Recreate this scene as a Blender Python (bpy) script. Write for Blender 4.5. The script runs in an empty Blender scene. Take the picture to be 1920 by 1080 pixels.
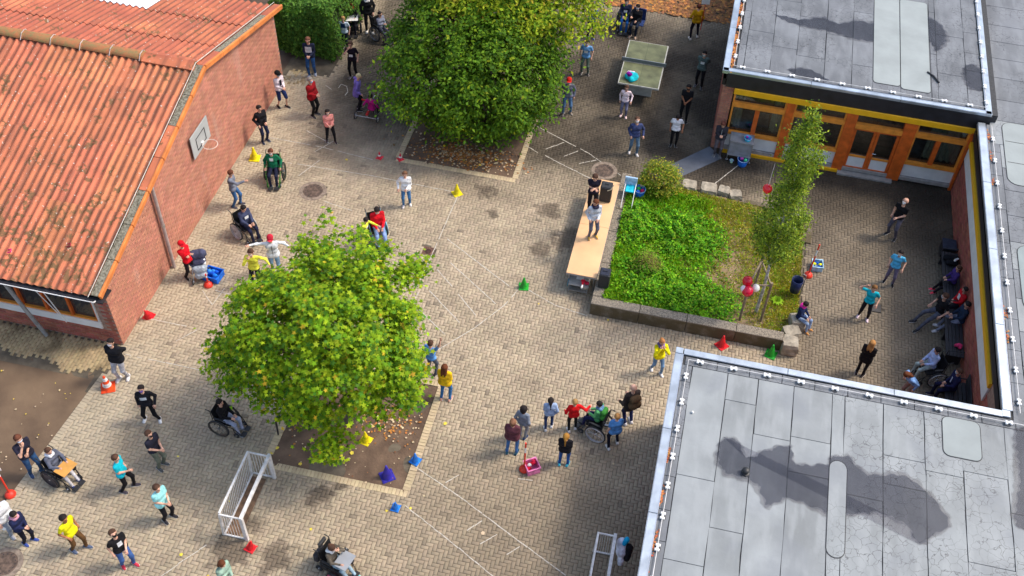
import bpy, math, random
import numpy as np
from mathutils import Matrix, Vector
R = math.radians
random.seed(7); rng = np.random.default_rng(7)
S = bpy.context.scene; C = S.collection
# ---------------------------------------------------------------- camera, light, exposure
cam = bpy.data.cameras.new('camera'); co = bpy.data.objects.new('camera', cam); C.objects.link(co)
cam.lens = 38.5619; cam.sensor_width = 36; cam.shift_x = -0.03489; cam.shift_y = -0.02574; cam.clip_end = 1500
co.matrix_world = Matrix([[0.976954, -0.184652, 0.107069, 0.0], [0.208165, 0.713322, -0.669208, 0.0], [0.047197, 0.676074, 0.735321, 25.0], [0, 0, 0, 1]]); S.camera = co
SUN = Vector((2.1, 0.95, 3.0)).normalized()
wd = bpy.data.worlds.new('World'); S.world = wd; wd.use_nodes = True
nt = wd.node_tree; bg = nt.nodes['Background']
sky = nt.nodes.new('ShaderNodeTexSky'); sky.sky_type = 'NISHITA'; sky.sun_disc = False
sky.sun_elevation = math.asin(SUN.z); sky.sun_rotation = math.atan2(SUN.x, SUN.y)
sky.air_density = 1.3; sky.dust_density = 3.0; sky.ozone_density = 1.0
nt.links.new(sky.outputs[0], bg.inputs[0]); bg.inputs[1].default_value = 0.15
sl = bpy.data.lights.new('sun', 'SUN'); so = bpy.data.objects.new('sun', sl); C.objects.link(so)
sl.energy = 1.75; sl.angle = R(10); sl.color = (1, .93, .82)
so.rotation_euler = SUN.to_track_quat('Z', 'Y').to_euler()
S.view_settings.view_transform = 'Standard'; S.view_settings.look = 'None'
S.view_settings.exposure = 0.80; S.view_settings.gamma = 1; S.view_settings.use_curve_mapping = False
S.render.engine = 'CYCLES'
# ---------------------------------------------------------------- materials
MC = {}
def lin(c):
    return tuple(((x/255)/12.92 if x/255 <= .04045 else ((x/255+.055)/1.055)**2.4) for x in c)
def mat(name, col, rough=.8, var=.12, scale=6, metal=0, bump=0., col2=None, rnd=0., coord='Object', spec=.5, detail=4, trans=0):
    if name in MC: return MC[name]
    m = bpy.data.materials.new(name); m.use_nodes = True; N = m.node_tree.nodes; L = m.node_tree.links
    b = N['Principled BSDF']; b.inputs['Roughness'].default_value = rough; b.inputs['Metallic'].default_value = metal
    b.inputs['Specular IOR Level'].default_value = spec
    tc = N.new('ShaderNodeTexCoord'); no = N.new('ShaderNodeTexNoise'); no.inputs['Scale'].default_value = scale; no.inputs['Detail'].default_value = detail
    L.new(tc.outputs[coord], no.inputs['Vector'])
    mx = N.new('ShaderNodeMix'); mx.data_type = 'RGBA'
    c2 = col2 if col2 else tuple(max(0, c*(1-2.2*var)) for c in col)
    c1 = col if col2 else tuple(min(1, c*(1+var)) for c in col)
    mr = N.new('ShaderNodeMapRange'); mr.inputs[1].default_value = .32; mr.inputs[2].default_value = .68
    L.new(no.outputs[0], mr.inputs[0]); L.new(mr.outputs[0], mx.inputs[0])
    mx.inputs[6].default_value = (*c2, 1); mx.inputs[7].default_value = (*c1, 1)
    out = mx.outputs[2]
    if rnd:
        oi = N.new('ShaderNodeObjectInfo'); at = N.new('ShaderNodeAttribute'); at.attribute_name = 'rnd'
        ad = N.new('ShaderNodeMath'); ad.operation = 'ADD'; L.new(oi.outputs['Random'], ad.inputs[0]); L.new(at.outputs['Fac'], ad.inputs[1])
        fr = N.new('ShaderNodeMath'); fr.operation = 'FRACT'; L.new(ad.outputs[0], fr.inputs[0])
        m2 = N.new('ShaderNodeMapRange'); m2.inputs[3].default_value = 1-rnd; m2.inputs[4].default_value = 1+rnd; L.new(fr.outputs[0], m2.inputs[0])
        hs = N.new('ShaderNodeHueSaturation'); L.new(m2.outputs[0], hs.inputs['Value']); L.new(out, hs.inputs['Color']); out = hs.outputs[0]
        m3 = N.new('ShaderNodeMapRange'); m3.inputs[3].default_value = .5-rnd*.05; m3.inputs[4].default_value = .5+rnd*.05
        f2 = N.new('ShaderNodeMath'); f2.operation = 'MULTIPLY'; f2.inputs[1].default_value = 7.3; L.new(fr.outputs[0], f2.inputs[0])
        f3 = N.new('ShaderNodeMath'); f3.operation = 'FRACT'; L.new(f2.outputs[0], f3.inputs[0]); L.new(f3.outputs[0], m3.inputs[0]); L.new(m3.outputs[0], hs.inputs['Hue'])
    L.new(out, b.inputs['Base Color'])
    if trans:
        b.inputs['Transmission Weight'].default_value = trans
    if bump:
        bu = N.new('ShaderNodeBump'); bu.inputs['Strength'].default_value = bump; bu.inputs['Distance'].default_value = .02
        n2 = N.new('ShaderNodeTexNoise'); n2.inputs['Scale'].default_value = scale*6; n2.inputs['Detail'].default_value = 5
        L.new(tc.outputs[coord], n2.inputs['Vector']); L.new(n2.outputs[0], bu.inputs['Height']); L.new(bu.outputs[0], b.inputs['Normal'])
    MC[name] = m; m['out'] = 1
    return m
def cloth(rgb, rough=.9):
    n = 'cloth_%02x%02x%02x' % tuple(rgb)
    return mat(n, lin(rgb), rough, .2, 7, bump=.35, spec=.25)
def nn(m): return m.node_tree.nodes, m.node_tree.links
def color_socket(m): return m.node_tree.nodes['Principled BSDF'].inputs['Base Color']
def mathn(N, L, op, a, b=None, c=None):
    n = N.new('ShaderNodeMath'); n.operation = op
    for i, v in enumerate((a, b, c)):
        if v is None: continue
        if isinstance(v, (int, float)): n.inputs[i].default_value = v
        else: L.new(v, n.inputs[i])
    return n.outputs[0]
def maprange(N, L, v, a, b, c=0., d=1., smooth=True):
    n = N.new('ShaderNodeMapRange'); n.inputs[1].default_value = a; n.inputs[2].default_value = b; n.inputs[3].default_value = c; n.inputs[4].default_value = d
    if smooth: n.interpolation_type = 'SMOOTHSTEP'
    L.new(v, n.inputs[0]); return n.outputs[0]
def mixc(N, L, f, a, b, blend='MIX'):
    n = N.new('ShaderNodeMix'); n.data_type = 'RGBA'; n.blend_type = blend
    if isinstance(f, (int, float)): n.inputs[0].default_value = f
    else: L.new(f, n.inputs[0])
    for i, v in ((6, a), (7, b)):
        if isinstance(v, tuple): n.inputs[i].default_value = (*v, 1)
        else: L.new(v, n.inputs[i])
    return n.outputs[2]
def noise(N, L, vec, scale, detail=4, out=0):
    n = N.new('ShaderNodeTexNoise'); n.inputs['Scale'].default_value = scale; n.inputs['Detail'].default_value = detail
    L.new(vec, n.inputs['Vector']); return n.outputs[out]
def worldpos(N): return N.new('ShaderNodeNewGeometry').outputs['Position']
def overlay(m, layers):
    """mix extra colours over the base: layers = [(builder(N,L)->factor, colour)]"""
    N, L = nn(m); s = color_socket(m); cur = s.links[0].from_socket
    for fb, col in layers:
        cur = mixc(N, L, fb(N, L), cur, col)
    L.new(cur, s)
def blob(N, L, spots, edge=.35, nscale=2.5):
    """stain mask: max over (x,y,r[,stretchx]) of a noisy-edged disc, world coordinates"""
    p = worldpos(N); wob = noise(N, L, p, nscale, 5); tot = None
    for x, y, r in spots:
        v = N.new('ShaderNodeVectorMath'); v.operation = 'DISTANCE'; 
        mm = N.new('ShaderNodeVectorMath'); mm.operation = 'MULTIPLY'; mm.inputs[1].default_value = (1, 1, 0); L.new(p, mm.inputs[0])
        L.new(mm.outputs[0], v.inputs[0]); v.inputs[1].default_value = (x, y, 0)
        d = mathn(N, L, 'DIVIDE', v.outputs['Value'], r)
        d = mathn(N, L, 'ADD', d, mathn(N, L, 'MULTIPLY', mathn(N, L, 'SUBTRACT', wob, .5), 3.6))
        f = maprange(N, L, d, 1+edge, 1-edge)
        tot = f if tot is None else mathn(N, L, 'MAXIMUM', tot, f)
    return tot
# ---------------------------------------------------------------- mesh helpers
def mesh_from(name, V, F, mats=(), mi=None, rnd=None, smooth=False):
    me = bpy.data.meshes.new(name)
    V = np.asarray(V, np.float32).reshape(-1, 3)
    if isinstance(F, np.ndarray):
        n = F.shape[1]; nf = len(F)
        me.vertices.add(len(V)); me.vertices.foreach_set('co', V.ravel())
        me.loops.add(nf*n); me.loops.foreach_set('vertex_index', F.astype(np.int32).ravel())
        me.polygons.add(nf); me.polygons.foreach_set('loop_start', np.arange(0, nf*n, n, dtype=np.int32))
        try: me.polygons.foreach_set('loop_total', np.full(nf, n, np.int32))
        except Exception: pass
        me.update(calc_edges=True)
    else:
        me.from_pydata([tuple(map(float, v)) for v in V], [], F); me.update()
    for m in mats: me.materials.append(m)
    if mi is not None: me.polygons.foreach_set('material_index', np.asarray(mi, np.int32))
    if rnd is not None:
        a = me.attributes.new('rnd', 'FLOAT', 'FACE'); a.data.foreach_set('value', np.asarray(rnd, np.float32))
    if smooth: me.polygons.foreach_set('use_smooth', np.ones(len(me.polygons), bool))
    me.validate()
    return me
def link(name, me, parent=None, loc=None, rz=None, **props):
    o = bpy.data.objects.new(name, me); C.objects.link(o)
    if parent is not None: o.parent = parent
    if loc is not None: o.location = loc
    if rz is not None: o.rotation_euler = (0, 0, rz)
    for k, v in props.items(): o[k] = v
    return o
def thing(name, label, cat, loc=(0, 0, 0), rz=0, group=None, me=None):
    o = link(name, me, None, loc if len(loc) == 3 else (*loc, 0), rz, label=label, category=cat)
    if group: o['group'] = group
    return o
class MB:
    def __init__(s): s.V = []; s.F = []; s.M = []; s.mats = []
    def _m(s, m):
        if m is None: return 0
        if m not in s.mats: s.mats.append(m)
        return s.mats.index(m)
    def add(s, V, F, m=None):
        b = len(s.V); s.V += [tuple(v) for v in V]; s.F += [tuple(i+b for i in f) for f in F]; k = s._m(m); s.M += [k]*len(F); return s
    def box(s, c, d, m=None, rz=0, bev=0, taper=1., rot=None):
        hx, hy, hz = d[0]/2, d[1]/2, d[2]/2
        P = [(sx*hx*(taper if sz > 0 else 1), sy*hy*(taper if sz > 0 else 1), sz*hz) for sz in (-1, 1) for sx, sy in ((-1, -1), (1, -1), (1, 1), (-1, 1))]
        F = [(3, 2, 1, 0), (4, 5, 6, 7), (0, 1, 5, 4), (1, 2, 6, 5), (2, 3, 7, 6), (3, 0, 4, 7)]
        if bev:
            b = min(bev, hx*.45, hy*.45, hz*.45); P = []
            for z, k in ((-hz, b), (-hz+b, 0), (hz-b, 0), (hz, b)):
                for x, y in ((-1, -1), (1, -1), (1, 1), (-1, 1)):
                    X, Y = x*(hx-k), y*(hy-k)
                    # two verts per corner for vertical chamfer
                    if (x, y) in ((-1, -1), (1, 1)): P += [(X, y*(hy-k-b), z), (x*(hx-k-b), Y, z)]
                    else: P += [(x*(hx-k-b), Y, z), (X, y*(hy-k-b), z)]
            F = [tuple(range(7, -1, -1)), tuple(range(24, 32))]
            for r in range(3):
                for i in range(8):
                    j = (i+1) % 8; F.append((r*8+i, r*8+j, r*8+8+j, r*8+8+i))
        q = Matrix.Rotation(rz, 3, 'Z') if rot is None else rot
        P = [tuple(q @ Vector(p)+Vector(c)) for p in P]
        return s.add(P, F, m)
    def tube(s, pts, r, m=None, n=8, cap=True, r2=None):
        pts = [Vector(p) for p in pts]; k = len(pts); V = []; prev = None
        rs = r if isinstance(r, (list, tuple)) else [r if r2 is None else r+(r2-r)*i/(k-1) for i in range(k)]
        for i, p in enumerate(pts):
            t = (pts[min(i+1, k-1)]-pts[max(i-1, 0)]).normalized()
            if prev is None:
                a = t.cross(Vector((0, 0, 1)))
                if a.length < .1: a = t.cross(Vector((1, 0, 0)))
            else: a = prev - t*prev.dot(t)
            a.normalize(); prev = a; b = t.cross(a)
            V += [tuple(p+(a*math.cos(2*math.pi*j/n)+b*math.sin(2*math.pi*j/n))*rs[i]) for j in range(n)]
        F = [(i*n+j, i*n+(j+1) % n, (i+1)*n+(j+1) % n, (i+1)*n+j) for i in range(k-1) for j in range(n)]
        if cap: F += [tuple(range(n-1, -1, -1)), tuple((k-1)*n+j for j in range(n))]
        return s.add(V, F, m)
    def lathe(s, prof, m=None, n=16, c=(0, 0, 0), axis='Z', cap=True):
        V = []
        for r, z in prof:
            for j in range(n):
                a = 2*math.pi*j/n; x, y = r*math.cos(a), r*math.sin(a)
                V.append((c[0]+x, c[1]+y, c[2]+z) if axis == 'Z' else ((c[0]+z, c[1]+x, c[2]+y) if axis == 'X' else (c[0]+x, c[1]+z, c[2]+y)))
        k = len(prof); F = [(i*n+j, i*n+(j+1) % n, (i+1)*n+(j+1) % n, (i+1)*n+j) for i in range(k-1) for j in range(n)]
        if cap: F += [tuple(range(n-1, -1, -1)), tuple((k-1)*n+j for j in range(n))]
        return s.add(V, F, m)
    def prism(s, poly, z0, z1, m=None):
        n = len(poly); V = [(x, y, z0) for x, y in poly]+[(x, y, z1) for x, y in poly]
        return s.add(V, [tuple(range(n-1, -1, -1)), tuple(range(n, 2*n))]+[(i, (i+1) % n, n+(i+1) % n, n+i) for i in range(n)], m)
    def ball(s, c, r, m=None, n=12, k=7, sq=(1, 1, 1)):
        V = []; F = []
        for i in range(k+1):
            t = math.pi*i/k
            for j in range(n):
                a = 2*math.pi*j/n; V.append((c[0]+r*sq[0]*math.sin(t)*math.cos(a), c[1]+r*sq[1]*math.sin(t)*math.sin(a), c[2]+r*sq[2]*math.cos(t)))
        for i in range(k):
            for j in range(n): F.append((i*n+j, (i+1)*n+j, (i+1)*n+(j+1) % n, i*n+(j+1) % n))
        return s.add(V, F, m)
    def mesh(s, name, smooth=False):
        me = bpy.data.meshes.new(name); me.from_pydata(s.V, [], s.F)
        for m in s.mats: me.materials.append(m)
        if len(s.mats) > 1: me.polygons.foreach_set('material_index', s.M)
        if smooth: me.polygons.foreach_set('use_smooth', [True]*len(s.F)); 
        me.validate(); me.update()
        return me
    def obj(s, name, parent=None, loc=None, rz=None, smooth=False, **pr):
        return link(name, s.mesh(name, smooth), parent, loc, rz, **pr)
def copy_tree(o, parent=None):
    c = o.copy(); C.objects.link(c)
    if parent is not None: c.parent = parent
    for ch in list(o.children): copy_tree(ch, c)
    return c
# ---------------------------------------------------------------- base materials
m_joint = mat('joint_sand', (.125, .10, .07), .95, .2, 3, bump=.3)
m_paver = mat('concrete_paver', (.39, .31, .213), .85, .08, 1.2, rnd=.12, bump=.25)
m_yel = mat('sand_coloured_paver', (.50, .39, .24), .85, .10, 2, rnd=.12, bump=.25)
m_soil = mat('bare_soil', (.15, .098, .066), .95, .25, 1.5, bump=.8, col2=(.075, .05, .035), detail=10)
m_brick = mat('red_brick', (.46, .185, .12), .85, .08, 3, rnd=.15, bump=.25)
m_mortar = mat('brick_mortar', (.34, .22, .17), .95, .15, 8)
m_ctile = mat('terracotta_corrugated', (.56, .165, .072), .75, .14, 1.3, rnd=.14, bump=.2)
m_orange = mat('orange_stained_wood', (.62, .115, .014), .45, .12, 5)
m_orange2 = mat('light_orange_wood', (.78, .27, .035), .45, .1, 5)
m_yellow = mat('yellow_paint', (.86, .43, .008), .45, .04, 5)
m_white = mat('white_panel', (.74, .72, .70), .6, .05, 3)
m_black = mat('black_fascia', (.018, .017, .022), .5, .2, 3)
m_zinc = mat('zinc_sheet', (.52, .57, .62), .32, .12, 2.5, metal=.7, bump=.12)
m_steel = mat('galvanised_steel', (.45, .45, .45), .4, .1, 8, metal=.8)
m_whitemetal = mat('white_painted_metal', (.70, .67, .65), .5, .12, 8)
m_blackp = mat('black_plastic', (.02, .02, .022), .5, .1, 8)
m_rubber = mat('rubber_tyre', (.025, .025, .027), .85, .1, 8)
m_chrome = mat('bright_metal', (.6, .6, .62), .25, .05, 8, metal=.9)
m_glass = mat('window_glass', (.03, .03, .035), .06, .1, 3, spec=.8)
m_conc = mat('exposed_aggregate', (.30, .25, .19), .9, .35, 40, bump=.6, detail=8)
m_stone = mat('pale_boulder', (.36, .31, .24), .9, .2, 5, bump=.7)
m_table = mat('beech_tabletop', (.74, .44, .22), .5, .07, 1.2)
m_lead = mat('trunk_bark', (.16, .12, .085), .9, .2, 12, bump=.6)
m_chalk = mat('road_chalk', (.52, .47, .40), .95, .05, 12)
# pavers: grime, stains, north and court shade painted into the colour
def stain_spots(N, L):
    return mathn(N, L, 'MULTIPLY', blob(N, L, [(*(-8.021, 11.451), .38), (*(-9.208, 11.314), .42), (*(-8.882, 12.141), .25), (*(-1.528, 13.680), .01), (*(-7.204, 13.809), .22), (*(-3.294, 23.801), .5), (*(-4.057, 24.959), .35), (*(-13.829, 12.603), .01), (*(-3.932, 23.158), .3), (*(-7.574, 13.236), .3), (*(-5.780, 24.379), .2), (*(-6.272, 25.273), .3)], .45, 3), .72)
def north_shade(N, L):  # shade at the north end, painted into the paver colour
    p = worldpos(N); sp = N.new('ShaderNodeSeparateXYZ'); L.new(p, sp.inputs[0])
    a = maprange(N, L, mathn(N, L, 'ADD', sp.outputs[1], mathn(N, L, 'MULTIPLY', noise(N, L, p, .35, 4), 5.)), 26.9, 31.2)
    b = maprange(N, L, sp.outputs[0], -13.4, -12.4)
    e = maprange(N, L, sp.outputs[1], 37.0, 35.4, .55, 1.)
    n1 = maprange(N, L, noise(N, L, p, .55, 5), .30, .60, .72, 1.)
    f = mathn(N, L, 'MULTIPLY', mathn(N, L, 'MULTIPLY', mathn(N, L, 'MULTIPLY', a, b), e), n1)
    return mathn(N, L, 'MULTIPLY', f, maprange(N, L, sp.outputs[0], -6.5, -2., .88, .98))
def court_shade(N, L):  # shade of the right court painted in, deeper toward north and east walls
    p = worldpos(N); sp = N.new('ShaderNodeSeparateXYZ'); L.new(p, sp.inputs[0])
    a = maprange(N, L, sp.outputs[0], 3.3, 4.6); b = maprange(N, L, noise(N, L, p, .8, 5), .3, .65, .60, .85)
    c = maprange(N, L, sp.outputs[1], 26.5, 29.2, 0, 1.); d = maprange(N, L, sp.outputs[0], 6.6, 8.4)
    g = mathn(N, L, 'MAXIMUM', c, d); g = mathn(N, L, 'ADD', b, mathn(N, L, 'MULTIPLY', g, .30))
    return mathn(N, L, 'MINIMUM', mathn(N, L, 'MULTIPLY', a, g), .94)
def grime(N, L):
    p = worldpos(N)
    return mathn(N, L, 'MULTIPLY', maprange(N, L, noise(N, L, p, .45, 8), .52, .72), .28)
def grime2(N, L):
    p = worldpos(N)
    return mathn(N, L, 'MULTIPLY', maprange(N, L, noise(N, L, p, 1.9, 8), .60, .74), .25)
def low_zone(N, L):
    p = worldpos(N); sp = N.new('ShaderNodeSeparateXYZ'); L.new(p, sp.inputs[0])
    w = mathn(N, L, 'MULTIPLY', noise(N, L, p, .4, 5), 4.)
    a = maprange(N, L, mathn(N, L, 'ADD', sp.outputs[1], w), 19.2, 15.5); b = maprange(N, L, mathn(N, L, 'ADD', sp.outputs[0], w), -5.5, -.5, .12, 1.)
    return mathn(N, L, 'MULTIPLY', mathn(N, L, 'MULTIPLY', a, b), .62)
def wallstrip(N, L):
    p = worldpos(N); sp = N.new('ShaderNodeSeparateXYZ'); L.new(p, sp.inputs[0])
    return mathn(N, L, 'MULTIPLY', maprange(N, L, sp.outputs[0], -13.3, -13.9), .35)
def oddpavers(N, L):
    oi = N.new('ShaderNodeObjectInfo'); at = N.new('ShaderNodeAttribute'); at.attribute_name = 'rnd'
    f = mathn(N, L, 'FRACT', mathn(N, L, 'MULTIPLY', mathn(N, L, 'ADD', oi.outputs['Random'], at.outputs['Fac']), 31.7))
    return mathn(N, L, 'MULTIPLY', mathn(N, L, 'GREATER_THAN', f, .987), .6)
overlay(m_paver, [(oddpavers, (.13, .10, .075)), (grime, (.22, .165, .11)), (grime2, (.16, .12, .08)), (court_shade, (.15, .115, .078)), (wallstrip, (.46, .39, .28)), (low_zone, (.17, .13, .085)), (north_shade, (.028, .019, .011)), (stain_spots, (.075, .052, .036))])
def yel_dirt(N, L):
    p = worldpos(N); return mathn(N, L, 'MULTIPLY', maprange(N, L, noise(N, L, p, 1.3, 8), .48, .68), .7)
m_yel2 = mat('mossy_yellow_paver', (.37, .275, .15), .85, .10, 2, rnd=.12, bump=.25)
overlay(m_yel2, [(yel_dirt, (.09, .055, .025))])
def chalkmarks(N, L):
    p = worldpos(N); mp = N.new('ShaderNodeMapping'); mp.inputs['Scale'].default_value = (1, 1.2, .35); mp.inputs['Rotation'].default_value = (.7, 0, 0); L.new(p, mp.inputs[0])
    return mathn(N, L, 'MULTIPLY', maprange(N, L, noise(N, L, mp.outputs[0], 1.6, 10), .56, .78), .28)
overlay(m_brick, [(chalkmarks, (.55, .40, .34))])
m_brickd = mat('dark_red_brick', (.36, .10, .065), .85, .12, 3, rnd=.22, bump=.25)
def moss(N, L):
    p = worldpos(N); sp = N.new('ShaderNodeSeparateXYZ'); L.new(p, sp.inputs[0]); lo_ = maprange(N, L, sp.outputs[1], 21.0, 16.5, 0., .12, False)
    a = maprange(N, L, mathn(N, L, 'ADD', noise(N, L, p, 2.3, 10), lo_), .57, .66); b = maprange(N, L, noise(N, L, p, 8, 6), .42, .56)
    return mathn(N, L, 'MULTIPLY', mathn(N, L, 'MULTIPLY', a, b), .85)
def lich(N, L):
    p = worldpos(N); return mathn(N, L, 'MULTIPLY', maprange(N, L, noise(N, L, p, 13, 3), .665, .72), .8)
def trough(N, L):   # dirt lies in the valleys of the corrugation
    tc = N.new('ShaderNodeTexCoord'); sp = N.new('ShaderNodeSeparateXYZ'); L.new(tc.outputs['Object'], sp.inputs[0])
    a = maprange(N, L, sp.outputs[2], -.006, -.030); p = worldpos(N)
    b = maprange(N, L, noise(N, L, p, 1.1, 8), .32, .56, .35, 1.)
    return mathn(N, L, 'MULTIPLY', mathn(N, L, 'MULTIPLY', a, b), .8)
def runs(N, L):
    p = worldpos(N); mp = N.new('ShaderNodeMapping'); mp.inputs['Scale'].default_value = (5.5, .35, .35); L.new(p, mp.inputs[0])
    return mathn(N, L, 'MULTIPLY', maprange(N, L, noise(N, L, mp.outputs[0], 1.0, 9), .50, .68), .62)
def farslope(N, L):
    p = worldpos(N); sp = N.new('ShaderNodeSeparateXYZ'); L.new(p, sp.inputs[0]); a = maprange(N, L, sp.outputs[1], 23.6, 23.8)
    return mathn(N, L, 'MULTIPLY', a, maprange(N, L, noise(N, L, p, .8, 8), .3, .6, .25, .75))
overlay(m_ctile, [(runs, (.20, .065, .035)), (farslope, (.30, .07, .04)), (trough, (.13, .05, .028)), (moss, (.10, .062, .018)), (lich, (.58, .50, .42))])
# ---------------------------------------------------------------- ground
def plane(name, x0, y0, x1, y1, z, m, parent=None, **p):
    return link(name, mesh_from(name, [(x0, y0, z), (x1, y0, z), (x1, y1, z), (x0, y1, z)], [(0, 1, 2, 3)], [m]), parent, **p)
plane('ground', -400, -400, 400, 500, -.10, m_soil, kind='structure')
def soil_patch(name, x0, y0, x1, y1, n, z, amp, m, fn=None):
    xs = np.linspace(x0, x1, n); ys = np.linspace(y0, y1, n); X, Y = np.meshgrid(xs, ys)
    Z = np.full_like(X, z)
    for k in range(14):
        a = rng.uniform(0, 6.28); f = rng.uniform(.8, 6); Z += amp*np.sin((X*math.cos(a)+Y*math.sin(a))*f*2+rng.uniform(0, 6))/f/1.5
    if fn is not None: Z = Z+fn(X, Y)
    V = np.stack([X, Y, Z], -1).reshape(-1, 3); i = np.arange(n-1); I, J = np.meshgrid(i, i); a = (J*n+I).ravel()
    F = np.stack([a, a+1, a+n+1, a+n], -1)
    return link(name, mesh_from(name, V, F, [m], smooth=True), None, kind='structure')
XL = -14.62
m_dirt = mat('trodden_earth', (.19, .125, .075), .95, .2, .8, bump=.8, col2=(.10, .062, .038), detail=10)
soil_patch('earth_yard', -26, 2, -14.0, 16.0, 90, -.035, .010, m_dirt)
court = plane('courtyard', -14.9, -5, 14, 60, -.025, m_joint, kind='structure')
# soil in the two tree beds
B1 = (-9.36, 13.78, -5.47, 17.55); B2 = (-9.55, 25.95, -5.43, 31.6)
m_bsoil = mat('bed_soil', (.165, .105, .068), .95, .25, 2.2, bump=.9, col2=(.085, .052, .034), detail=10)
for b in (B1, B2): soil_patch('bed_earth', b[0]+.1, b[1]+.1, b[2]-.1, b[3]-.1, 60, -.012, .012, m_bsoil)
# raised bed soil
RB = (-2.03, 20.96, 4.1, 26.95)
def rbz(X, Y): return np.clip((4.0-X)/5.6, 0, 1)*.34+.02
m_rsoil = mat('dry_bed_soil', (.25, .175, .10), .95, .25, 1.6, bump=.9, col2=(.17, .115, .05), detail=10)
soil_patch('raised_bed_earth', RB[0]+.1, RB[1]+.1, RB[2], RB[3]-.1, 80, 0, .02, m_rsoil, rbz)
# ------------- herringbone pavers, real stones
def inside(x, y):
    ok = (x > XL+.02) & (y > 5) & (y < 37.3)
    dl = (y < 15.55) & (x < -14.62-(15.55-y)*.1+0.0)
    ok = (((x > XL-.12) & (y > 16.5)) | ((x > XL+.02) & (y <= 16.5)) | ((y < 15.5) & (x > -14.62-(15.55-y)*.1))) & (y > 5) & (y < 37.0+.35*np.sin(x*1.7)+.2*np.sin(x*4.1))
    for b in (B1, B2): ok &= ~((x > b[0]+.07) & (x < b[2]-.07) & (y > b[1]+.07) & (y < (b[3]-.07 if b is B1 else 30.83)))
    ok &= ~((x > RB[0]+.12) & (x < RB[2]+.07) & (y > RB[1]+.12) & (y < RB[3]-.1))
    ok &= ~((x > .9) & (y < 17.6)); ok &= x < 9.0
    ok &= ~((x > .82) & (y > 29.55))
    ok &= ~((x < -13.2) & (y > 29.6))
    for cx, cy, r in MAN: ok &= np.hypot(x-cx, y-cy) > r-.05
    ok &= ~((abs(x-DR[0]) < .2) & (abs(y-DR[1]) < .2))
    ok &= ~((abs(x-DR2[0]) < .17) & (abs(y-DR2[1]) < .17))
    return ok
MAN = [(*(-11.683, 23.890), .44), (*(-2.661, 27.301), .44), (*(-14.294, 9.779), .44)]
DR = (-7.331, 22.252); DR2 = (6.431, 23.395)
def paver_mesh(hx, hy, h=.045, b=.003, gap=.0048):
    V = []
    for z, k in ((-h, 0), (-b, 0), (0, b)):
        V += [(sx*(hx-gap-k), sy*(hy-gap-k), z) for sx, sy in ((-1, -1), (1, -1), (1, 1), (-1, 1))]
    F = [(8, 9, 10, 11)]
    for r in (0, 4): F += [(r+i, r+(i+1) % 4, r+4+(i+1) % 4, r+4+i) for i in range(4)]
    return np.array(V), F
def lay(name, pts, hx, hy, parent, m, nparts=300, single='paver', tilt=.006, h=.045, b=.003, gap=.0048, rank=None, zf=None):
    """pts: (n,2) centres; the nparts nearest are objects, the rest one part"""
    V0, F0 = paver_mesh(hx, hy, h, b, gap); pts = np.asarray(pts)
    me = mesh_from(single, V0, F0, [m])
    if nparts:
        order = np.argsort(rank); one = order[:nparts]; rest = order[nparts:]
        for i in one:
            o = link(single, me, parent, (pts[i, 0], pts[i, 1], (rng.uniform(-.003, .002) if zf is None else zf(pts[i]))))
            o.rotation_euler = (rng.normal(0, tilt), rng.normal(0, tilt), 0)
    else: rest = np.arange(len(pts))
    n = len(rest)
    if n == 0: return
    V = np.repeat(V0[None], n, 0); tx = rng.normal(0, tilt, n)[:, None]; ty = rng.normal(0, tilt, n)[:, None]
    Z = V[..., 2]+V[..., 0]*tx+V[..., 1]*ty+rng.uniform(-.004, .003, n)[:, None]
    V = np.stack([V[..., 0]+pts[rest, 0][:, None], V[..., 1]+pts[rest, 1][:, None], Z], -1)
    F = (np.array(F0)[None]+(np.arange(n)*12)[:, None, None])
    rn = np.repeat(rng.uniform(0, 1, n), len(F0))
    link(name, mesh_from(name, V.reshape(-1, 3), F.reshape(-1, 4), [m], rnd=rn), parent, kind='stuff')
P_ = .1
i = np.arange(-152, 92); j = np.arange(60, 378); I, J = np.meshgrid(i, j); d = (I-J) % 4
hm = d == 0; vm = d == 3
H_ = np.stack([(I[hm]+1)*P_, (J[hm]+.5)*P_], -1); V_ = np.stack([(I[vm]+.5)*P_, (J[vm]+1)*P_], -1)
H_ = H_[inside(H_[:, 0], H_[:, 1])]; V_ = V_[inside(V_[:, 0], V_[:, 1])]
camp = np.array(co.matrix_world.translation); fw = -np.array(co.matrix_world.col[2])[:3]
def rankf(p):
    dd = np.hypot(p[:, 0]-camp[0], p[:, 1]-camp[1]); q = p[:, 1] < 9.35+.0*p[:, 0]
    dd = dd+q*100+((p[:, 0] < -12.5) | (p[:, 0] > -.9))*50
    return dd
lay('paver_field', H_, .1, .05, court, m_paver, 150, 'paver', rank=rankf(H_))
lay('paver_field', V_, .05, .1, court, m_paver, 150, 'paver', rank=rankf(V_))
# yellow brick path along the south wall, running bond
path = plane('garden_path', -24, 15.3, XL, 16.62, -.03, m_joint, kind='structure')
pp = []
for c in range(-240, int(XL*10)):
    for r in range(0, 7):
        x = c*.1+.05; y = 16.52-r*.2-(.1 if c % 2 else 0)
        lim = 15.62+.12*math.sin(x*1.3)+.1*math.sin(x*3.7)
        if y > lim and x > -18.9: pp.append((x, y))
pp = np.array(pp); lay('path_paver_field', pp, .05, .1, path, m_yel2, 0, 'path_paver', tilt=.02)
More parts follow.
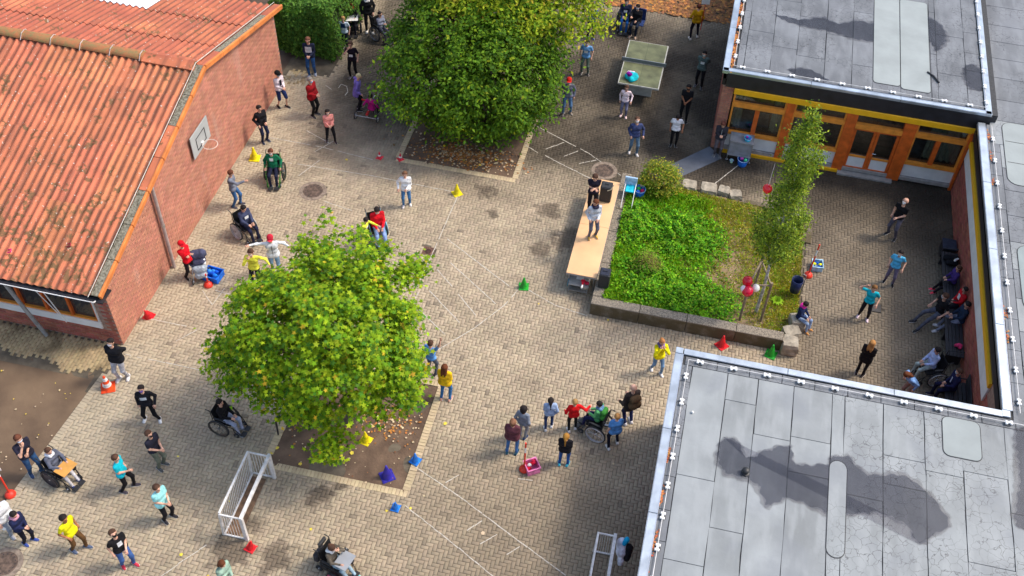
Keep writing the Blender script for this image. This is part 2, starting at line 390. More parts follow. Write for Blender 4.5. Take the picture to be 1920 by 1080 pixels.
# kerbs of the two tree beds
KX = np.array([(-14.62, 15.55), (-15.62, 5.6)])
kd = KX[1]-KX[0]; kl = np.hypot(*kd); ku = kd/kl
Vk, Fk = paver_mesh(.1, .05, .05, .004, .004); mk = mesh_from('edge_paver', Vk, Fk, [m_paver])
for k in range(int(kl/.1)):
    q = KX[0]+ku*(k+.5)*.1; o = link('edge_paver', mk, court, (q[0]-.02, q[1], .006)); o.rotation_euler = (0, 0, math.atan2(ku[1], ku[0])+math.pi/2)
py = plane('corner_path', -14.7, 28.9, -13.85, 29.75, -.012, m_joint, kind='structure')
lay('corner_paver_field', np.array([(x_, y_+(.1 if i_ % 2 else 0)) for i_, x_ in enumerate(np.arange(-14.65, -13.9, .1)) for y_ in np.arange(28.95, 29.6, .2)]), .05, .1, py, m_yel2, 0, 'path_paver')
def kerb(b, label, top=True, hide=None):
    t = thing('tree_bed_edging', label, 'edging', ((b[0]+b[2])/2, b[1], 0)); T = np.array([(b[0]+b[2])/2, b[1]])
    Vh, F = paver_mesh(.1, .05, .06, .005, .004); Vv, _ = paver_mesh(.05, .1, .06, .005, .004)
    mh = mesh_from('kerb_brick', Vh, F, [m_yel]); mv = mesh_from('kerb_brick', Vv, F, [m_yel])
    def put(me, x, y):
        o = link('kerb_brick', me, t, (x-T[0], y-T[1], rng.uniform(.004, .016))); o.rotation_euler = (rng.normal(0, .02), rng.normal(0, .02), 0)
    x = b[0]+.05
    while x < b[2]+.001:
        put(mv, x, b[1]+.1)
        if top: put(mv, x, b[3]-.1)
        x += .1
    y = b[1]+.25
    while y < b[3]-.2:
        put(mh, b[2]-.05+.0, y); put(mh, b[0]+.1-.05, y); y += .1
    return t
kerb(B1, 'pale sandstone coloured brick edging round the earth bed of the bright green maple')
kerb((B2[0], B2[1], B2[2], 30.9), 'pale brick edging round the bed of the large dark green tree at the top')
# manholes
def manhole(x, y, label):
    t = thing('manhole', label, 'manhole cover', (x, y, 0), group=None)
    mc = mat('cast_iron', (.13, .085, .062), .75, .3, 9, bump=.5); mcc = mat('manhole_concrete', (.25, .19, .145), .9, .2, 9, bump=.4)
    mb = MB(); mb.lathe([(.44, -.05), (.44, .004), (.43, .008), (.32, .008), (.32, -.04)], mcc, 32, cap=False); mb.obj('collar', t)
    mb = MB(); mb.lathe([(.318, -.05), (.318, .009), (.30, .013), (.292, .006), (.0, .006)], mc, 32, cap=False)
    for k in range(16):
        a = k*math.pi/8; mb.box((.255*math.cos(a), .255*math.sin(a), .0085), (.05, .022, .009), mc, rz=a)
    for k in range(12):
        for q in (.06, .12, .18):
            a = k*math.pi/6+q*3; mb.box((q*math.cos(a), q*math.sin(a), .009), (.022, .022, .006), mc, rz=a)
    mb.obj('cover', t)
    mb = MB()
    for k in range(16):
        a = (k+.5)*math.pi/8; mb.lathe([(.0, .0), (.016, .0), (.016, .0068), (0, .0068)], m_black, 6, c=(.255*math.cos(a), .255*math.sin(a), 0), cap=False)
    mb.obj('vent_hole', t)
manhole(*MAN[0][:2], 'round rusty manhole cover in the paving between the left wall and the maple')
manhole(*MAN[1][:2], 'round manhole cover in the paving just behind the wooden stage table')
manhole(*MAN[2][:2], 'manhole cover with a wide ring cut off at the bottom left corner')
t = thing('floor_drain', 'small square rust brown drain grate on the chalk line above the maple', 'drain', (*DR, 0))
mi_ = mat('rusty_iron', (.16, .075, .05), .8, .3, 12, bump=.5)
mb = MB(); mb.box((0, 0, -.02), (.36, .36, .044), mi_); mb.obj('frame', t)
mb = MB(); mb.lathe([(.1, .0), (.1, .006), (0, .006)], mat('drain_dark', (.03, .015, .012), .9), 18, cap=False)
for k in range(5): mb.box((0, -.06+k*.03, .008), (.17, .009, .008), mi_)
mb.obj('grate', t)
mb = MB(); mb.box((0, 0, -.02), (.32, .32, .043), mat('dark_slab', (.075, .065, .06), .8), bev=.006)
link('inspection_slab', mb.mesh('inspection_slab'), None, (*DR2, 0), label='small dark grey square slab in the paving of the right court', category='drain cover')
# chalk lines
def ribbon(pts, w=.030, z=.006):
    V = []; F = []; pts = [Vector((p[0], p[1])) for p in pts]
    for a, b in zip(pts[:-1], pts[1:]):
        L_ = (b-a).length; n = max(1, int(L_/.16)); d = (b-a).normalized(); nn_ = Vector((-d.y, d.x))
        for k in range(n):
            if rng.uniform() < .05: continue
            s0, s1 = k/n, (k+rng.uniform(.88, 1.0))/n; ww = w*rng.uniform(.6, 1.0)/2; o0 = rng.normal(0, .004)
            p, q = a+(b-a)*s0+nn_*o0, a+(b-a)*s1+nn_*o0; i0 = len(V)
            V += [(*(p-nn_*ww), z), (*(q-nn_*ww), z), (*(q+nn_*ww), z), (*(p+nn_*ww), z)]; F.append((i0, i0+1, i0+2, i0+3))
    return V, F
CH = [[(-7.095, 24.847), (-7.159, 22.793)], [(-7.160, 22.674), (-7.230, 21.043)], [(-7.136, 20.559), (-7.204, 19.853)], [(-12.949, 24.956), (-10.029, 25.064), (-7.282, 25.005)], [(-13.992, 25.981), (-12.208, 25.983), (-10.274, 25.810)],
 [(-7.042, 22.992), (-4.557, 21.464)], [(-6.528, 21.949), (-4.780, 20.685)], [(-6.851, 21.591), (-5.235, 20.100)], [(-6.845, 20.700), (-5.638, 19.725)], [(-6.945, 19.918), (-5.922, 19.178)],
 [(-4.261, 21.407), (-4.534, 20.683), (-5.164, 19.637), (-5.991, 18.576)], [(-3.980, 21.479), (-3.071, 21.078), (-2.063, 20.907)], [(-5.339, 28.936), (-3.347, 28.032), (-2.058, 27.190)], [(-4.748, 27.515), (-3.042, 26.793)], [(-4.799, 27.839), (-4.251, 28.357)], [(-4.264, 27.506), (-3.686, 28.054)], [(-3.545, 27.421), (-3.018, 27.757)], [(-5.518, 27.872), (-4.982, 27.564)],
 [(-5.550, 14.740), (-4.158, 14.144), (-2.558, 13.356), (-1.011, 12.613)], [(-5.406, 13.555), (-3.931, 12.800), (-2.674, 12.145)], [(-3.690, 13.237), (-3.395, 13.601)], [(-3.285, 12.955), (-2.921, 13.315)], [(-2.569, 12.827), (-2.296, 13.116)], [(-4.597, 14.442), (-4.296, 14.762)],
 [(-14.309, 17.667), (-13.207, 17.659)], [(-12.371, 17.607), (-11.732, 17.627)], [(-14.418, 16.297), (-13.384, 16.304), (-11.957, 16.298)], [(-13.330, 19.037), (-12.831, 18.586), (-12.738, 19.297)], [(-12.968, 19.129), (-12.434, 19.094)], [(-10.548, 10.315), (-10.183, 10.861), (-9.811, 11.361)],
 [(-2.627, 15.169), (-2.802, 14.994)], [(-2.788, 14.997), (-2.384, 15.046)], [(-11.323, 23.549), (-10.177, 23.347)], [(-12.927, 26.642), (-11.910, 26.204)], [(-12.652, 29.126), (-12.631, 29.352), (-12.409, 29.287), (-12.273, 29.011), (-12.304, 28.754)], [(-13.157, 29.143), (-12.857, 28.975)], [(1.734, 28.752), (1.049, 27.613)], [(1.954, 20.617), (2.055, 19.943)],
 [(-13.266, 17.079), (-12.865, 17.624)], [(-12.381, 24.437), (-11.979, 25.352)], [(-12.287, 25.683), (-11.810, 26.457)]]
V = []; F = []
for c in CH:
    v, f = ribbon(c); b = len(V); V += v; F += [tuple(i+b for i in q) for q in f]
link('chalk_line', mesh_from('chalk_line', V, F, [m_chalk]), court, kind='stuff')
# scattered fallen leaves
def leaf_scatter(name, pts, size, mats, label=None, cat=None, zf=lambda x, y: .008, **pr):
    n = len(pts); V = np.zeros((n, 5, 3)); ang = rng.uniform(0, 6.28, n); s = size*rng.uniform(.6, 1.3, n)
    for k in range(5):
        a = ang+k*2*np.pi/5; r = s*rng.uniform(.6, 1, n)
        V[:, k, 0] = pts[:, 0]+r*np.cos(a); V[:, k, 1] = pts[:, 1]+r*np.sin(a)
        V[:, k, 2] = zf(pts[:, 0], pts[:, 1])+rng.uniform(0, .02, n)*(s/.06)
    F = np.arange(n*5).reshape(n, 5)
    o = link(name, mesh_from(name, V.reshape(-1, 3), F, mats, mi=rng.integers(0, len(mats), n), rnd=rng.uniform(0, 1, n)), kind='stuff')
    if label: o['label'] = label; o['category'] = cat
    return o
l_y = mat('leaf_yellow', (.75, .58, .06), .6, .1, 9, rnd=.2); l_b = mat('leaf_brown', (.25, .105, .03), .8, .1, 9, rnd=.3); l_o = mat('leaf_orange', (.50, .19, .03), .7, .1, 9, rnd=.25); l_c = mat('leaf_cream', (.55, .42, .26), .7, .1, 9, rnd=.2)
q = np.stack([rng.uniform(-4.3, 3, 5200), 36.9+np.abs(rng.normal(0, 2.0, 5200))], -1)
leaf_scatter('leaf_litter', q, .075, [l_b, l_o, l_b, l_b], 'carpet of brown autumn leaves at the top edge beside the flat roof', 'fallen leaves')
c1 = np.array((-7.417, 26.854)); q = c1+rng.normal(0, 1, (1100, 2))*[.8, .33]
q = q[(q[:, 1] > B2[1]+.15)]
leaf_scatter('leaf_litter', q, .045, [l_b, l_o, l_b, l_c], 'patch of orange brown leaves under the dark green tree', 'fallen leaves')
c2 = np.array((-6.485, 15.855)); c3 = np.array((-9.286, 15.253)); q = np.concatenate([c2+rng.normal(0, 1, (260, 2))*[.6, .28], c3+rng.normal(0, 1, (220, 2))*[.2, .35]])
q = q[(q[:, 0] > B1[0]+.25) & (q[:, 0] < B1[2]-.25) & (q[:, 1] > B1[1]+.25)]
leaf_scatter('leaf_litter', q, .035, [l_b, l_o, l_c], 'rust coloured leaf litter on the earth under the maple', 'fallen leaves')
sp = [(-11.576, 13.552), (-7.491, 12.354), (-5.841, 31.488), (-5.633, 13.468), (-5.820, 13.297), (-5.252, 13.513), (-5.023, 13.934), (-6.591, 13.958), (-8.024, 14.353), (-8.425, 14.088), (-9.256, 14.221), (-7.471, 14.573), (-7.226, 14.718), (-6.436, 15.463), (-6.945, 15.653), (-10.306, 10.978), (-9.182, 14.409), (-5.089, 16.200), (-3.293, 13.256), (-7.241, 14.545), (-9.451, 10.605), (-11.128, 25.581), (-0.425, 16.042), (-9.766, 12.626), (-7.348, 26.595), (-6.762, 26.477), (-6.307, 26.874), (-1.417, 20.902), (-3.545, 21.001)]
q = np.array(sp); leaf_scatter('fallen_leaf_scatter', q, .055, [l_y, l_y, l_c], 'single yellow leaves scattered over the paving', 'fallen leaves')
q = np.stack([rng.uniform(-17.5, -14.7, 45), rng.uniform(12.2, 15.3, 45)], -1); q = q[q[:, 0] < -14.7-(15.55-q[:, 1])*.1]
leaf_scatter('leaf_speckle', q, .028, [l_c, l_y, l_c], 'pale leaf bits on the bare earth at the left edge', 'fallen leaves')
q = np.concatenate([np.stack([rng.uniform(-9.1, -5.7, 60), rng.uniform(14, 17, 60)], -1), np.stack([rng.uniform(-9.3, -5.7, 70), rng.uniform(26.2, 28, 70)], -1)])
leaf_scatter('leaf_speckle', q, .025, [l_c, l_c, l_b], 'pale specks of dry leaf on the soil of both tree beds', 'fallen leaves')
# ---------------------------------------------------------------- brick walls as real bricks
def bricks(name, parent, u0, u1, ztop, place, m, nparts, z0=0, L_=.25, Hh=.083, holes=(), rankc=None, depth=.05):
    """place(u,z)->(x,y,z) of the outer face, axis 'X' or 'Y' given by place.ax / place.out"""
    ax, out = place
    pos = []; r = 0; z = z0+Hh/2
    top = max(ztop(u0), ztop(u1), ztop((u0+u1)/2), ztop(23.6) if u0 < 23.6 < u1 else 0)
    while z < top:
        u = u0+L_/2*(1 if r % 2 == 0 else 0)
        while u < u1+.01:
            hl = L_/2
            a, b = max(u0, u-hl), min(u1, u+hl)
            if b-a > .06 and z+Hh/2 < min(ztop(a), ztop(b)) and not any(h[0] < b and h[1] > a and h[2] < z+Hh/2 and h[3] > z-Hh/2 for h in holes):
                pos.append(((a+b)/2, z, (b-a)/2))
            u += L_
        z += Hh; r += 1
    pos = np.array(pos); n = len(pos)
    g = .007; hw = pos[:, 2]-g; hz = Hh/2-g; dep = rng.uniform(.004, .011, n)
    # local box: u, z, outward
    def corners(hw, hz, d, cu, cz):
        A = []
        for dd, k in ((0, 0), (d-.002, 0), (d, .003)):
            for su, sz in ((-1, -1), (1, -1), (1, 1), (-1, 1)): A.append((cu+su*(hw-k), cz+sz*(hz-k), dd))
        return A
    F0 = [(8, 9, 10, 11)]+[(r_+i_, r_+(i_+1) % 4, r_+4+(i_+1) % 4, r_+4+i_) for r_ in (0, 4) for i_ in range(4)]
    def to3(A):
        A = np.asarray(A, float)
        if ax == 'Y': V = np.stack([out[1]+out[0]*A[..., 2], A[..., 0], A[..., 1]], -1)
        else: V = np.stack([A[..., 0], out[1]+out[0]*A[..., 2], A[..., 1]], -1)
        return V
    flip = (ax == 'Y' and out[0] < 0) or (ax == 'X' and out[0] > 0)
    F1 = [tuple(reversed(f)) for f in F0] if flip else F0
    full = np.where(np.abs(pos[:, 2]-L_/2) < 1e-3)[0]; rk = rankc(pos[full]) if rankc else np.arange(len(full))
    one = full[np.argsort(rk)[:nparts]] if nparts else np.array([], int)
    if len(one):
        me = mesh_from('brick', to3(np.array(corners(L_/2-g, hz, .008, 0, 0)))-to3(np.array([[0, 0, 0]])), F1, [m])
        for i_ in one:
            p = to3(np.array([[pos[i_, 0], pos[i_, 1], rng.uniform(-.003, .002)]]))[0]; link('brick', me, parent, tuple(p))
    rest = np.setdiff1d(np.arange(n), one)
    if len(rest):
        A = np.array(corners(hw[rest], hz, dep[rest], pos[rest, 0], pos[rest, 1]), dtype=object)
        A = np.array([[np.broadcast_to(c, (len(rest),)) for c in row] for row in A], float).transpose(2, 0, 1)
        V = to3(A).reshape(-1, 3); F = (np.array(F1)[None]+(np.arange(len(rest))*12)[:, None, None]).reshape(-1, 4)
        link(name, mesh_from(name, V, F, [m], rnd=np.repeat(rng.uniform(0, 1, len(rest)), 9)), parent, kind='stuff')
# ---------------------------------------------------------------- left brick building
LB = thing('brick_hall', 'red brick hall with a corrugated terracotta gable roof and a basketball hoop on its wall', 'building')
Y0, YR, Y1 = 16.59, 23.7, 28.95; ZE, ZR, ZF = 2.6, 4.5, 3.05
def zt(y): return (ZE+(y-Y0)*(ZR-ZE)/(YR-Y0)) if y < YR else (ZR+(y-YR)*(ZF-ZR)/(Y1-YR))
WX = (-18.45, -15.07)   # window strip in the south wall
mb = MB()
xo = XL-.012; mb.add([(xo, Y0+.012, -.1), (xo, Y1, -.1), (xo, Y1, zt(Y1)-.02), (xo, YR, ZR-.02), (xo, Y0+.012, zt(Y0)-.02)], [(0, 1, 2, 3, 4)], m_mortar)
mb.add([(xo, Y1-.01, -.1), (-26, Y1-.01, -.1), (-26, Y1-.01, 3.0), (xo, Y1-.01, 3.0)], [(0, 1, 2, 3)], m_mortar)
# south wall with an opening for the windows
ys = Y0+.012
def wq(x0, x1, z0, z1): mb.add([(x0, ys, z0), (x1, ys, z0), (x1, ys, z1), (x0, ys, z1)], [(0, 1, 2, 3)], m_mortar)
wq(-26, xo, -.1, .62); wq(WX[1], xo, .62, 2.58); wq(-26, WX[0]-6, .62, 2.58); wq(WX[0]-6, WX[1], 2.05, 2.58)
mb.obj('wall', LB)
bricks('brickwork', LB, Y0+.01, Y1-.01, lambda u: zt(u)-.03, ('Y', (1, XL-.012)), m_brick, 300, rankc=lambda p: abs(p[:, 0]-18.2)+abs(p[:, 1]-1.2))
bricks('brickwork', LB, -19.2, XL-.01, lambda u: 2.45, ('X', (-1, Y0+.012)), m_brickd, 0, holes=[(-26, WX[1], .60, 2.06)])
# dark plinth band below the windows
# windows of the south wall
def glazing(t, x0, x1, z0, z1, y, nx, m, ms, name='window', mull=.07, white=None, curtain=False):
    mb = MB(); w = MB()
    mb.box(((x0+x1)/2, y, z0), (x1-x0, .1, mull), ms); mb.box(((x0+x1)/2, y, z1), (x1-x0, .1, mull), m)
    step = (x1-x0)/nx
    o = mb.obj(name, t)
    for k in range(nx+1):
        q = MB(); q.box((x0+k*step, y-.005, (z0+z1)/2), (mull, .11, z1-z0-mull), m); q.obj('mullion', o)
    for k in range(nx):
        q = MB(); q.box((x0+(k+.5)*step, y+.03, (z0+z1)/2), (step-mull, .012, z1-z0-mull), m_glass); q.obj('pane', o)
    return o
glazing(LB, -20.4, -15.12, .93, 1.98, Y0+.05, 7, m_orange, m_orange2)
mb = MB(); mb.box((-17.7, Y0-.005, .77), (5.3, .05, .26), m_white); mb.box((-15.085, Y0-.012, 1.33), (.035, .05, 1.38), m_white); mb.obj('white_panel', LB)
mb = MB(); mb.box((-20, Y0+1.2, 1.2), (10, .02, 2.2), mat('room_dark', (.035, .04, .045), .9)); mb.obj('room_back', LB)
for k in range(7):
    q = MB(); q.box((-15.5-k*.62+rng.uniform(-.1, .1), Y0+.14, 1.12), (.3, .04, rng.uniform(.2, .4)), mat('craft_%d' % (k % 3), [(.1, .3, .5), (.35, .45, .45), (.12, .2, .22)][k % 3], .8)); q.obj('window_decoration', LB)
# roof sheets
def wave_sheet(w, l, pitch=.225, amp=.034, t=.018):
    nx = int(round(w/pitch))*8+1; xs = np.linspace(-w/2, w/2, nx); zs = amp*np.cos((xs+w/2)/pitch*2*np.pi)
    V = []
    for y, dz in ((-l/2, 0.), (l/2, 0.)):
        V += [(x, y, z+dz) for x, z in zip(xs, zs)]
    V += [(x, -l/2, z-t) for x, z in zip(xs, zs)]+[(x, -l/2, z) for x, z in zip(xs, zs)]
    F = [(i, i+1, nx+i+1, nx+i) for i in range(nx-1)]+[(2*nx+i, 2*nx+i+1, 3*nx+i+1, 3*nx+i) for i in range(nx-1)]
    return np.array(V), F
SW = .225*5
def slope_rows(rows, ya, za, yb, zb, skip=None):
    ang = math.atan2(zb-za, yb-ya)
    for r, (y0, y1) in enumerate(rows):
        lo, hi = min(y0, y1), max(y0, y1); L_ = (hi-lo)/math.cos(ang)+.12
        V, F = wave_sheet(SW, L_); me = mesh_from('roof_sheet', V, F, [m_ctile]); me.polygons.foreach_set('use_smooth', [i < 40 for i in range(len(me.polygons))])
        for k in range(9):
            x = XL-.10-SW/2-k*SW
            if skip and skip(r, k): continue
            y = (lo+hi)/2; z = za+(y-ya)*math.tan(ang)
            o = link('roof_sheet', me, LB, (x, y, z+.06+rng.uniform(-.004, .004))); o.rotation_euler = (ang+(.014 if ang > 0 else -.014), rng.normal(0, .002), rng.normal(0, .0015))
slope_rows([(16.25, 18.6), (18.6, 20.65), (20.65, 22.5), (22.5, 23.72)], Y0, ZE, YR, ZR)
wpan = lambda r, k: r >= 2 and k in (3, 4)
slope_rows([(23.72, 25.3), (25.3, 27.15), (27.15, 29.2)], YR, ZR, Y1, ZF, wpan)
ang2 = math.atan2(ZF-ZR, Y1-YR)
V, F = wave_sheet(2*SW, 2.1); me = mesh_from('skylight_sheet', V, F, [mat('white_grp_sheet', (.9, .9, .92), .4, .02, 2)])
o = link('skylight_sheet', me, LB, (XL-.10-4*SW, 28.2, zt(28.2)+.085)); o.rotation_euler = (ang2, 0, 0)
# ridge caps, brackets
m_ridge = mat('mossy_ridge', (.19, .15, .06), .95, .3, 7, bump=.8, col2=(.36, .12, .05), detail=8)
for k in range(9):
    mb = MB(); x0 = -16.35-k*.95; n = 8; V = []
    for xx in (x0, x0-.97):
        rr = .17 if xx == x0 else .155
        V += [(xx, YR+rr*1.15*math.cos(math.pi*j/n), ZR+.075+rr*.75*math.sin(math.pi*j/n)) for j in range(n+1)]
    mb.add(V, [(j, j+1, n+2+j, n+1+j) for j in range(n)]+[tuple(range(n, -1, -1))], m_ridge); c = mb.obj('ridge_cap', LB, smooth=True)
    mb = MB(); mb.tube([(x0-.05, YR-.24, ZR+.06), (x0-.05, YR-.1, ZR+.215), (x0-.05, YR+.08, ZR+.225), (x0-.05, YR+.16, ZR+.16)], .012, mat('clip', (.5, .42, .4), .6), 5); mb.obj('ridge_clip', c)
mb = MB(); mb.box(((-16.35+XL-.1)/2, YR-.07, ZR+.09), (1.65, .34, .05), m_ctile, rot=Matrix.Rotation(math.atan2(ZR-ZE, YR-Y0), 3, 'X')); mb.box(((-16.35+XL-.1)/2, YR+.18, ZR+.07), (1.65, .26, .05), m_ctile, rot=Matrix.Rotation(ang2, 3, 'X')); mb.obj('ridge_flashing', LB)
# verge: lichen covered flashing, cable and orange edge tiles
m_lich = mat('lichen_concrete', (.32, .29, .22), .95, .3, 16, bump=.8, col2=(.09, .075, .045), detail=9)
m_edge = mat('orange_edge_tile', (.66, .20, .045), .8, .12, 3, bump=.2)
a1 = math.atan2(ZR-ZE, YR-Y0)
for (ya, yb, a, n) in ((16.2, 23.72, a1, 7), (23.72, 29.3, ang2, 5)):
    L_ = (yb-ya)/n
    for k in range(n):
        yc = ya+(k+.5)*L_; z = (zt(Y0)+(yc-Y0)*math.tan(a1)) if a > 0 else (ZR+(yc-YR)*math.tan(a))
        q = Matrix.Rotation(a, 3, 'X')
        mb = MB(); mb.box((XL+.02, yc, z+.075), (.22, L_/math.cos(a)-.012, .045), m_lich if (k*7+n) % 5 not in (0, 3) else m_ctile, rot=q, bev=.008); mb.obj('verge_slab', LB)
        mb = MB(); mb.box((XL+.17, yc, z+.035), (.075, L_/math.cos(a)-.01, .17), m_edge, rot=q, bev=.02); mb.obj('verge_tile', LB)
mb = MB(); mb.tube([(XL-.09, 16.1, ZE+.02), (XL-.09, 23.7, ZR+.16), (XL-.09, 29.3, ZF+.06)], .012, mat('pale_cable', (.55, .52, .45), .7), 5); mb.obj('roof_cable', LB)
# gutter at the eave
mb = MB(); n = 7; V = []
for x in (-24, XL+.05): V += [(x, 16.13+.08*math.cos(math.pi+math.pi*j/n), 2.50+.08*math.sin(math.pi+math.pi*j/n)) for j in range(n+1)]
mb.add(V, [(j, j+1, n+2+j, n+1+j) for j in range(n)], m_black)
mb.tube([(-24, 16.045, 2.505), (XL+.06, 16.045, 2.505)], .014, m_white, 6); mb.tube([(XL+.06, 16.045, 2.5), (XL+.06, 16.2, 2.42)], .02, m_white, 6)
mb.obj('gutter', LB)
mb = MB(); mb.box((-19, 16.35, 2.44), (9.3, .5, .05), m_black); mb.obj('soffit', LB)
# downpipes (they lean in the photograph)
mb = MB(); mb.tube([(XL+.09, 19.76, 3.28), (XL+.09, 19.74, 1.6), (XL+.09, 19.70, 0)], .055, mat('pinkish_pipe', (.42, .33, .31), .5, .1, 6), 10); q = mb.obj('downpipe', LB)
mb = MB(); mb.lathe([(.062, -.05), (.062, .05)], m_steel, 10, c=(XL+.09, 19.745, 1.75)); mb.obj('pipe_collar', q)
mb = MB(); mb.tube([(-17.15, 16.12, 2.45), (-17.0, 16.25, 1.2), (-16.86, 16.40, 0)], .055, mat('grey_pipe', (.30, .30, .30), .5, .15, 6), 10); mb.obj('downpipe', LB)
mb = MB(); mb.tube([(-16.1, 16.15, 2.45), (-15.9, 16.3, 1.0)], .016, m_white, 6); mb.tube([(-16.35, 16.15, 2.45), (-15.9, 16.3, 1.0)], .012, m_white, 6); mb.obj('wire_bracket', LB)
# basketball hoop
t = thing('basketball_hoop', 'grey basketball backboard with a black square and a white ring on the brick wall', 'basketball hoop', (XL+.06, 22.73, 2.2))
mb = MB(); mb.box((.02, 0, .41), (.03, 1.16, .82), mat('backboard_grey', (.40, .41, .41), .5, .05, 3), bev=.01); mb.obj('backboard', t)
mb = MB()
for s in (-1, 1): mb.box((.042, s*.29, .36), (.008, .025, .42), m_black)
for z in (.15, .57): mb.box((.042, 0, z), (.008, .6, .025), m_black)
mb.obj('target_square', t)
mb = MB(); mb.tube([(.30+.225*math.cos(a*math.pi/10), .225*math.sin(a*math.pi/10), .2) for a in range(21)], .011, mat('hoop_white', (.75, .62, .56), .5), 6, cap=False); mb.box((.06, 0, .2), (.06, .12, .1), m_whitemetal); mb.obj('ring', t)
# white marks on the wall
# ---------------------------------------------------------------- flat roofs
m_roof = mat('bitumen_sheet', (.235, .25, .255), .6, .10, .9, rnd=.10, bump=.35, detail=8)
m_roofb = mat('bitumen_old', (.15, .158, .172), .62, .12, .9, rnd=.12, bump=.4, detail=8)
m_patch = mat('pale_bitumen_patch', (.285, .312, .308), .75, .06, 1.2, rnd=.05, bump=.2)
m_patchg = mat('green_bitumen_patch', (.24, .28, .28), .75, .06, 1.2, bump=.2)
m_seam = mat('tar_seam', (.035, .035, .038), .7, .2, 20, bump=.5)
def cracks(x0, x1):
    def f(N, L):
        p = worldpos(N); v = N.new('ShaderNodeTexVoronoi'); v.feature = 'DISTANCE_TO_EDGE'; v.inputs['Scale'].default_value = 4.6
        w = N.new('ShaderNodeVectorMath'); w.operation = 'ADD'; nz = N.new('ShaderNodeTexNoise'); nz.inputs['Scale'].default_value = 5; L.new(p, nz.inputs['Vector'])
        sc = N.new('ShaderNodeVectorMath'); sc.operation = 'SCALE'; sc.inputs['Scale'].default_value = .22; L.new(nz.outputs['Color'], sc.inputs[0])
        L.new(p, w.inputs[0]); L.new(sc.outputs[0], w.inputs[1]); L.new(w.outputs[0], v.inputs['Vector'])
        e = maprange(N, L, v.outputs['Distance'], .030, .008)
        a = maprange(N, L, noise(N, L, p, .8, 3), .40, .56)
        return mathn(N, L, 'MULTIPLY', mathn(N, L, 'MULTIPLY', e, a), .75)
    return f
def blotch(N, L):
    p = worldpos(N); return mathn(N, L, 'MULTIPLY', maprange(N, L, noise(N, L, p, .7, 8), .48, .66), .6)
def streaks(N, L):
    p = worldpos(N); mp = N.new('ShaderNodeMapping'); mp.inputs['Scale'].default_value = (2.2, .5, 1); L.new(p, mp.inputs[0])
    return mathn(N, L, 'MULTIPLY', maprange(N, L, noise(N, L, mp.outputs[0], 1.8, 6), .42, .68), .5)
overlay(m_roofb, [(blotch, (.085, .09, .10)), (streaks, (.21, .22, .235)), (cracks(0, 0), (.03, .03, .034))])
def cracksel(N, L):
    p = worldpos(N); sp = N.new('ShaderNodeSeparateXYZ'); L.new(p, sp.inputs[0])
    return mathn(N, L, 'MULTIPLY', cracks(0, 0)(N, L), maprange(N, L, sp.outputs[0], 4.2, 5.2))
overlay(m_roof, [(streaks, (.30, .315, .32)), (blotch, (.175, .188, .205)), (cracksel, (.05, .05, .055))])
def sheets(parent, xs, y0, y1, z, m, breaks, gap=.010, name='roofing_sheet'):
    for k in range(len(xs)-1):
        a, b = xs[k], xs[k+1]; ys_ = [y0]+sorted(v for v in breaks.get(k, []) if y0 < v < y1)+[y1]
        for c, d in zip(ys_[:-1], ys_[1:]):
            mb = MB(); x0_, x1_ = a+gap*rng.uniform(.5, 1.2), b-gap*rng.uniform(.5, 1.2); w0, w1 = c+gap*.8, d-gap*.8
            n = max(2, int((w1-w0)/.5)); V = []; jj = lambda: rng.normal(0, .006)
            Lf = [(x0_+jj(), w0+(w1-w0)*i/n) for i in range(n+1)]; Rt = [(x1_+jj(), w0+(w1-w0)*i/n) for i in range(n+1)]
            V = [(*p, z) for p in Lf]+[(*p, z) for p in Rt]+[(*p, z-.02) for p in Lf]+[(*p, z-.02) for p in Rt]
            N1 = n+1; F = [(i, N1+i, N1+i+1, i+1) for i in range(n)]+[(2*N1+i, i, i+1, 2*N1+i+1) for i in range(n)]+[(N1+i, 3*N1+i, 3*N1+i+1, N1+i+1) for i in range(n)]+[(0, 2*N1, 3*N1, N1), (n, N1+n, 3*N1+n, 2*N1+n)]
            mb.add(V, F, m); mb.obj(name, parent)
def rpatch(parent, x0, y0, x1, y1, z, r, m, name='repair_patch'):
    for rr, dz, mm in ((.02, 0, m_seam), (0, .006, m)):
        P = []
        for cx, cy, a0 in ((x1-r, y1-r, 0), (x0+r, y1-r, 90), (x0+r, y0+r, 180), (x1-r, y0+r, 270)):
            for k in range(5): a = R(a0+k*22.5); P.append((cx+(r+rr)*math.cos(a), cy+(r+rr)*math.sin(a)))
        mb = MB(); mb.prism(P, z-.002, z+.006+dz, mm)
        if mm is m_seam: base = mb.obj('tar_joint', parent)
        else: mb.obj(name, parent)
def edge_trim(parent, pts, z, w=.2, closed=False, name='edge_trim', m=None, side=1, L_=2.3):
    """metal coping strips along a polyline, laid to the left of the direction of travel"""
    for a, b in zip(pts[:-1], pts[1:]):
        a, b = Vector(a), Vector(b); d = (b-a); n = max(1, int(d.length/L_)); u = d.normalized(); v = Vector((-u.y, u.x))*side
        for k in range(n):
            p, q = a+d*(k/n)+u*.006, a+d*((k+1)/n)-u*.006; c = (p+q)/2+v*(w/2)
            rot = Matrix.Rotation(math.atan2(u.y, u.x), 3, 'Z')
            mb = MB(); mb.box((c.x, c.y, z+.035), ((q-p).length, w, .03), m or m_zinc, rot=rot, bev=.006)
            e = (p+q)/2-v*.004; mb.box((e.x, e.y, z-.02), ((q-p).length, .012, .11), m or m_zinc, rot=rot)
            e2 = (p+q)/2+v*(w-.012); mb.box((e2.x, e2.y, z+.052), ((q-p).length, .016, .012), m_chrome, rot=rot); mb.obj(name, parent)
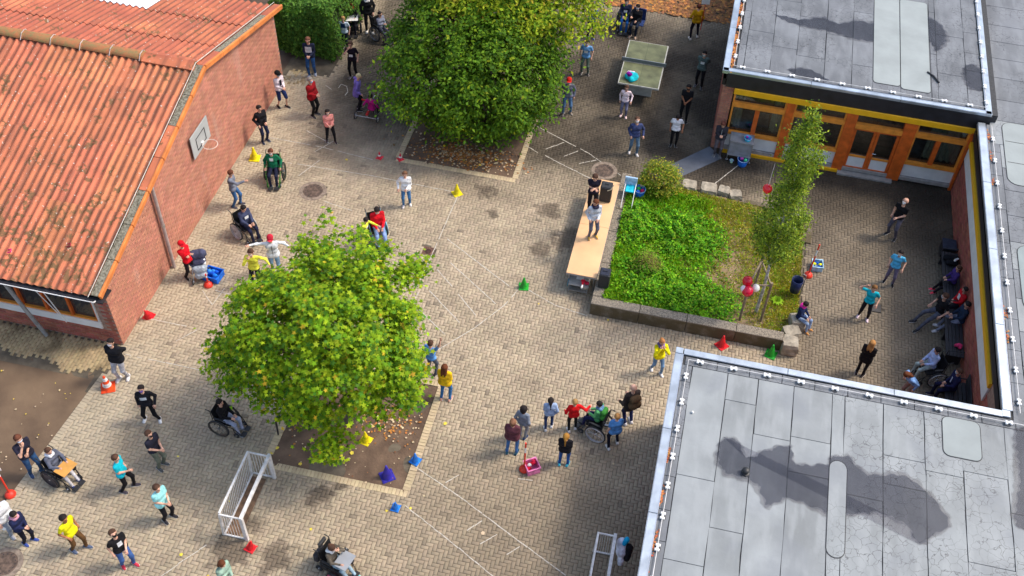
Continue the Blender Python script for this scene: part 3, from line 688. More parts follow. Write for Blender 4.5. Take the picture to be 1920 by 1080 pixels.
def conductor(label, pts, z, step=.83, arms=True):
    t = thing('lightning_conductor', label, 'lightning conductor', (pts[0][0], pts[0][1], z)); o0 = Vector((pts[0][0], pts[0][1]))
    mb = MB(); mb.tube([(p[0]-o0.x, p[1]-o0.y, .085) for p in pts], .011, m_whitemetal, 6); mb.obj('wire', t)
    mg = mat('rust_stain', (.36, .09, .05), .9, .3, 12)
    w = mat('holder_white', (.78, .77, .76), .6, .05, 6); hb = mat('holder_foot', (.07, .07, .075), .8, .1, 6)
    def hm():
        mb = MB(); mb.box((-.062, 0, .075), (.06, .115, .055), w, bev=.012); mb.box((.058, 0, .075), (.06, .115, .055), w, bev=.012); mb.box((0, 0, .08), (.1, .05, .04), w)
        return mb.mesh('wire_holder')
    def fm():
        mb = MB(); mb.lathe([(.085, 0), (.08, .03), (.05, .04)], hb, 10); return mb.mesh('holder_foot')
    H1, F1 = hm(), fm()
    for a, b in zip(pts[:-1], pts[1:]):
        a, b = Vector(a[:2]), Vector(b[:2]); d = b-a; n = max(1, round(d.length/step)); ang = math.atan2(d.y, d.x)
        for k in range(n):
            p = a+d*((k+.35)/n)-o0
            h = link('wire_holder', H1, t, (p.x, p.y, 0), ang+rng.normal(0, .08)); link('holder_foot', F1, h, (0, 0, 0))
    return t
# south east roof
ZS = 3.0
def corner_plate(parent, x, y, z, w, h_):
    mb = MB(); mb.box((x, y, z+.030), (w, h_, .05), m_zinc, bev=.006); mb.box((x, y, z-.03), (w*.98, h_*.98, .10), m_zinc); mb.obj('corner_trim', parent)
SE = thing('flat_roof_building', 'flat roofed building at the bottom right with grey bitumen sheets and a dark puddle', 'building')
mb = MB(); mb.box((8, 8.5, 1.4), (14.5, 18.3, 2.8), m_brickd); mb.obj('wall', SE)
mb = MB(); mb.box((8.1, 8.45, 2.85), (14.96, 18.9, .28), m_seam); mb.obj('roof_slab', SE)
corner_plate(SE, .71, 17.82, ZS, .19, .19); corner_plate(SE, 8.87, 17.84, ZS, .2, .2); edge_trim(SE, [(.62, -1), (.62, 17.72)], ZS, .21, side=-1); edge_trim(SE, [(.82, 17.91), (8.78, 17.91)], ZS, .19, side=-1)
sx = [1.10, 2.0, 2.77, 3.66, 4.62, 4.93, 5.87, 6.86, 7.75, 8.79, 9.8, 10.8, 11.8]
sheets(SE, sx, 9, 17.42, ZS+.012, m_roof, {0: [14.2, 12.0], 1: [16.6, 13.0], 2: [15.75], 3: [15.9, 14.9, 12], 4: [14], 5: [14.6, 11.5], 6: [15.9, 15.1], 7: [15.7, 12.5], 8: [15.9, 13.5], 9: [15.0, 12], 10: [14, 16]})
sheets(SE, [.83, 1.10], 9, 17.42, ZS+.012, m_roofb, {0: [16.9, 16.2, 15.2, 14.1, 13.2, 12.4]}); 
for k in range(13): 
    mb = MB(); mb.box((1.3+k*.82, 17.56, ZS+.003), (.80, .26, .02), m_roofb); mb.obj('edge_sheet', SE)
rpatch(SE, 4.62, 12.9, 5.02, 15.45, ZS+.016, .2, m_roof); rpatch(SE, 7.30, 16.25, 8.2, 17.40, ZS+.016, .16, m_patch)
conductor('white wire on small holders along the left and far edge of the bottom right roof', [(.92, 9.5), (.97, 17.55), (12, 17.55)], ZS, .83)
t = thing('roof_vent', 'small round black vent pipe standing in the puddle on the bottom right roof', 'vent', (2.677, 14.609)+(ZS+.015,))
mb = MB(); mb.lathe([(.10, 0), (.10, .02), (.075, .03), (.075, .10)], m_blackp, 16); mb.obj('flange', t)
mb = MB(); mb.ball((0, 0, .11), .092, m_blackp, 14, 8, (1, 1, .6)); mb.obj('cap', t, smooth=True)
m_pud = mat('wet_bitumen', (.125, .128, .14), .28, .12, 1.2, spec=.6, detail=8)
_N, _L = nn(m_pud); _b = _N['Principled BSDF']; _t = _N.new('ShaderNodeBsdfTransparent'); _t.inputs[0].default_value = (.75, .76, .79, 1); _g = _N.new('ShaderNodeBsdfGlossy'); _g.inputs['Roughness'].default_value = .25; _x = _N.new('ShaderNodeMixShader'); _f = _N.new('ShaderNodeFresnel'); _f.inputs[0].default_value = 1.33; _L.new(_f.outputs[0], _x.inputs[0]); _L.new(_t.outputs[0], _x.inputs[1]); _L.new(_g.outputs[0], _x.inputs[2]); _L.new(_x.outputs[0], [n_ for n_ in _N if n_.type == 'OUTPUT_MATERIAL'][0].inputs[0])
m_tide = m_pud.copy(); m_tide.name = 'tide_mark'; [setattr(n_.inputs[0], 'default_value', (.88, .88, .90, 1)) for n_ in m_tide.node_tree.nodes if n_.type == 'BSDF_TRANSPARENT']
def puddle(px, z, label, parent):
    _puddle(px, z, parent, 0., m_pud); _puddle(px, z-.0022, parent, .04, m_tide, 'tide_mark'); _puddle(px, z-.0044, parent, .09, m_tide, 'tide_mark')
def _puddle(px, z, parent, grow, mm, nm='puddle'):
    P = [Vector(p) for p in px]; n = len(P); out = []; cen = sum(P, Vector((0, 0)))/n; sgn = sum(P[i_-1].x*P[i_].y-P[i_].x*P[i_-1].y for i_ in range(n))
    P = [P[i_]+(Vector(((P[(i_+1) % n]-P[i_-1]).y, -(P[(i_+1) % n]-P[i_-1]).x)).normalized()*grow*rng.uniform(.2, 1.6)*(1 if sgn > 0 else -1)) for i_ in range(n)]
    for i_ in range(n):   # catmull-rom
        p0, p1, p2, p3 = P[i_-1], P[i_], P[(i_+1) % n], P[(i_+2) % n]
        for s in range(12):
            u = s/12; v = .5*((2*p1)+(p2-p0)*u+(2*p0-5*p1+4*p2-p3)*u*u+(3*p1-p0-3*p2+p3)*u**3); out.append((v.x+.03*math.sin(v.y*23)+rng.normal(0, .012), v.y+.03*math.sin(v.x*19)+rng.normal(0, .012), z))
    mb = MB(); mb.add(out, [tuple(range(len(out))) if sgn > 0 else tuple(range(len(out)-1, -1, -1))], mm); o = mb.obj(nm, parent)
    return o
puddle([(2.039, 15.315), (2.279, 15.483), (2.528, 15.281), (2.679, 15.013), (3.159, 15.359), (3.652, 15.588), (3.830, 15.144), (4.490, 15.275), (4.670, 15.501), (5.045, 15.623), (5.491, 15.250), (6.298, 15.402), (6.848, 15.109), (7.349, 14.404), (6.942, 13.960), (6.663, 13.663), (6.408, 14.108), (5.685, 14.283), (5.324, 14.126), (4.600, 14.021), (3.739, 14.168), (3.269, 13.869), (2.986, 14.346), (2.662, 14.487), (2.249, 14.490), (2.014, 14.821)], ZS+.0245, '', SE)
puddle([(9.085, 17.363), (9.338, 17.345), (9.354, 16.042), (9.120, 14.691), (8.870, 14.840), (9.065, 15.971)], ZS+.0245, '', SE)
# east roof
ER = thing('flat_roof_wing', 'flat roofed wing at the right edge with patched bitumen and a brick wall', 'building')
mb = MB(); mb.box((13.9, 29.5, 1.4), (10, 24, 2.8), m_mortar); mb.obj('wall', ER)
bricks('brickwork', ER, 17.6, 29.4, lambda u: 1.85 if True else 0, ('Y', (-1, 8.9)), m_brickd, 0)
mb = MB(); mb.box((8.875, 24.3, 1.79), (.05, 9.9, .56), m_white); mb.obj('window_sill_band', ER)
mb = MB(); mb.box((8.86, 24.3, 2.17), (.09, 9.9, .20), m_yellow); mb.obj('window_sill', ER)
mb = MB(); mb.box((8.91, 24.3, 2.36), (.06, 9.9, .2), m_glass); mb.obj('window', ER)
mb = MB(); mb.box((8.87, 23.6, 2.72), (.08, 11.6, .5), m_black); mb.obj('fascia', ER)
mb = MB(); mb.box((13.9, 23.3, 2.86), (10.14, 11.8, .25), m_seam); mb.box((14.06, 35.3, 2.86), (9.8, 12.2, .25), m_seam); mb.obj('roof_slab', ER)
edge_trim(ER, [(8.80, 17.95), (8.80, 29.3)], ZS, .24, side=-1)
sheets(ER, [9.06, 9.42], 17.6, 29.3, ZS+.012, m_roofb, {0: [18.9, 20, 21.1, 22.6, 24, 25.4, 26.9, 28]})
for k, (a, b, mm) in enumerate([(17.2, 18.3, m_roofb), (18.3, 19.5, m_roof), (19.5, 20.7, m_roofb), (20.7, 21.9, m_roof), (21.9, 23.0, m_roofb), (23.0, 24.1, m_roof), (24.1, 25.2, m_roofb), (25.2, 26.3, m_roofb), (26.3, 27.3, m_roofb), (27.3, 28.4, m_roof), (28.4, 29.6, m_roof), (29.6, 30.7, m_roofb), (30.7, 31.9, m_roofb), (31.9, 33, m_roofb), (33, 34, m_roofb), (34, 35, m_roofb), (35, 36.2, m_roofb), (36.2, 37.3, m_roofb), (37.3, 38.6, m_roof), (38.6, 40, m_roofb), (40, 41.3, m_roofb)]):
    mb = MB(); x0_ = 9.43 if b < 29.5 else 9.18; x1_ = 11.2+rng.uniform(-.5, .5); c_ = ((a+b)/2)
    mb.box(((x0_+x1_)/2, c_, ZS+.003), (x1_-x0_, b-a-.02, .02), mm); mb.obj('roofing_sheet', ER)
    mb = MB(); mb.box(((x1_+.02+15)/2, c_, ZS+.003), (15-x1_-.02, b-a-.02, .02), mm); mb.obj('roofing_sheet', ER)
rpatch(ER, 9.55, 26.6, 12.6, 29.55, ZS+.016, .3, m_patch); rpatch(ER, 9.6, 21.5, 12.6, 24.0, ZS+.016, .3, m_patchg)
for yy in (27.6, 28.6): mb = MB(); mb.box((11.1, yy, ZS+.0305), (3.0, .02, .003), m_seam); mb.obj('tar_joint', ER)
conductor('white wire on small holders along the edge of the right wing roof', [(9.2, 17.9), (9.2, 29.2)], ZS, 1.0)
# north building
ZN = 3.3
NB = thing('classroom_building', 'classroom building with orange wooden windows, yellow beam, black fascia and flat roof', 'building')
YF = 29.46
mb = MB(); mb.box((4.9, 36.0, 1.3), (8.2, 10.0, 2.6), m_mortar); mb.obj('wall', NB)
NB.children[0].hide_render = False
bricks('brickwork', NB, .70, 1.08, lambda u: 2.72, ('X', (-1, YF)), m_brick, 0, L_=.19)
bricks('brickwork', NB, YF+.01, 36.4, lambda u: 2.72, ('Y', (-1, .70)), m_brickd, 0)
mb = MB(); mb.box((.89, YF+.3, 1.35), (.37, .58, 2.7), m_mortar); mb.box((.705+.02, 33, 1.35), (.03, 7, 2.7), m_mortar); mb.obj('pier', NB)
mb = MB(); mb.box((4.98, YF-.01, 2.985), (8.4, .16, .53), m_black); mb.box((.70, 33, 2.985), (.1, 7.1, .53), m_black); mb.obj('fascia', NB)
mb = MB(); mb.box((4.97, YF-.05, 2.61), (7.76, .16, .22), m_yellow, bev=.01); mb.obj('yellow_beam', NB)
mb = MB(); mb.box((5, 33.2, 3.13), (8.7, 7.5, .30), m_seam); mb.obj('roof_slab', NB)
edge_trim(NB, [(.6, 36.7), (.6, 29.38)], ZN, .20, side=1); edge_trim(NB, [(.6, 29.39), (9.14, 29.39)], ZN, .16, side=1); edge_trim(NB, [(9.14, 29.38), (9.14, 36.7)], ZN, .2, side=1)
mb = MB(); mb.box((9.08, 33, 3.13), (.06, 7.2, .3), m_black); mb.obj('fascia', NB)
sheets(NB, [1.0, 1.23, 2.08, 2.90, 3.83, 4.72, 5.41, 6.30, 7.29, 7.50, 8.43, 8.92], 29.62, 36.4, ZN+.012, m_roofb, {0: [31, 33], 1: [33.9, 31.9], 2: [31.2, 34], 3: [33.2, 30.9], 4: [32.4], 5: [30.9, 34], 6: [31.8], 7: [33], 8: [32.2, 34.7], 9: [31.2, 33.4], 10: [30.6, 31.6, 32.6, 33.8]})
rpatch(NB, 5.42, 30.1, 6.28, 36, ZN+.016, .12, m_patch); rpatch(NB, 6.31, 30.0, 7.25, 35.2, ZN+.016, .12, m_patch)
puddle([(2.111, 32.981), (2.532, 33.004), (2.902, 32.947), (3.710, 33.274), (4.174, 33.082), (4.894, 33.449), (5.441, 33.442), (6.354, 34.191), (7.271, 34.288), (7.716, 33.927), (7.835, 33.165), (7.493, 32.448), (7.239, 32.903), (6.344, 32.901), (5.807, 32.437), (4.734, 32.384), (4.010, 32.557), (3.102, 32.617), (2.456, 32.755)], ZN+.0245, '', NB)
puddle([(8.432, 31.805), (8.784, 31.903), (9.093, 31.255), (8.973, 30.649), (8.550, 30.674), (8.370, 31.200)], ZN+.0245, '', NB)
puddle([(2.714, 30.007), (3.224, 30.207), (3.842, 29.944), (3.935, 29.769), (3.073, 29.788)], ZN+.0245, '', NB)
conductor('white wire on small holders round the edge of the classroom roof at the top right', [(.92, 36.3), (.92, 29.66), (8.98, 29.66), (8.98, 36.3)], ZN, .82)
leaf_scatter('gutter_leaves', np.concatenate([np.stack([rng.uniform(.79, .92, 420), rng.choice([29.9, 30.6, 31.3, 32.2, 33.0], 420)+rng.normal(0, .2, 420)], -1)]), .035, [l_o, mat('leaf_red', (.45, .12, .04), .8, .1, 9, rnd=.3), l_o], 'orange leaves caught along the left gutter of the classroom roof', 'fallen leaves', zf=lambda x, y: ZN+.02)
m_rl = MC['leaf_red']
leaf_scatter('gutter_leaves', np.concatenate([np.stack([rng.normal(9.1, .03, 90), rng.choice([21.2, 20.4, 26.5, 27.8, 28.7], 90)+rng.normal(0, .12, 90)], -1), np.stack([rng.normal(.85, .02, 120), rng.choice([11.2, 12.3, 13.5, 14.6], 120)+rng.normal(0, .15, 120)], -1)]), .03, [m_rl, m_rl, l_o], 'reddish leaves caught beside the wires of the two lower roofs', 'fallen leaves', zf=lambda x, y: ZS+.03)
mb = MB(); mb.tube([(7.162, 31.098)+(ZN+.05,), (7.364, 30.921)+(ZN+.05,), (7.527, 30.620)+(ZN+.05,)], .03, m_black, 6)
link('bent_strip', mb.mesh('bent_strip'), None, label='short bent black strip lying on the classroom roof near its right end', category='debris')
mb = MB(); mb.ball((0, 0, .03), .035, m_white); link('pebble', mb.mesh('pebble'), None, (*(1.262, 15.993), ZS+.02), label='small white ball lying on the bottom right roof', category='ball')
# facade: windows and doors
def fbox(x0, x1, z0, z1, m, name, parent, dy=0, th=.1, bev=0):
    mb = MB(); mb.box(((x0+x1)/2, YF+dy, (z0+z1)/2), (x1-x0, th, z1-z0), m, bev=bev); return mb.obj(name, parent)
def bay(x0, x1, mull, name='window'):
    w = fbox(x0, x1, .78, .90, m_orange2, name, NB, -.02, .14)
    fbox(x0, x1, 1.95, 2.15, m_orange2, 'transom', w, -.015, .12)
    for a in (x0, x1-.06): fbox(a, a+.06, .90, 1.95, m_orange2, 'frame', w, 0, .1); fbox(a, a+.06, 2.15, 2.5, m_orange2, 'frame', w, 0, .1)
    if mull: fbox(mull-.075, mull+.075, .90, 1.95, m_orange, 'mullion', w, -.01, .12)
    e = [x0+.06]+([mull-.075, mull+.075] if mull else [])+[x1-.06]
    for a, b in zip(e[::2], e[1::2]): fbox(a, b, .90, 1.95, m_glassc, 'pane', w, .03, .008)
    fbox(x0+.06, x1-.06, 2.15, 2.5, m_glassc, 'pane', w, .03, .008)
    fbox(x0, x1, .24, .78, m_white, 'white_panel', w, .01, .06)
    return w
m_glassc = bpy.data.materials.new('clear_glass'); m_glassc.use_nodes = True
_N, _L = nn(m_glassc); _N.clear(); _o = _N.new('ShaderNodeOutputMaterial'); _t = _N.new('ShaderNodeBsdfTransparent'); _g = _N.new('ShaderNodeBsdfGlossy'); _g.inputs['Roughness'].default_value = .03
_t.inputs[0].default_value = (.75, .78, .78, 1); _f = _N.new('ShaderNodeFresnel'); _f.inputs[0].default_value = 1.5; _m = _N.new('ShaderNodeMixShader'); _L.new(_f.outputs[0], _m.inputs[0]); _L.new(_t.outputs[0], _m.inputs[1]); _L.new(_g.outputs[0], _m.inputs[2]); _L.new(_m.outputs[0], _o.inputs[0])
bay(1.12, 2.88, 1.99); bay(3.14, 4.84, 3.92); bay(7.11, 8.78, 7.92)
for a, b in ((2.88, 3.14), (4.84, 5.19), (6.70, 7.11)): fbox(a, b, .02, 2.5, m_orange, 'post', NB, -.03, .16, .008)
fbox(8.78, 8.87, .02, 2.55, m_orange, 'post', NB, -.04, .2)
fbox(5.19, 6.70, 1.95, 2.12, m_orange2, 'door_transom', NB, -.04, .18); fbox(5.19, 6.70, 2.12, 2.5, m_glassc, 'pane', NB, .03, .008)
for a, b, hx in ((5.20, 5.94, 5.98), (5.95, 6.69, 6.0)):
    dr = fbox(a, b, .12, .26, m_orange, 'door', NB, -.01, .08)
    fbox(a, b, 1.84, 1.95, m_orange, 'rail', dr, -.01, .08); fbox(a, a+.09, .26, 1.84, m_orange, 'stile', dr, -.012, .08); fbox(b-.09, b, .26, 1.84, m_orange, 'stile', dr, -.012, .08)
    fbox(a+.09, b-.09, .70, .76, m_orange2, 'rail', dr, -.03, .06); fbox(a+.09, b-.09, .26, .70, m_white, 'kick_panel', dr, .0, .05); fbox(a+.09, b-.09, .76, 1.84, m_glassc, 'pane', dr, .01, .008)
    if a > 5.5: mb = MB(); mb.tube([(a+.05, YF-.06, 1.0), (a+.05, YF-.11, 1.0), (a+.17, YF-.11, 1.0)], .012, m_chrome, 6); mb.obj('handle', dr)
fbox(6.9, 8.86, -.05, .10, m_yellow, 'base_trim', NB, -.12, .12); fbox(1.1, 5.06, -.05, .10, m_yellow, 'base_trim', NB, -.12, .12)
fbox(5.06, 6.9, -.05, .06, mat('doorstep', (.30, .28, .26), .8), 'doorstep', NB, -.14, .3); fbox(1.1, 8.8, .10, .22, mat('ledge_grey', (.33, .30, .28), .7), 'ledge', NB, -.05, .1)
# interior: floor, back wall, curtains
NB.children[0].scale = (1, 1, 1)
NBw = NB.children[0]; bpy.data.objects.remove(NBw)
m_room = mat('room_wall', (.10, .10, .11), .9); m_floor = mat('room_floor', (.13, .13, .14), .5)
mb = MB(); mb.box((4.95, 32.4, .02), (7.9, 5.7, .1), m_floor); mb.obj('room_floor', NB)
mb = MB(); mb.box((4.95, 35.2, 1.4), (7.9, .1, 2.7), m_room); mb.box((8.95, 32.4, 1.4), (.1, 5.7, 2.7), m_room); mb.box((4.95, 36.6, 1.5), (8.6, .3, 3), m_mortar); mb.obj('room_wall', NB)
for x, y in ((1.9, 30.5), (4.0, 30.6), (7.4, 30.5), (5.9, 31.5)):
    mb = MB(); mb.box((x, y, .72), (1.2, .7, .04), mat('desk_grey', (.32, .34, .36), .5)); mb.box((x, y, .4), (.9, .04, .6), m_steel); mb.obj('desk', NB)
m_curt = mat('sage_curtain', (.40, .42, .30), .9, .1, 6)
def curtain(x0, x1, z0=.93, z1=2.5):
    n = int((x1-x0)/.035)+1; xs = np.linspace(x0, x1, n); V = []
    for z in (z0, z1): V += [(x, YF+.22+.05*math.sin(i*1.15)+.01*math.sin(i*.4), z) for i, x in enumerate(xs)]
    F = [(i, i+1, n+i+1, n+i) for i in range(n-1)]; link('curtain', mesh_from('curtain', V, F, [m_curt], smooth=True), NB)
curtain(1.2, 1.52); curtain(2.5, 2.84); curtain(7.75, 8.72); curtain(3.3, 3.5); curtain(7.62, 7.74)
# ---------------------------------------------------------------- raised bed walls and boulders
def conc_block(name, poly, z0, z1, label, cat, parent=None):
    mb = MB(); mb.prism(poly, z0, z1, m_conc); return link(name, mb.mesh(name), parent, label=label, category=cat) if parent is None else link(name, mb.mesh(name), parent)
def mossy(N, L):
    p = worldpos(N); sp = N.new('ShaderNodeSeparateXYZ'); L.new(p, sp.inputs[0]); a = maprange(N, L, sp.outputs[2], .475, .44)
    b = maprange(N, L, noise(N, L, p, 3.0, 8), .30, .55, .45, .97); return mathn(N, L, 'MULTIPLY', a, b)
overlay(m_conc, [(mossy, (.10, .075, .035))])
RW = thing('planter_wall', 'low exposed aggregate concrete wall round two sides of the raised bed', 'wall', (-2, 21, 0))
for k, (a, b) in enumerate(((-2.0, -.55), (-.55, .85), (.85, 2.3), (2.3, 3.68))):
    mb = MB(); mb.box(((a+b)/2+2, .16, .22), (b-a-.012, .32, .54), m_conc, bev=.012); mb.obj('wall_block', RW)
for k in range(4):
    a = 21.33+k*1.38; mb = MB(); mb.box((.16, a+.69-21, .22), (.32, 1.366, .54), m_conc, bev=.012); mb.obj('wall_block', RW)
def boulder(px, py, d, label, rz=0., z=0.):
    n = 5; V = []; idx = {}; F = []
    def key(i, j, k):
        if (i, j, k) not in idx:
            p = np.array([i, j, k])/(n-1)*2-1; ed = (np.abs(p) > .99).sum(); p = p*(1-.055*max(0, ed-1)); sl = .16*p[2]
            p[:2] *= 1-.08*(p[2]+1)/2; p = p+rng.normal(0, .035, 3)+np.array([sl*sk[0]*.4, sl*sk[1]*.4, .12*(sk[0]*p[0]+sk[1]*p[1])*(p[2] > 0)])
            idx[(i, j, k)] = len(V); V.append((p[0]*d[0]/2, p[1]*d[1]/2, (p[2]+1)*d[2]/2))
        return idx[(i, j, k)]
    sk = rng.normal(0, .8, 2)
    for a in range(n-1):
        for b in range(n-1):
            for fx in (0, n-1):
                q = [key(fx, a, b), key(fx, a+1, b), key(fx, a+1, b+1), key(fx, a, b+1)]; F.append(q if fx else q[::-1])
                q = [key(a, fx, b), key(a, fx, b+1), key(a+1, fx, b+1), key(a+1, fx, b)]; F.append(q if fx else q[::-1])
                q = [key(a, b, fx), key(a+1, b, fx), key(a+1, b+1, fx), key(a, b+1, fx)]; F.append(q if fx else q[::-1])
    mb = MB(); mb.add(V, F, m_stone); link('boulder', mb.mesh('boulder'), None, (px, py, z), rz, label=label, category='boulder')
boulder(*(0.231, 26.991), (.52, .42, .42), 'flat topped pale boulder nearest the grey mat on the far side of the raised bed', .0, -.02)
boulder(*(0.884, 27.033), (.58, .46, .40), 'second pale boulder from the left in the row behind the raised bed', .1, -.02)
boulder(*(1.375, 27.084), (.40, .40, .38), 'third pale boulder from the left in the row behind the raised bed', -.1, -.02)
boulder(*(1.752, 27.027), (.46, .38, .34), 'mossy boulder at the right end of the row behind the raised bed', .3, -.02)
boulder(3.90, 21.08, (.50, .52, .50), 'square sandstone boulder at the near right corner of the raised bed', .05, -.03)
boulder(3.95, 21.62, (.55, .42, .34), 'rounded mossy boulder beside the seated child in the pink scarf', .5, -.03)
conc_block('concrete_kerb', [(1.75+.25, 26.75), (3.3, 26.75), (3.3, 26.95), (2.0, 26.95)], -.05, .16, 'low concrete kerb at the far edge of the raised bed behind the birch', 'kerb')
conc_block('concrete_slab', [(3.85, 25.6), (4.35, 25.6), (4.35, 26.5), (3.85, 26.5)], -.05, .05, 'flat concrete slab beside the birch at the right rim of the raised bed', 'slab')
mb = MB()
for k in range(2): mb.box((4.13, 23.6+k*1.6-.8, .01), (.06, 1.58, .08), m_conc)
link('bed_kerb', mb.mesh('bed_kerb'), None, label='thin concrete kerb between the raised bed and the right court', category='kerb')
# grey mat
a = [(-0.590, 28.102), (-0.319, 27.437), (1.163, 28.962), (0.666, 29.454)]
mb = MB(); mb.prism([a[0], a[1], a[2], a[3]], .004, .014, mat('grey_rubber_mat', (.10, .11, .135), .85, .1, 2)); link('floor_mat', mb.mesh('floor_mat'), None, label='long slate grey mat lying on the paving in front of the man in grey', category='mat')
# ---------------------------------------------------------------- vegetation
def leafmat(name, c, rnd=.35, tr=.35):
    m = mat(name, c, .68, .1, 3, rnd=rnd, spec=.18)
    N, L = nn(m); b = N['Principled BSDF']; src_ = color_socket(m).links[0].from_socket
    t_ = N.new('ShaderNodeBsdfTranslucent'); hs = N.new('ShaderNodeHueSaturation'); hs.inputs['Saturation'].default_value = 1.25; hs.inputs['Value'].default_value = 1.25; hs.inputs['Hue'].default_value = .485
    L.new(src_, hs.inputs['Color']); L.new(hs.outputs[0], t_.inputs[0]); x = N.new('ShaderNodeMixShader'); x.inputs[0].default_value = tr
    o = [n for n in N if n.type == 'OUTPUT_MATERIAL'][0]; L.new(b.outputs[0], x.inputs[1]); L.new(t_.outputs[0], x.inputs[2]); L.new(x.outputs[0], o.inputs[0])
    return m
def leaf_mesh(name, P, Nn, size, shape, mats, w, cup=.15, parent=None, **pr):
    """P centres, Nn normals, one polygon leaf each; shape = list of (r, angle)"""
    n = len(P); Nn = Nn/np.linalg.norm(Nn, axis=1, keepdims=True)
    a = rng.normal(0, 1, (n, 3)); a -= Nn*(a*Nn).sum(1, keepdims=True); a /= np.linalg.norm(a, axis=1, keepdims=True); b = np.cross(Nn, a)
    k = len(shape); s = size*rng.uniform(.65, 1.25, n); V = np.zeros((n, k+1, 3)); V[:, k] = P
    for i, (r, t) in enumerate(shape):
        rr = (s*r)[:, None]; V[:, i] = P+a*rr*math.cos(t)+b*rr*math.sin(t)-Nn*rr*cup*rng.uniform(-.4, 1.6, (n, 1))
    idx = np.arange(n)[:, None]*(k+1)
    F = np.concatenate([np.stack([idx[:, 0]+i, idx[:, 0]+(i+1) % k, idx[:, 0]+k], -1) for i in range(k)])
    mi = rng.choice(len(mats), n, p=np.array(w)/sum(w)); rn = rng.uniform(0, 1, n)
    return link(name, mesh_from(name, V.reshape(-1, 3), F, mats, mi=np.tile(mi, k), rnd=np.tile(rn, k)), parent, **pr)
STAR = [(1 if i % 2 == 0 else .45, i*math.pi/5) for i in range(10)]
OVAL = [(1, 0), (.55, 1.1), (.9, math.pi), (.55, -1.1)]
BLADE = [(1, 0), (.16, 1.57), (.9, math.pi), (.16, -1.57)]
def crown_points(c, rad, nclump, per, cs, lobes=9, fill=.25, droop=.2, bottom=-.95, taper=0., amp=.2):
    """clumps of leaves spread on a lobed crown: returns centres and normals"""
    D = rng.normal(0, 1, (lobes, 3)); D /= np.linalg.norm(D, axis=1, keepdims=True); am = rng.uniform(-.8*amp, 1.2*amp, lobes)
    u = rng.normal(0, 1, (nclump*2, 3)); u /= np.linalg.norm(u, axis=1, keepdims=True); u = u[u[:, 2] > bottom][:nclump]
    r = 1+sum(am[i]*np.exp(-((u-D[i])**2).sum(1)/.18) for i in range(lobes))
    r *= np.where(rng.uniform(0, 1, len(u)) < fill, rng.uniform(.3, .85, len(u)), rng.uniform(.84, 1.08, len(u)))
    cc = np.array(c)+u*r[:, None]*np.array(rad)
    if taper: cc[:, :2] = np.array(c)[:2]+(cc[:, :2]-np.array(c)[:2])*(1-taper*(cc[:, 2:3]-c[2])/rad[2])
    P = np.repeat(cc, per, 0); U = np.repeat(u, per, 0); n = len(P)
    off = rng.normal(0, 1, (n, 3))*np.array([cs, cs, cs*.5]); 
    off[:, 2] -= droop*np.hypot(off[:, 0], off[:, 1])
    P = P+off; Nn = U*.7+np.array([0, 0, .9])+rng.normal(0, .45, (n, 3)); return P, Nn, cc
def trunk(parent, base, top, r, cc, nl=14, m=None, jit=.0):
    mb = MB(); m = m or m_lead; base, top = Vector(base), Vector(top); pts = [base+(top-base)*t+Vector((math.sin(t*5)*.04, math.cos(t*4)*.03-.03, 0)) for t in (0, .15, .35, .6, .8, 1)]
    mb.tube(pts, [r*1.35, r, r*.85, r*.6, r*.4, r*.15], m, 9)
    idx = rng.choice(len(cc), min(nl, len(cc)), replace=False)
    for i in idx:
        e = Vector(cc[i]); f = rng.uniform(.25, .85); p = base+(top-base)*f; e2 = p+(e-p)*.93; mid = (p+e2)/2+Vector((0, 0, .12*(e2-p).length))
        mb.tube([p, mid, e2], [r*.38*(1-f*.5), r*.2, r*.05], m, 6)
    mb.obj('trunk', parent)
# front maple
g1 = leafmat('maple_leaf', (.19, .335, .010)); g2 = leafmat('maple_leaf_light', (.33, .46, .016)); g3 = leafmat('maple_leaf_yellow', (.60, .44, .03)); g4 = leafmat('maple_leaf_dark', (.09, .21, .018))
T1 = thing('maple_tree', 'bright green maple tree with a few yellow leaves standing in the near brick edged bed', 'tree', (-7.55, 15.7, 0))
ctr = np.array([-.34, -.05, 3.65])
P, Nn, cc = crown_points(ctr, (2.15, 1.95, 2.0), 430, 50, .16, 34, .30, .5, -.55, .14, .30)
# side spikes seen in the photograph
ex = []
for (sx_, sy_, sz_, n, s) in ((-1.0, 1.5, 5.2, 8, .2), (1.45, 1.6, 4.7, 7, .2), (.3, 1.7, 4.9, 6, .2), (-2.6, -.9, 3.6, 8, .22), (.35, -2.0, 2.0, 5, .16), (.3, -2.15, 1.7, 4, .12), (1.75, -.9, 3.1, 8, .2), (-1.9, .4, 3.9, 6, .2), (-2.1, -.5, 3.3, 9, .25), (1.7, -.2, 3.2, 8, .25), (-.6, 1.1, 5.0, 11, .34), (.5, 1.0, 4.9, 11, .34), (0, .4, 5.3, 7, .36), (1.2, .6, 4.3, 6, .3), (-.7, -1.3, 2.3, 9, .3), (-1.6, -.9, 2.5, 8, .28)):
    for k in range(n): ex.append(np.array([sx_, sy_, sz_])+rng.normal(0, s*1.1, 3))
ex = np.array(ex); q = np.repeat(ex, 44, 0); o_ = rng.normal(0, 1, q.shape)*[.17, .17, .09]; P = np.concatenate([P, q+o_]); Nn = np.concatenate([Nn, rng.normal(0, .4, q.shape)+[0, 0, 1]])
leaf_mesh('crown', P, Nn, .072, STAR, [g1, g2, g3, g4], (.44, .32, .02, .22), parent=T1)
trunk(T1, (0, 0, 0), (-.3, .1, 4.6), .13, np.concatenate([cc, ex]), 34)
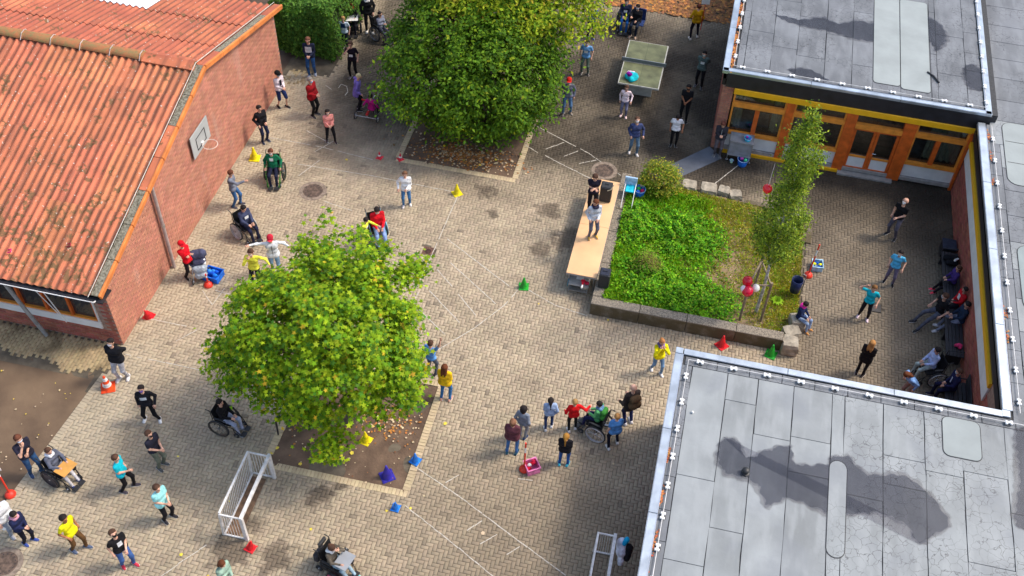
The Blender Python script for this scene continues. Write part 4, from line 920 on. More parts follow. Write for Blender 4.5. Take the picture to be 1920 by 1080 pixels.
# big dark tree and yellowing tree in the far bed
h1 = leafmat('linden_leaf', (.085, .185, .010), .2); h2 = leafmat('linden_leaf_mid', (.14, .26, .012), .2); h3 = leafmat('linden_leaf_yellow', (.33, .41, .02)); h4 = leafmat('linden_leaf_deep', (.05, .12, .010)); h5 = leafmat('linden_leaf_gold', (.42, .34, .03))
T2 = thing('linden_tree', 'big dense dark green tree with branches down to the ground in the far bed', 'tree', (-7.5, 28.9, 0))
P, Nn, cc = crown_points((.0, -.1, 2.75), (2.7, 2.45, 2.35), 900, 52, .20, 26, .25, .6)
leaf_mesh('crown', P, Nn, .076, OVAL, [h1, h2, h3, h4], (.42, .34, .03, .21), parent=T2)
trunk(T2, (0, 0, 0), (0, 0, 4.6), .18, cc, 30)
T3 = thing('linden_tree', 'taller yellow green tree behind the dark one, cut off by the top edge', 'tree', (-6.6, 30.6, 0))
P, Nn, cc = crown_points((-.45, .0, 5.1), (3.15, 2.6, 1.5), 520, 56, .21, 24, .2, .4)
leaf_mesh('crown', P, Nn, .075, OVAL, [h3, h2, h5, h1], (.62, .20, .08, .10), parent=T3)
trunk(T3, (0, 0, 0), (0, 0, 6.2), .2, cc, 30)
# hedge beside the hall
HG = thing('hedge', 'tall green hedge growing at the far end of the brick hall wall', 'hedge', (-14.2, 33.0, 0))
n = 26000; X = rng.uniform(-1.35, .95, n); Y = rng.uniform(-2.5, 6, n); Z = rng.uniform(.1, 2.1, n)
edge = rng.uniform(0, 1, n); sel = rng.integers(0, 4, n)
Z = np.where(sel < 2, 2.0+.16*np.sin(Y*2.1)+.12*np.sin(X*4)+rng.normal(0, .09, n), Z); X = np.where(sel == 2, .92+.12*np.sin(Y*2.7+Z*2)+rng.normal(0, .08, n), X); Y = np.where(sel == 3, -2.45+.1*np.sin(X*4)+rng.normal(0, .08, n), Y)
Nn = np.stack([np.where(sel == 2, 1., .1), np.where(sel == 3, -1., 0.), np.where(sel < 2, 1., .5)], -1)+rng.normal(0, .4, (n, 3))
e1 = leafmat('hedge_leaf', (.085, .19, .028)); e2 = leafmat('hedge_leaf_light', (.14, .28, .04))
leaf_mesh('foliage', np.stack([X, Y, Z], -1), Nn, .066, OVAL, [e1, e2, h4], (.5, .35, .15), parent=HG)
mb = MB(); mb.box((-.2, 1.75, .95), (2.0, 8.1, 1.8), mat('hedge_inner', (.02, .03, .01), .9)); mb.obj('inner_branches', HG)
# birch with stakes
TB = thing('birch_tree', 'slender young birch tied to stakes in the raised bed', 'tree', (2.85, 22.2, .08))
b1 = leafmat('birch_leaf', (.16, .25, .03)); b2 = leafmat('birch_leaf_light', (.32, .42, .04)); b3 = leafmat('birch_leaf_dark', (.07, .12, .02))
PP = []; CC = []
for z, r, n in ((2.75, .42, 20), (3.1, .66, 30), (3.5, .78, 36), (3.95, .74, 32), (4.4, .56, 24), (4.9, .36, 16), (5.35, .34, 17), (5.8, .44, 22), (6.25, .50, 24), (6.7, .38, 17), (7.1, .20, 9), (7.4, .12, 6), (7.75, .06, 3)):
    for k in range(n):
        a = rng.uniform(0, 6.28); rr = r*math.sqrt(rng.uniform(.05, 1)); c = np.array([rr*math.cos(a), rr*math.sin(a), z+rng.normal(0, .12)]); CC.append(c)
        PP.append(c+rng.normal(0, 1, (60, 3))*[.10, .10, .13])
P = np.concatenate(PP); leaf_mesh('crown', P, rng.normal(0, .6, P.shape)+[0, 0, .8], .043, OVAL, [b1, b2, b3], (.45, .38, .17), parent=TB)
mb = MB(); wb = mat('birch_bark', (.50, .48, .44), .8, .3, 14, bump=.2)
mb.tube([(0, 0, -.1), (.03, .02, 1.2), (-.01, 0, 2.6), (.02, .02, 4.2), (0, 0, 6), (.02, 0, 7.7)], [.055, .045, .036, .025, .015, .005], wb, 8)
for k in range(46):
    c = CC[int(rng.integers(0, len(CC)))]; z = c[2]-rng.uniform(.25, .5); mb.tube([(0, 0, z), (c[0]*.6, c[1]*.6, z+.25), tuple(c)], [.012, .008, .003], wb, 5)
mb.obj('trunk', TB)
SK = thing('tree_stakes', 'three wooden stakes with cross rails holding the young birch', 'stakes', (2.7, 22.2, .1))
ws = mat('weathered_wood', (.27, .20, .13), .85, .2, 8, bump=.3); lo = (2.7, 22.2)
sp_ = [(-.30, -.42, .0, 1.72), (.32, -.30, .0, 1.72), (-.02, .62, .0, 1.95)]
for x, y, z0, z1 in sp_: mb = MB(); mb.tube([(x, y, z0-.2), (x, y, z1)], .04, ws, 8); mb.obj('stake', SK)
for i_, j_ in ((0, 1), (1, 2), (2, 0)):
    a, b = sp_[i_], sp_[j_]; mb = MB(); mb.tube([(a[0], a[1], 1.6), (b[0], b[1], 1.6)], .03, ws, 6); mb.obj('rail', SK)
# yellow-green shrub at the far left corner of the raised bed
SB = thing('shrub', 'yellow green shrub at the far left corner of the raised bed beside the blue tubs', 'shrub', (*(-0.735, 26.426), .3))
P, Nn, cc = crown_points((0, 0, .62), (.62, .5, .62), 150, 30, .09, 8, .4, .1, -.4)
y1 = leafmat('shrub_leaf', (.22, .25, .03)); y2 = leafmat('shrub_leaf_yellow', (.50, .42, .04)); leaf_mesh('foliage', P, Nn, .038, OVAL, [y1, y2, h2], (.5, .2, .3), parent=SB)
mb = MB()
for k in range(14): c = cc[int(rng.integers(0, len(cc)))]; mb.tube([(0, 0, 0), tuple(c*.5), tuple(c)], [.014, .01, .004], m_lead, 5)
mb.obj('stems', SB)
# ground cover of the raised bed
v1 = leafmat('weed_leaf', (.12, .35, .012)); v2 = leafmat('weed_leaf_light', (.27, .56, .02)); v3 = leafmat('weed_dark', (.07, .22, .015)); v6 = leafmat('grass_lush', (.22, .40, .02)); v4 = leafmat('grass_dry', (.46, .42, .08)); v5 = leafmat('grass_green', (.25, .36, .03))
def cover(name, label, n, dens, size, shape, mats, w, hmax, up=.7, z0=.0):
    P = []; x = rng.uniform(RB[0]+.33, RB[2]-.02, n*6); y = rng.uniform(RB[1]+.33, RB[3]-.18, n*6)
    d = dens(x, y); k = rng.uniform(0, 1, len(x)) < d; x, y, d = x[k][:n], y[k][:n], d[k][:n]
    z = rbz(x, y)+z0+rng.uniform(0, 1, len(x))*hmax*(.35+.65*d); P = np.stack([x, y, z], -1)
    return leaf_mesh(name, P, rng.normal(0, 1-up, P.shape)+[0, 0, up], size, shape, mats, w, kind='stuff', label=label, category='ground plants')
def gauss(x, y, cx, cy, rx, ry): return np.exp(-(((x-cx)/rx)**2+((y-cy)/ry)**2))
clump = lambda x, y: .5+.5*np.sin(x*5.1+np.sin(y*3)*2)*np.sin(y*4.3+np.sin(x*2.3)*1.5)
A1, A2, A3, A4 = (0.132, 24.639), (-0.708, 22.335), (0.791, 22.061), (-1.585, 24.677)
def dweed(x, y):
    d = gauss(x, y, A1[0], A1[1], 1.15, .85)*1.3+gauss(x, y, A2[0], A2[1], .75, .9)+gauss(x, y, A3[0], A3[1], 1.1, .8)*1.1+gauss(x, y, A4[0]+.2, A4[1], .5, .9)*.8
    d = d*(.2+.95*clump(x, y)*clump(y*1.7, x*1.9)**.5); return np.clip(d*1.2-.04, 0, 1)
cover('weeds', 'lush bright green nettles and weeds covering the left half of the raised bed', 22000, dweed, .052, OVAL, [v1, v2, v3, v5], (.45, .25, .18, .12), .52)
cover('weeds', 'scattered low weeds with dry tips all over the raised bed', 9000, lambda x, y: np.clip(.12+.5*clump(y, x)*np.clip((4.3-x)/5, .3, 1), 0, 1), .032, OVAL, [v5, v4, v3], (.5, .3, .2), .14)
def dgrass(x, y):
    d = .30+.55*gauss(x, y, 3.7, 23.4, .8, 2.0)+.6*gauss(x, y, .2, 26.2, 2.2, .6)+.25*clump(x*1.3, y*1.1)-.35*gauss(x, y, 1.9, 23.6, .8, 1.1)-.5*gauss(x, y, 2.3, 21.7, .9, .8)-.55*gauss(x, y, .5, 23.3, .4, .35)
    return np.clip(d, .0, 1)
n = 26000; x = rng.uniform(RB[0]+.33, RB[2]-.0, n*3); y = rng.uniform(RB[1]+.33, RB[3]-.18, n*3); k = rng.uniform(0, 1, len(x)) < dgrass(x, y); x, y = x[k][:n], y[k][:n]
P = np.stack([x, y, rbz(x, y)+.05], -1); Nn = np.stack([rng.normal(0, 1, len(x)), rng.normal(0, 1, len(x)), rng.normal(.35, .3, len(x))], -1)
x2 = rng.uniform(RB[0]+.33, 2.0, 60000); y2_ = rng.uniform(RB[1]+.33, RB[3]-.5, 60000); k2 = rng.uniform(0, 1, 60000) < np.clip((1.25-x2)*.7, 0, .65)*(.15+.85*clump(y2_*.7, x2*.8)); x2, y2_ = x2[k2][:22000], y2_[k2][:22000]
leaf_mesh('lush_grass', np.stack([x2, y2_, rbz(x2, y2_)+.08+rng.uniform(0, .10, len(x2))], -1), np.stack([rng.normal(0, 1, len(x2)), rng.normal(0, 1, len(x2)), rng.normal(.5, .3, len(x2))], -1), .11, BLADE, [v6, v1, v2, v5], (.45, .25, .18, .12), kind='stuff', label='bright green grass between the nettles in the raised bed', category='grass')
leaf_mesh('grass', P, Nn, .085, BLADE, [v4, v5, v2], (.60, .34, .06), kind='stuff', label='yellowish dry grass on the right half of the raised bed', category='grass')
DS = thing('dry_shrub', 'thin brownish dead shrub among the nettles of the raised bed', 'shrub', (*(-0.578, 22.772), .25)); P, Nn, cc = crown_points((0, 0, .45), (.42, .38, .42), 60, 26, .09, 6, .5, .1, -.3)
leaf_mesh('foliage', P, Nn, .026, OVAL, [leafmat('dead_leaf', (.24, .19, .06)), v5], (.6, .4), parent=DS); mb = MB()
for k in range(30): c = cc[int(rng.integers(0, len(cc)))]; mb.tube([(0, 0, -.1), tuple(c*.5), tuple(c*1.1)], [.008, .006, .003], m_lead, 4)
mb.obj('stems', DS)
def dock(x, y, label):
    t = thing('leafy_plant', label, 'plant', (x, y, rbz(x, y)))
    P = []; V = []; F = []
    for k in range(11):
        a = k*2.4; l = rng.uniform(.16, .26); w = .055; c, s_ = math.cos(a), math.sin(a); b = len(V)
        V += [(0, 0, .02), (c*l*.5-s_*w, s_*l*.5+c*w, .13), (c*l, s_*l, .10), (c*l*.5+s_*w, s_*l*.5-c*w, .13)]; F.append((b, b+1, b+2, b+3))
    link('leaf_rosette', mesh_from('leaf_rosette', V, F, [v2]), t)
dock(*(0.102, 21.562), 'broad leaved pale green plant at the near edge of the raised bed, left one'); dock(*(1.334, 21.600), 'broad leaved plant close to the near wall below the balloons'); dock(*(-1.342, 24.204), 'broad leaved light green plant beside the stage table')
dock(*(3.417, 22.800), 'pale leafy plant left of the dark blue litter bin')
q = np.stack([rng.uniform(-1.6, 3.9, 170), rng.uniform(21.3, 26.5, 170)], -1); leaf_scatter('leaf_speckle', q, .026, [l_y, l_c, l_c], 'pale leaves and petals sprinkled over the raised bed', 'fallen leaves', zf=lambda x, y: rbz(x, y)+.05)
# ---------------------------------------------------------------- people
def nets(f, lo, hi, h):
    lo = np.array(lo)-h*1.5; hi = np.array(hi)+h*1.5; n = np.ceil((hi-lo)/h).astype(int)+1
    ax = [lo[i]+h*np.arange(n[i]) for i in range(3)]; G_ = np.stack(np.meshgrid(*ax, indexing='ij'), -1)
    D = f(G_.reshape(-1, 3)).reshape(n); S_ = D < 0
    c = [(i, j, k) for i in (0, 1) for j in (0, 1) for k in (0, 1)]
    sl_ = lambda A, o: A[o[0]:n[0]-1+o[0], o[1]:n[1]-1+o[1], o[2]:n[2]-1+o[2]]
    cnt = sum(sl_(S_, o).astype(int) for o in c); act = (cnt > 0) & (cnt < 8)
    acc = np.zeros(act.shape+(3,)); num = np.zeros(act.shape)
    for o in c:
        for d in range(3):
            if o[d]: continue
            p = list(o); p[d] = 1; a, b = sl_(D, o), sl_(D, p); cr = (a < 0) != (b < 0); t = np.where(cr, a/np.where(cr, a-b, 1), 0)
            v = np.zeros(act.shape+(3,)); v[..., 0] = o[0]; v[..., 1] = o[1]; v[..., 2] = o[2]; v[..., d] += t
            acc += v*cr[..., None]; num += cr
    idx = -np.ones(act.shape, int); I = np.argwhere(act); idx[act] = np.arange(len(I))
    V = lo+h*(I+acc[act]/num[act][:, None]); Fs = []
    for d in range(3):
        e1, e2 = (d+1) % 3, (d+2) % 3
        A = [slice(1, n[i]-1) for i in range(3)]; A[d] = slice(0, n[d]-1); B = list(A); B[d] = slice(1, n[d])
        a, b = S_[tuple(A)], S_[tuple(B)]; cr = np.argwhere(a != b); 
        if not len(cr): continue
        off = np.ones(3, int); off[d] = 0; q = cr+off; si = a[tuple(cr.T)]
        def at(u, v):
            w = q.copy(); w[:, e1] -= u; w[:, e2] -= v; return idx[w[:, 0], w[:, 1], w[:, 2]]
        Q = np.stack([at(1, 1), at(0, 1), at(0, 0), at(1, 0)], -1); Q[~si] = Q[~si][:, ::-1]; Fs.append(Q)
    return V, np.concatenate(Fs)
def sd(prims, k=.035, seed=0, wr=.0):
    def f(P):
        tot = None
        for a, b, ra, rb in prims:
            ab = b-a; L2 = max(float(ab@ab), 1e-9); t = np.clip(((P-a)@ab)/L2, 0, 1); d = np.sqrt(((P-a-t[:, None]*ab)**2).sum(1))-(ra+(rb-ra)*t)
            if tot is None: tot = d
            else:
                h = np.clip(.5+.5*(tot-d)/k, 0, 1); tot = tot+(d-tot)*h-k*h*(1-h)
        if wr: tot = tot+wr*(np.sin(P[:, 2]*48+np.sin(P[:, 0]*31+seed)*2.2+seed)*np.sin(P[:, 0]*23+P[:, 1]*27+seed*2))
        return tot
    return f
def bounds(prims, m=.03):
    A = np.array([a-max(ra, rb) for a, b, ra, rb in prims]+[b-max(ra, rb) for a, b, ra, rb in prims]); B = np.array([a+max(ra, rb) for a, b, ra, rb in prims]+[b+max(ra, rb) for a, b, ra, rb in prims])
    return A.min(0)-m, B.max(0)+m
def ik(a, c, l1, l2, pole):
    d = c-a; L_ = np.linalg.norm(d)
    if L_ > (l1+l2)*.995: c = a+d/L_*(l1+l2)*.995; d = c-a; L_ = np.linalg.norm(d)
    x = (l1*l1-l2*l2+L_*L_)/(2*L_); h = math.sqrt(max(l1*l1-x*x, 1e-6)); u = d/L_; p = pole-u*(pole@u); p = p/max(np.linalg.norm(p), 1e-6)
    return a+u*x+p*h, c
SKIN = {'l': (218, 168, 144), 'm': (165, 110, 80), 'd': (92, 58, 42)}
HAIR = {'brown': (82, 56, 42), 'dark': (36, 28, 27), 'blond': (168, 130, 82), 'red': (98, 56, 38), 'grey': (140, 130, 122), 'auburn': (100, 54, 28)}
ARM = dict(down=(.06, .02, -.50), front=(-.12, .24, -.33), crossed=(-.20, .22, -.20), hips=(.03, .0, -.34), pocket=(.02, .09, -.44), back=(-.12, -.16, -.42), face=(-.10, .22, .10), up=(.16, .08, .50), out=(.50, .05, .06), outd=(.38, .10, -.22), fwd=(-.02, .50, .0), phone=(-.13, .27, -.20), lap=(-.08, .30, -.36), tray=(-.03, .38, -.24), upf=(.05, .30, .38), rest=(.10, .14, -.40), wide=(.22, .02, -.42), head=(.10, .02, .22))
def V3(*a): return np.array(a, float)
HAND_CACHE = {}
def add_hand(MBo, wrist, d, side, m, s, curl=.5, out=None):
    """palm and five separate fingers, added to the skin mesh as one builder"""
    d = d/np.linalg.norm(d); up = V3(0, 0, 1) if abs(d[2]) < .8 else V3(0, -1, 0); x = np.cross(d, up); x /= np.linalg.norm(x); n = np.cross(x, d)
    P = lambda a, b, c: tuple(wrist+(d*a+x*b+n*c)*s)
    MBo.tube([P(-.01, 0, 0), P(.03, 0, 0), P(.075, 0, 0), P(.088, 0, 0)], [.024*s, .034*s, .036*s, .026*s], m, 6)
    for k, (b, l) in enumerate(((-.030, .070), (-.010, .080), (.010, .074), (.029, .058))):
        MBo.tube([P(.075, b, 0), P(.075+l*.5, b*1.1, -.008*curl), P(.075+l*(1-.25*curl), b*1.1, -.05*curl)], [.0105*s, .010*s, .007*s], m, 4)
    MBo.tube([P(.02, side*.028, -.004), P(.05, side*.056, -.012), P(.078, side*.062, -.022)], [.013*s, .012*s, .008*s], m, 4)
SHOE = {}
def shoe_mesh(rgb, sole=(210, 205, 200)):
    k = (tuple(rgb), sole)
    if k not in SHOE:
        mb = MB(); prof = [(-.085, .034, .062), (-.05, .042, .092), (0, .042, .085), (.05, .044, .062), (.10, .046, .050), (.145, .038, .040), (.17, .018, .026)]
        m = cloth(rgb, .7); V = []
        for y, w, hh in prof:
            V += [(-w, -y, .0), (w, -y, .0), (w*1.0, -y, .022), (w*.72, -y, hh), (-w*.72, -y, hh), (-w, -y, .022)]
        F = [(i*6+j, i*6+(j+1) % 6, i*6+6+(j+1) % 6, i*6+6+j) for i in range(6) for j in range(6)]+[(5, 4, 3, 2, 1, 0), tuple(36+j for j in range(6))]
        mb.add(V, F, m); mb.box((0, -.04, .008), (.098, .245, .018), cloth(sole, .8), bev=.006); SHOE[k] = mb.mesh('shoe', True)
    return SHOE[k]
def person(xy, H, yaw, label, top=(40, 40, 45), bot=(35, 35, 40), shoes=(60, 60, 62), arms=('down', 'down'), legs=None, pose='stand', lean=0, hair='brown', hs='short', skin='l', sleeve=1, shorts=False,
           mask=None, badge=None, coat='shirt', z=0, head=(0, 0), cap=None, girth=1., extra=None, hem=0., group=None, seat=.50, reach=None, pack=None, vest=None, scarf=None, print_=None, turn=0):
    s = H/1.80; hk = .95+max(0, (1.5-H))*.35    # children have relatively larger heads
    root = thing('person', label, 'person', (*xy, z), R(yaw), group=group)
    L_ = R(lean); u = V3(0, -math.sin(L_), math.cos(L_)); fwd = V3(0, -math.cos(L_), -math.sin(L_)); X = V3(1, 0, 0)
    if pose == 'stand':
        pel = V3(0, .02*math.sin(L_)+.0, .915); ft = legs or ((.10, 0), (-.10, 0)); 
        spread = max(abs(ft[0][0]-ft[1][0]), abs(ft[0][1]-ft[1][1])); pel[2] -= max(0, spread-.25)*.16
        pel[0] = (ft[0][0]+ft[1][0])/2; pel[1] += (-ft[0][1]-ft[1][1])/2+.05*math.sin(L_)*2
        an = [V3(ft[0][0], -ft[0][1], .085), V3(ft[1][0], -ft[1][1], .085)]
    elif pose == 'crouch':
        pel = V3(0, .15, .42); an = [V3(.12, -.02, .085), V3(-.12, -.12, .085)]
    else:
        pel = V3(0, 0, seat/s+.07); ft = legs or ((.11, .46), (-.11, .46)); fz = .085 if pose == 'sit' else .085+.12/s
        an = [V3(ft[0][0], -ft[0][1], fz), V3(ft[1][0], -ft[1][1], fz)]
        if pose == 'long': an = [V3(.12, -.82, .34), V3(-.10, -.84, .30)]
    hips = [pel+X*.088-V3(0, 0, .02), pel-X*.088-V3(0, 0, .02)]
    kn = []
    for h_, a in zip(hips, an):
        k_, a2 = ik(h_, a, .43, .42, V3(np.sign(h_[0]-pel[0])*.12, -1, .35 if pose != 'stand' else 0)); kn.append(k_)
    an = [ik(h_, a, .43, .42, V3(0, -1, 0))[1] for h_, a in zip(hips, an)]
    tw = R(turn); Xs = X*math.cos(tw)+fwd*math.sin(tw); Fs = fwd*math.cos(tw)-X*math.sin(tw)
    waist = pel+u*.16; ch = pel+u*.36; sh = [pel+u*.475+Xs*.172, pel+u*.475-Xs*.172]; nk = pel+u*.52
    hp, hy = R(head[0]), R(head[1])   # pitch (positive = looks down), yaw
    hf = Fs*math.cos(hy)+Xs*math.sin(hy); hu = u*math.cos(hp)+hf*math.sin(hp); hf2 = hf*math.cos(hp)-u*math.sin(hp); hx = np.cross(hf2, hu); hx = -hx
    hc = nk+u*.055+hu*.125*hk+hf2*.02
    el = []; wr = []
    for i, (a, sg) in enumerate(zip(arms, (1, -1))):
        t_ = ARM[a] if isinstance(a, str) else a
        w = sh[i]+Xs*sg*t_[0]+Fs*t_[1]+u*t_[2]; pole = Xs*sg*(.9 if a in ('hips',) else .45)-Fs*(.15 if a == 'hips' else .7)-u*.5
        if a in ('up', 'head'): pole = Xs*sg-u*.2
        e, w = ik(sh[i], w, .285, .255, pole); el.append(e); wr.append(w)
    g = girth
    def torso(o, hem=0): return [(pel-X*.075*g, pel+X*.075*g, .108*g+o, .108*g+o), (waist-X*.055*g, waist+X*.055*g, .098*g+o, .098*g+o), (ch-Xs*.075*g, ch+Xs*.075*g, .108*g+o, .108*g+o), (sh[0]-Xs*.05-u*.02, sh[1]+Xs*.05-u*.02, .058+o, .058+o)]+([(pel-u*hem-X*.07*g, pel-u*hem+X*.07*g, .11*g+o, .11*g+o)] if hem else [])
    def arm(i, o, to=1.): 
        r = [(sh[i], el[i], .047+o, .038+o)]
        if to >= 1: r.append((el[i], wr[i], .038+o, .028+o))
        elif to > 0: r = [(sh[i], sh[i]+(el[i]-sh[i])*to, .052+o, .048+o)]
        return r
    def leg(i, o, to=1.): return [(hips[i], kn[i], .078*g+o, .050+o)]+([(kn[i], an[i]-V3(0, 0, .02), .047+o, .034+o)] if to >= 1 else [])
    headp = [(hc+hu*.022, hc+hu*.022-hf2*.012, .098*hk, .098*hk), (hc-hu*.045+hf2*.028, hc-hu*.06+hf2*.032, .062*hk, .048*hk)]
    body = headp+[(nk-u*.03, hc-hu*.05, .052, .048)]+torso(-.012)+arm(0, 0)+arm(1, 0)+leg(0, -.004)+leg(1, -.004)
    body += [(hc+hf2*.10*hk-hu*.010, hc+hf2*.108*hk-hu*.028, .010, .015)]   # nose
    for sg in (1, -1): body.append((hc+hx*sg*.096*hk-hu*.012, hc+hx*sg*.099*hk+hu*.012, .014, .016))
    sc = lambda V: V*s
    sk = cloth(SKIN[skin], .6)
    V, F = nets(sd(body, .022), *bounds(body), .021/s if H > 1.4 else .023/s)
    hm = MB(); cu = .6
    for i, sg in enumerate((1, -1)):
        d = wr[i]-el[i]; add_hand(hm, wr[i], d, sg, None, 1., .7)
    eb = len(V); Vh = np.array(hm.V); V = np.concatenate([V, Vh]); Fh = [tuple(j+eb for j in f) for f in hm.F]
    ey = MB(); 
    for sg in (1, -1): ey.ball(tuple(hc+hf2*.083*hk+hx*sg*.034+hu*.012), .014, None, 6, 4)
    mo = MB(); mo.tube([tuple(hc+hf2*.088*hk-hu*.062+hx*q) for q in (-.022, 0, .022)], .007, None, 4)
    e2 = len(V); V = np.concatenate([V, ey.V, mo.V]); Fe = [tuple(j+e2 for j in f) for f in ey.F]; Fm = [tuple(j+e2+len(ey.V) for j in f) for f in mo.F]
    allF = [tuple(int(j) for j in f) for f in F]+Fh+Fe+Fm; mi = [0]*(len(F)+len(Fh))+[1]*len(Fe)+[2]*len(Fm)
    link('body', mesh_from('body', sc(V), allF, [sk, cloth((40, 28, 24)), cloth((150, 80, 72))], mi=mi, smooth=True), root)
    def garment(name, prims, m, h=.021, k=.035, wrk=.0035, cut=None, seed=0):
        f0 = sd(prims, k, seed, wrk); f = f0 if cut is None else (lambda P: np.maximum(f0(P), cut(P)))
        V, F = nets(f, *bounds(prims), h/s); return link(name, mesh_from(name, sc(V), F, [m], smooth=True), root)
    seed = rng.uniform(0, 6)
    # trousers
    if shorts:
        pr = torso(.004)[:1]+leg(0, .018, 0)+leg(1, .018, 0); garment('shorts', pr, cloth(bot), seed=seed)
    else: garment('trousers', torso(.006)[:1]+leg(0, .011 if bot != 'x' else 0)+leg(1, .011), cloth(bot), seed=seed)
    # top
    fo = .008 if coat in ('shirt',) else .016
    pr = torso(fo, hem)+[(a, b, ra, rb) for i in (0, 1) for a, b, ra, rb in arm(i, fo-.002, 1. if sleeve == 1 else (.62 if sleeve else .0))]
    neckcut = lambda P: .07-np.sqrt(((P-(nk+u*.03+Fs*.01))**2).sum(1))+.0
    gm = garment(coat, pr, cloth(top), cut=neckcut, seed=seed, wrk=.005)
    if vest:   # open front or contrasting body panel
        garment('vest', torso(fo+.006), cloth(vest), cut=neckcut, seed=seed)
    def chest_patch(w, h_, zc, rgb, o, name, xc=0., back=False):
        sgn = -1 if back else 1; mb = MB(); n = 5; V = []
        for r in range(2):
            for k in range(n):
                a = (k/(n-1)-.5)*w; c = ch+u*(zc+(r-.5)*h_); V.append(tuple(sc(c+Xs*(xc+a)+Fs*sgn*(.108*g+fo+o-.9*(a+xc)**2))))
        mb.add(V, [(k, k+1, n+k+1, n+k) for k in range(n-1)], cloth(rgb, .8)); mb.obj(name, root)
    if print_: chest_patch(*print_[:3], print_[3], .012, 'chest_print', *(print_[4:]))
    if badge: chest_patch(.15, .12, badge if isinstance(badge, float) else -.10, (235, 235, 235), .018, 'paper_badge')
    # shoes
    for i in (0, 1):
        f_ = an[i]-kn[i]; yw = (0.25 if i == 0 else -.25)
        o = link('shoe', shoe_mesh(shoes), root, tuple(sc(an[i]-V3(0, 0, .083)))); o.rotation_euler = ((R(18) if pose == 'foot' else 0), 0, yw*.8); o.scale = (s, s, s)
        if pose == 'long': o.rotation_euler = (R(50), 0, yw)
    if shorts:
        pass
    # hair and headgear
    hr = cloth(HAIR[hair] if isinstance(hair, str) else hair, .75)
    if hs != 'bald':
        pr = [(hc+hu*.034-hf2*.010, hc+hu*.026-hf2*.026, .105*hk, .104*hk)]
        if hs in ('long', 'pony', 'bun'): pr += [(hc-hf2*.03, hc-hf2*.05-hu*.06, .098*hk, .075*hk)]
        if hs == 'long': pr += [(hc-hf2*.06-hu*.05+hx*q, nk-Fs*.10-u*.12+Xs*q*1.3, .062, .050) for q in (-.04, .04)]
        if hs == 'pony': pr += [(hc-hf2*.10+hu*.03, hc-hf2*.14-hu*.01, .035, .03), (hc-hf2*.14-hu*.01, nk-Fs*.125-u*.16, .036, .022)]
        if hs == 'bun': pr += [(hc-hf2*.10+hu*.05, hc-hf2*.11+hu*.05, .045, .045)]
        if hs == 'afro': pr = [(hc+hu*.045-hf2*.02, hc+hu*.02-hf2*.04, .135*hk, .125*hk)]
        fc = hf2*.80-hu*.60; fc = fc/np.linalg.norm(fc); lim = .040*hk
        cutf = (lambda P: np.where(((P-hc)@hu) > -.30, (P-hc)@fc-lim, -1.) if hs != 'long' else np.maximum((P-hc)@fc-lim, -1))
        low = (lambda P: np.maximum(cutf(P), -((P-hc)@hu)-.075*hk+.0*P[:, 0])) if hs in ('short', 'afro') else cutf
        V, F = nets(lambda P: np.maximum(sd(pr, .03, seed, .004)(P), low(P)), *bounds(pr), .017/s)
        if len(F): link('hair', mesh_from('hair', sc(V), F, [hr], smooth=True), root)
    if cap:
        pr = [(hc+hu*.045, hc+hu*.04-hf2*.02, .114*hk, .114*hk)]; V, F = nets(lambda P: np.maximum(sd(pr)(P), -((P-hc)@hu)+.025), *bounds(pr), .018/s); c_ = link('cap', mesh_from('cap', sc(V), F, [cloth(cap)], smooth=True), root)
        mb = MB(); n = 7; V = []
        for k in range(n):
            a = (k/(n-1)-.5)*2.2; V += [tuple(sc(hc+hu*.035+hf2*.10*math.cos(a)+hx*.10*math.sin(a))), tuple(sc(hc+hu*.020+hf2*(.10*math.cos(a)+.075*math.cos(a*.8))+hx*.115*math.sin(a)))]
        mb.add(V, [(2*k, 2*k+1, 2*k+3, 2*k+2) for k in range(n-1)], cloth(cap)); q = mb.obj('peak', c_)
    if mask:
        pr = [(hc-hu*.035+hf2*.035, hc-hu*.058+hf2*.036, .078*hk, .060*hk)]
        V, F = nets(lambda P: np.maximum(np.maximum(sd(pr)(P), .055*hk-(P-hc)@hf2), np.maximum((P-hc)@hu+.008, -((P-hc)@hu)-.105*hk)), *bounds(pr), .015/s)
        if len(F): link('face_mask', mesh_from('face_mask', sc(V), F, [cloth(mask, .8)], smooth=True), root)
    if scarf:
        pr = [(nk+Fs*.06+Xs*q*.05+u*.02, nk-Fs*.05+Xs*q*.08+u*.02, .05, .05) for q in (-1, 1)]+[(nk+Fs*.07-Xs*.05, nk+Fs*.07+Xs*.05, .05, .05), (nk-Fs*.07-Xs*.05, nk-Fs*.07+Xs*.05, .055, .055)]
        garment('scarf', pr, cloth(scarf), h=.018, wrk=.006, seed=seed)
    if pack:
        pr = [(ch-Fs*.17-Xs*.07+u*.08, ch-Fs*.17+Xs*.07+u*.08, .10, .10), (ch-Fs*.18-Xs*.07-u*.16, ch-Fs*.18+Xs*.07-u*.16, .12, .12)]; garment('backpack', pr, cloth(pack), seed=seed)
    return root
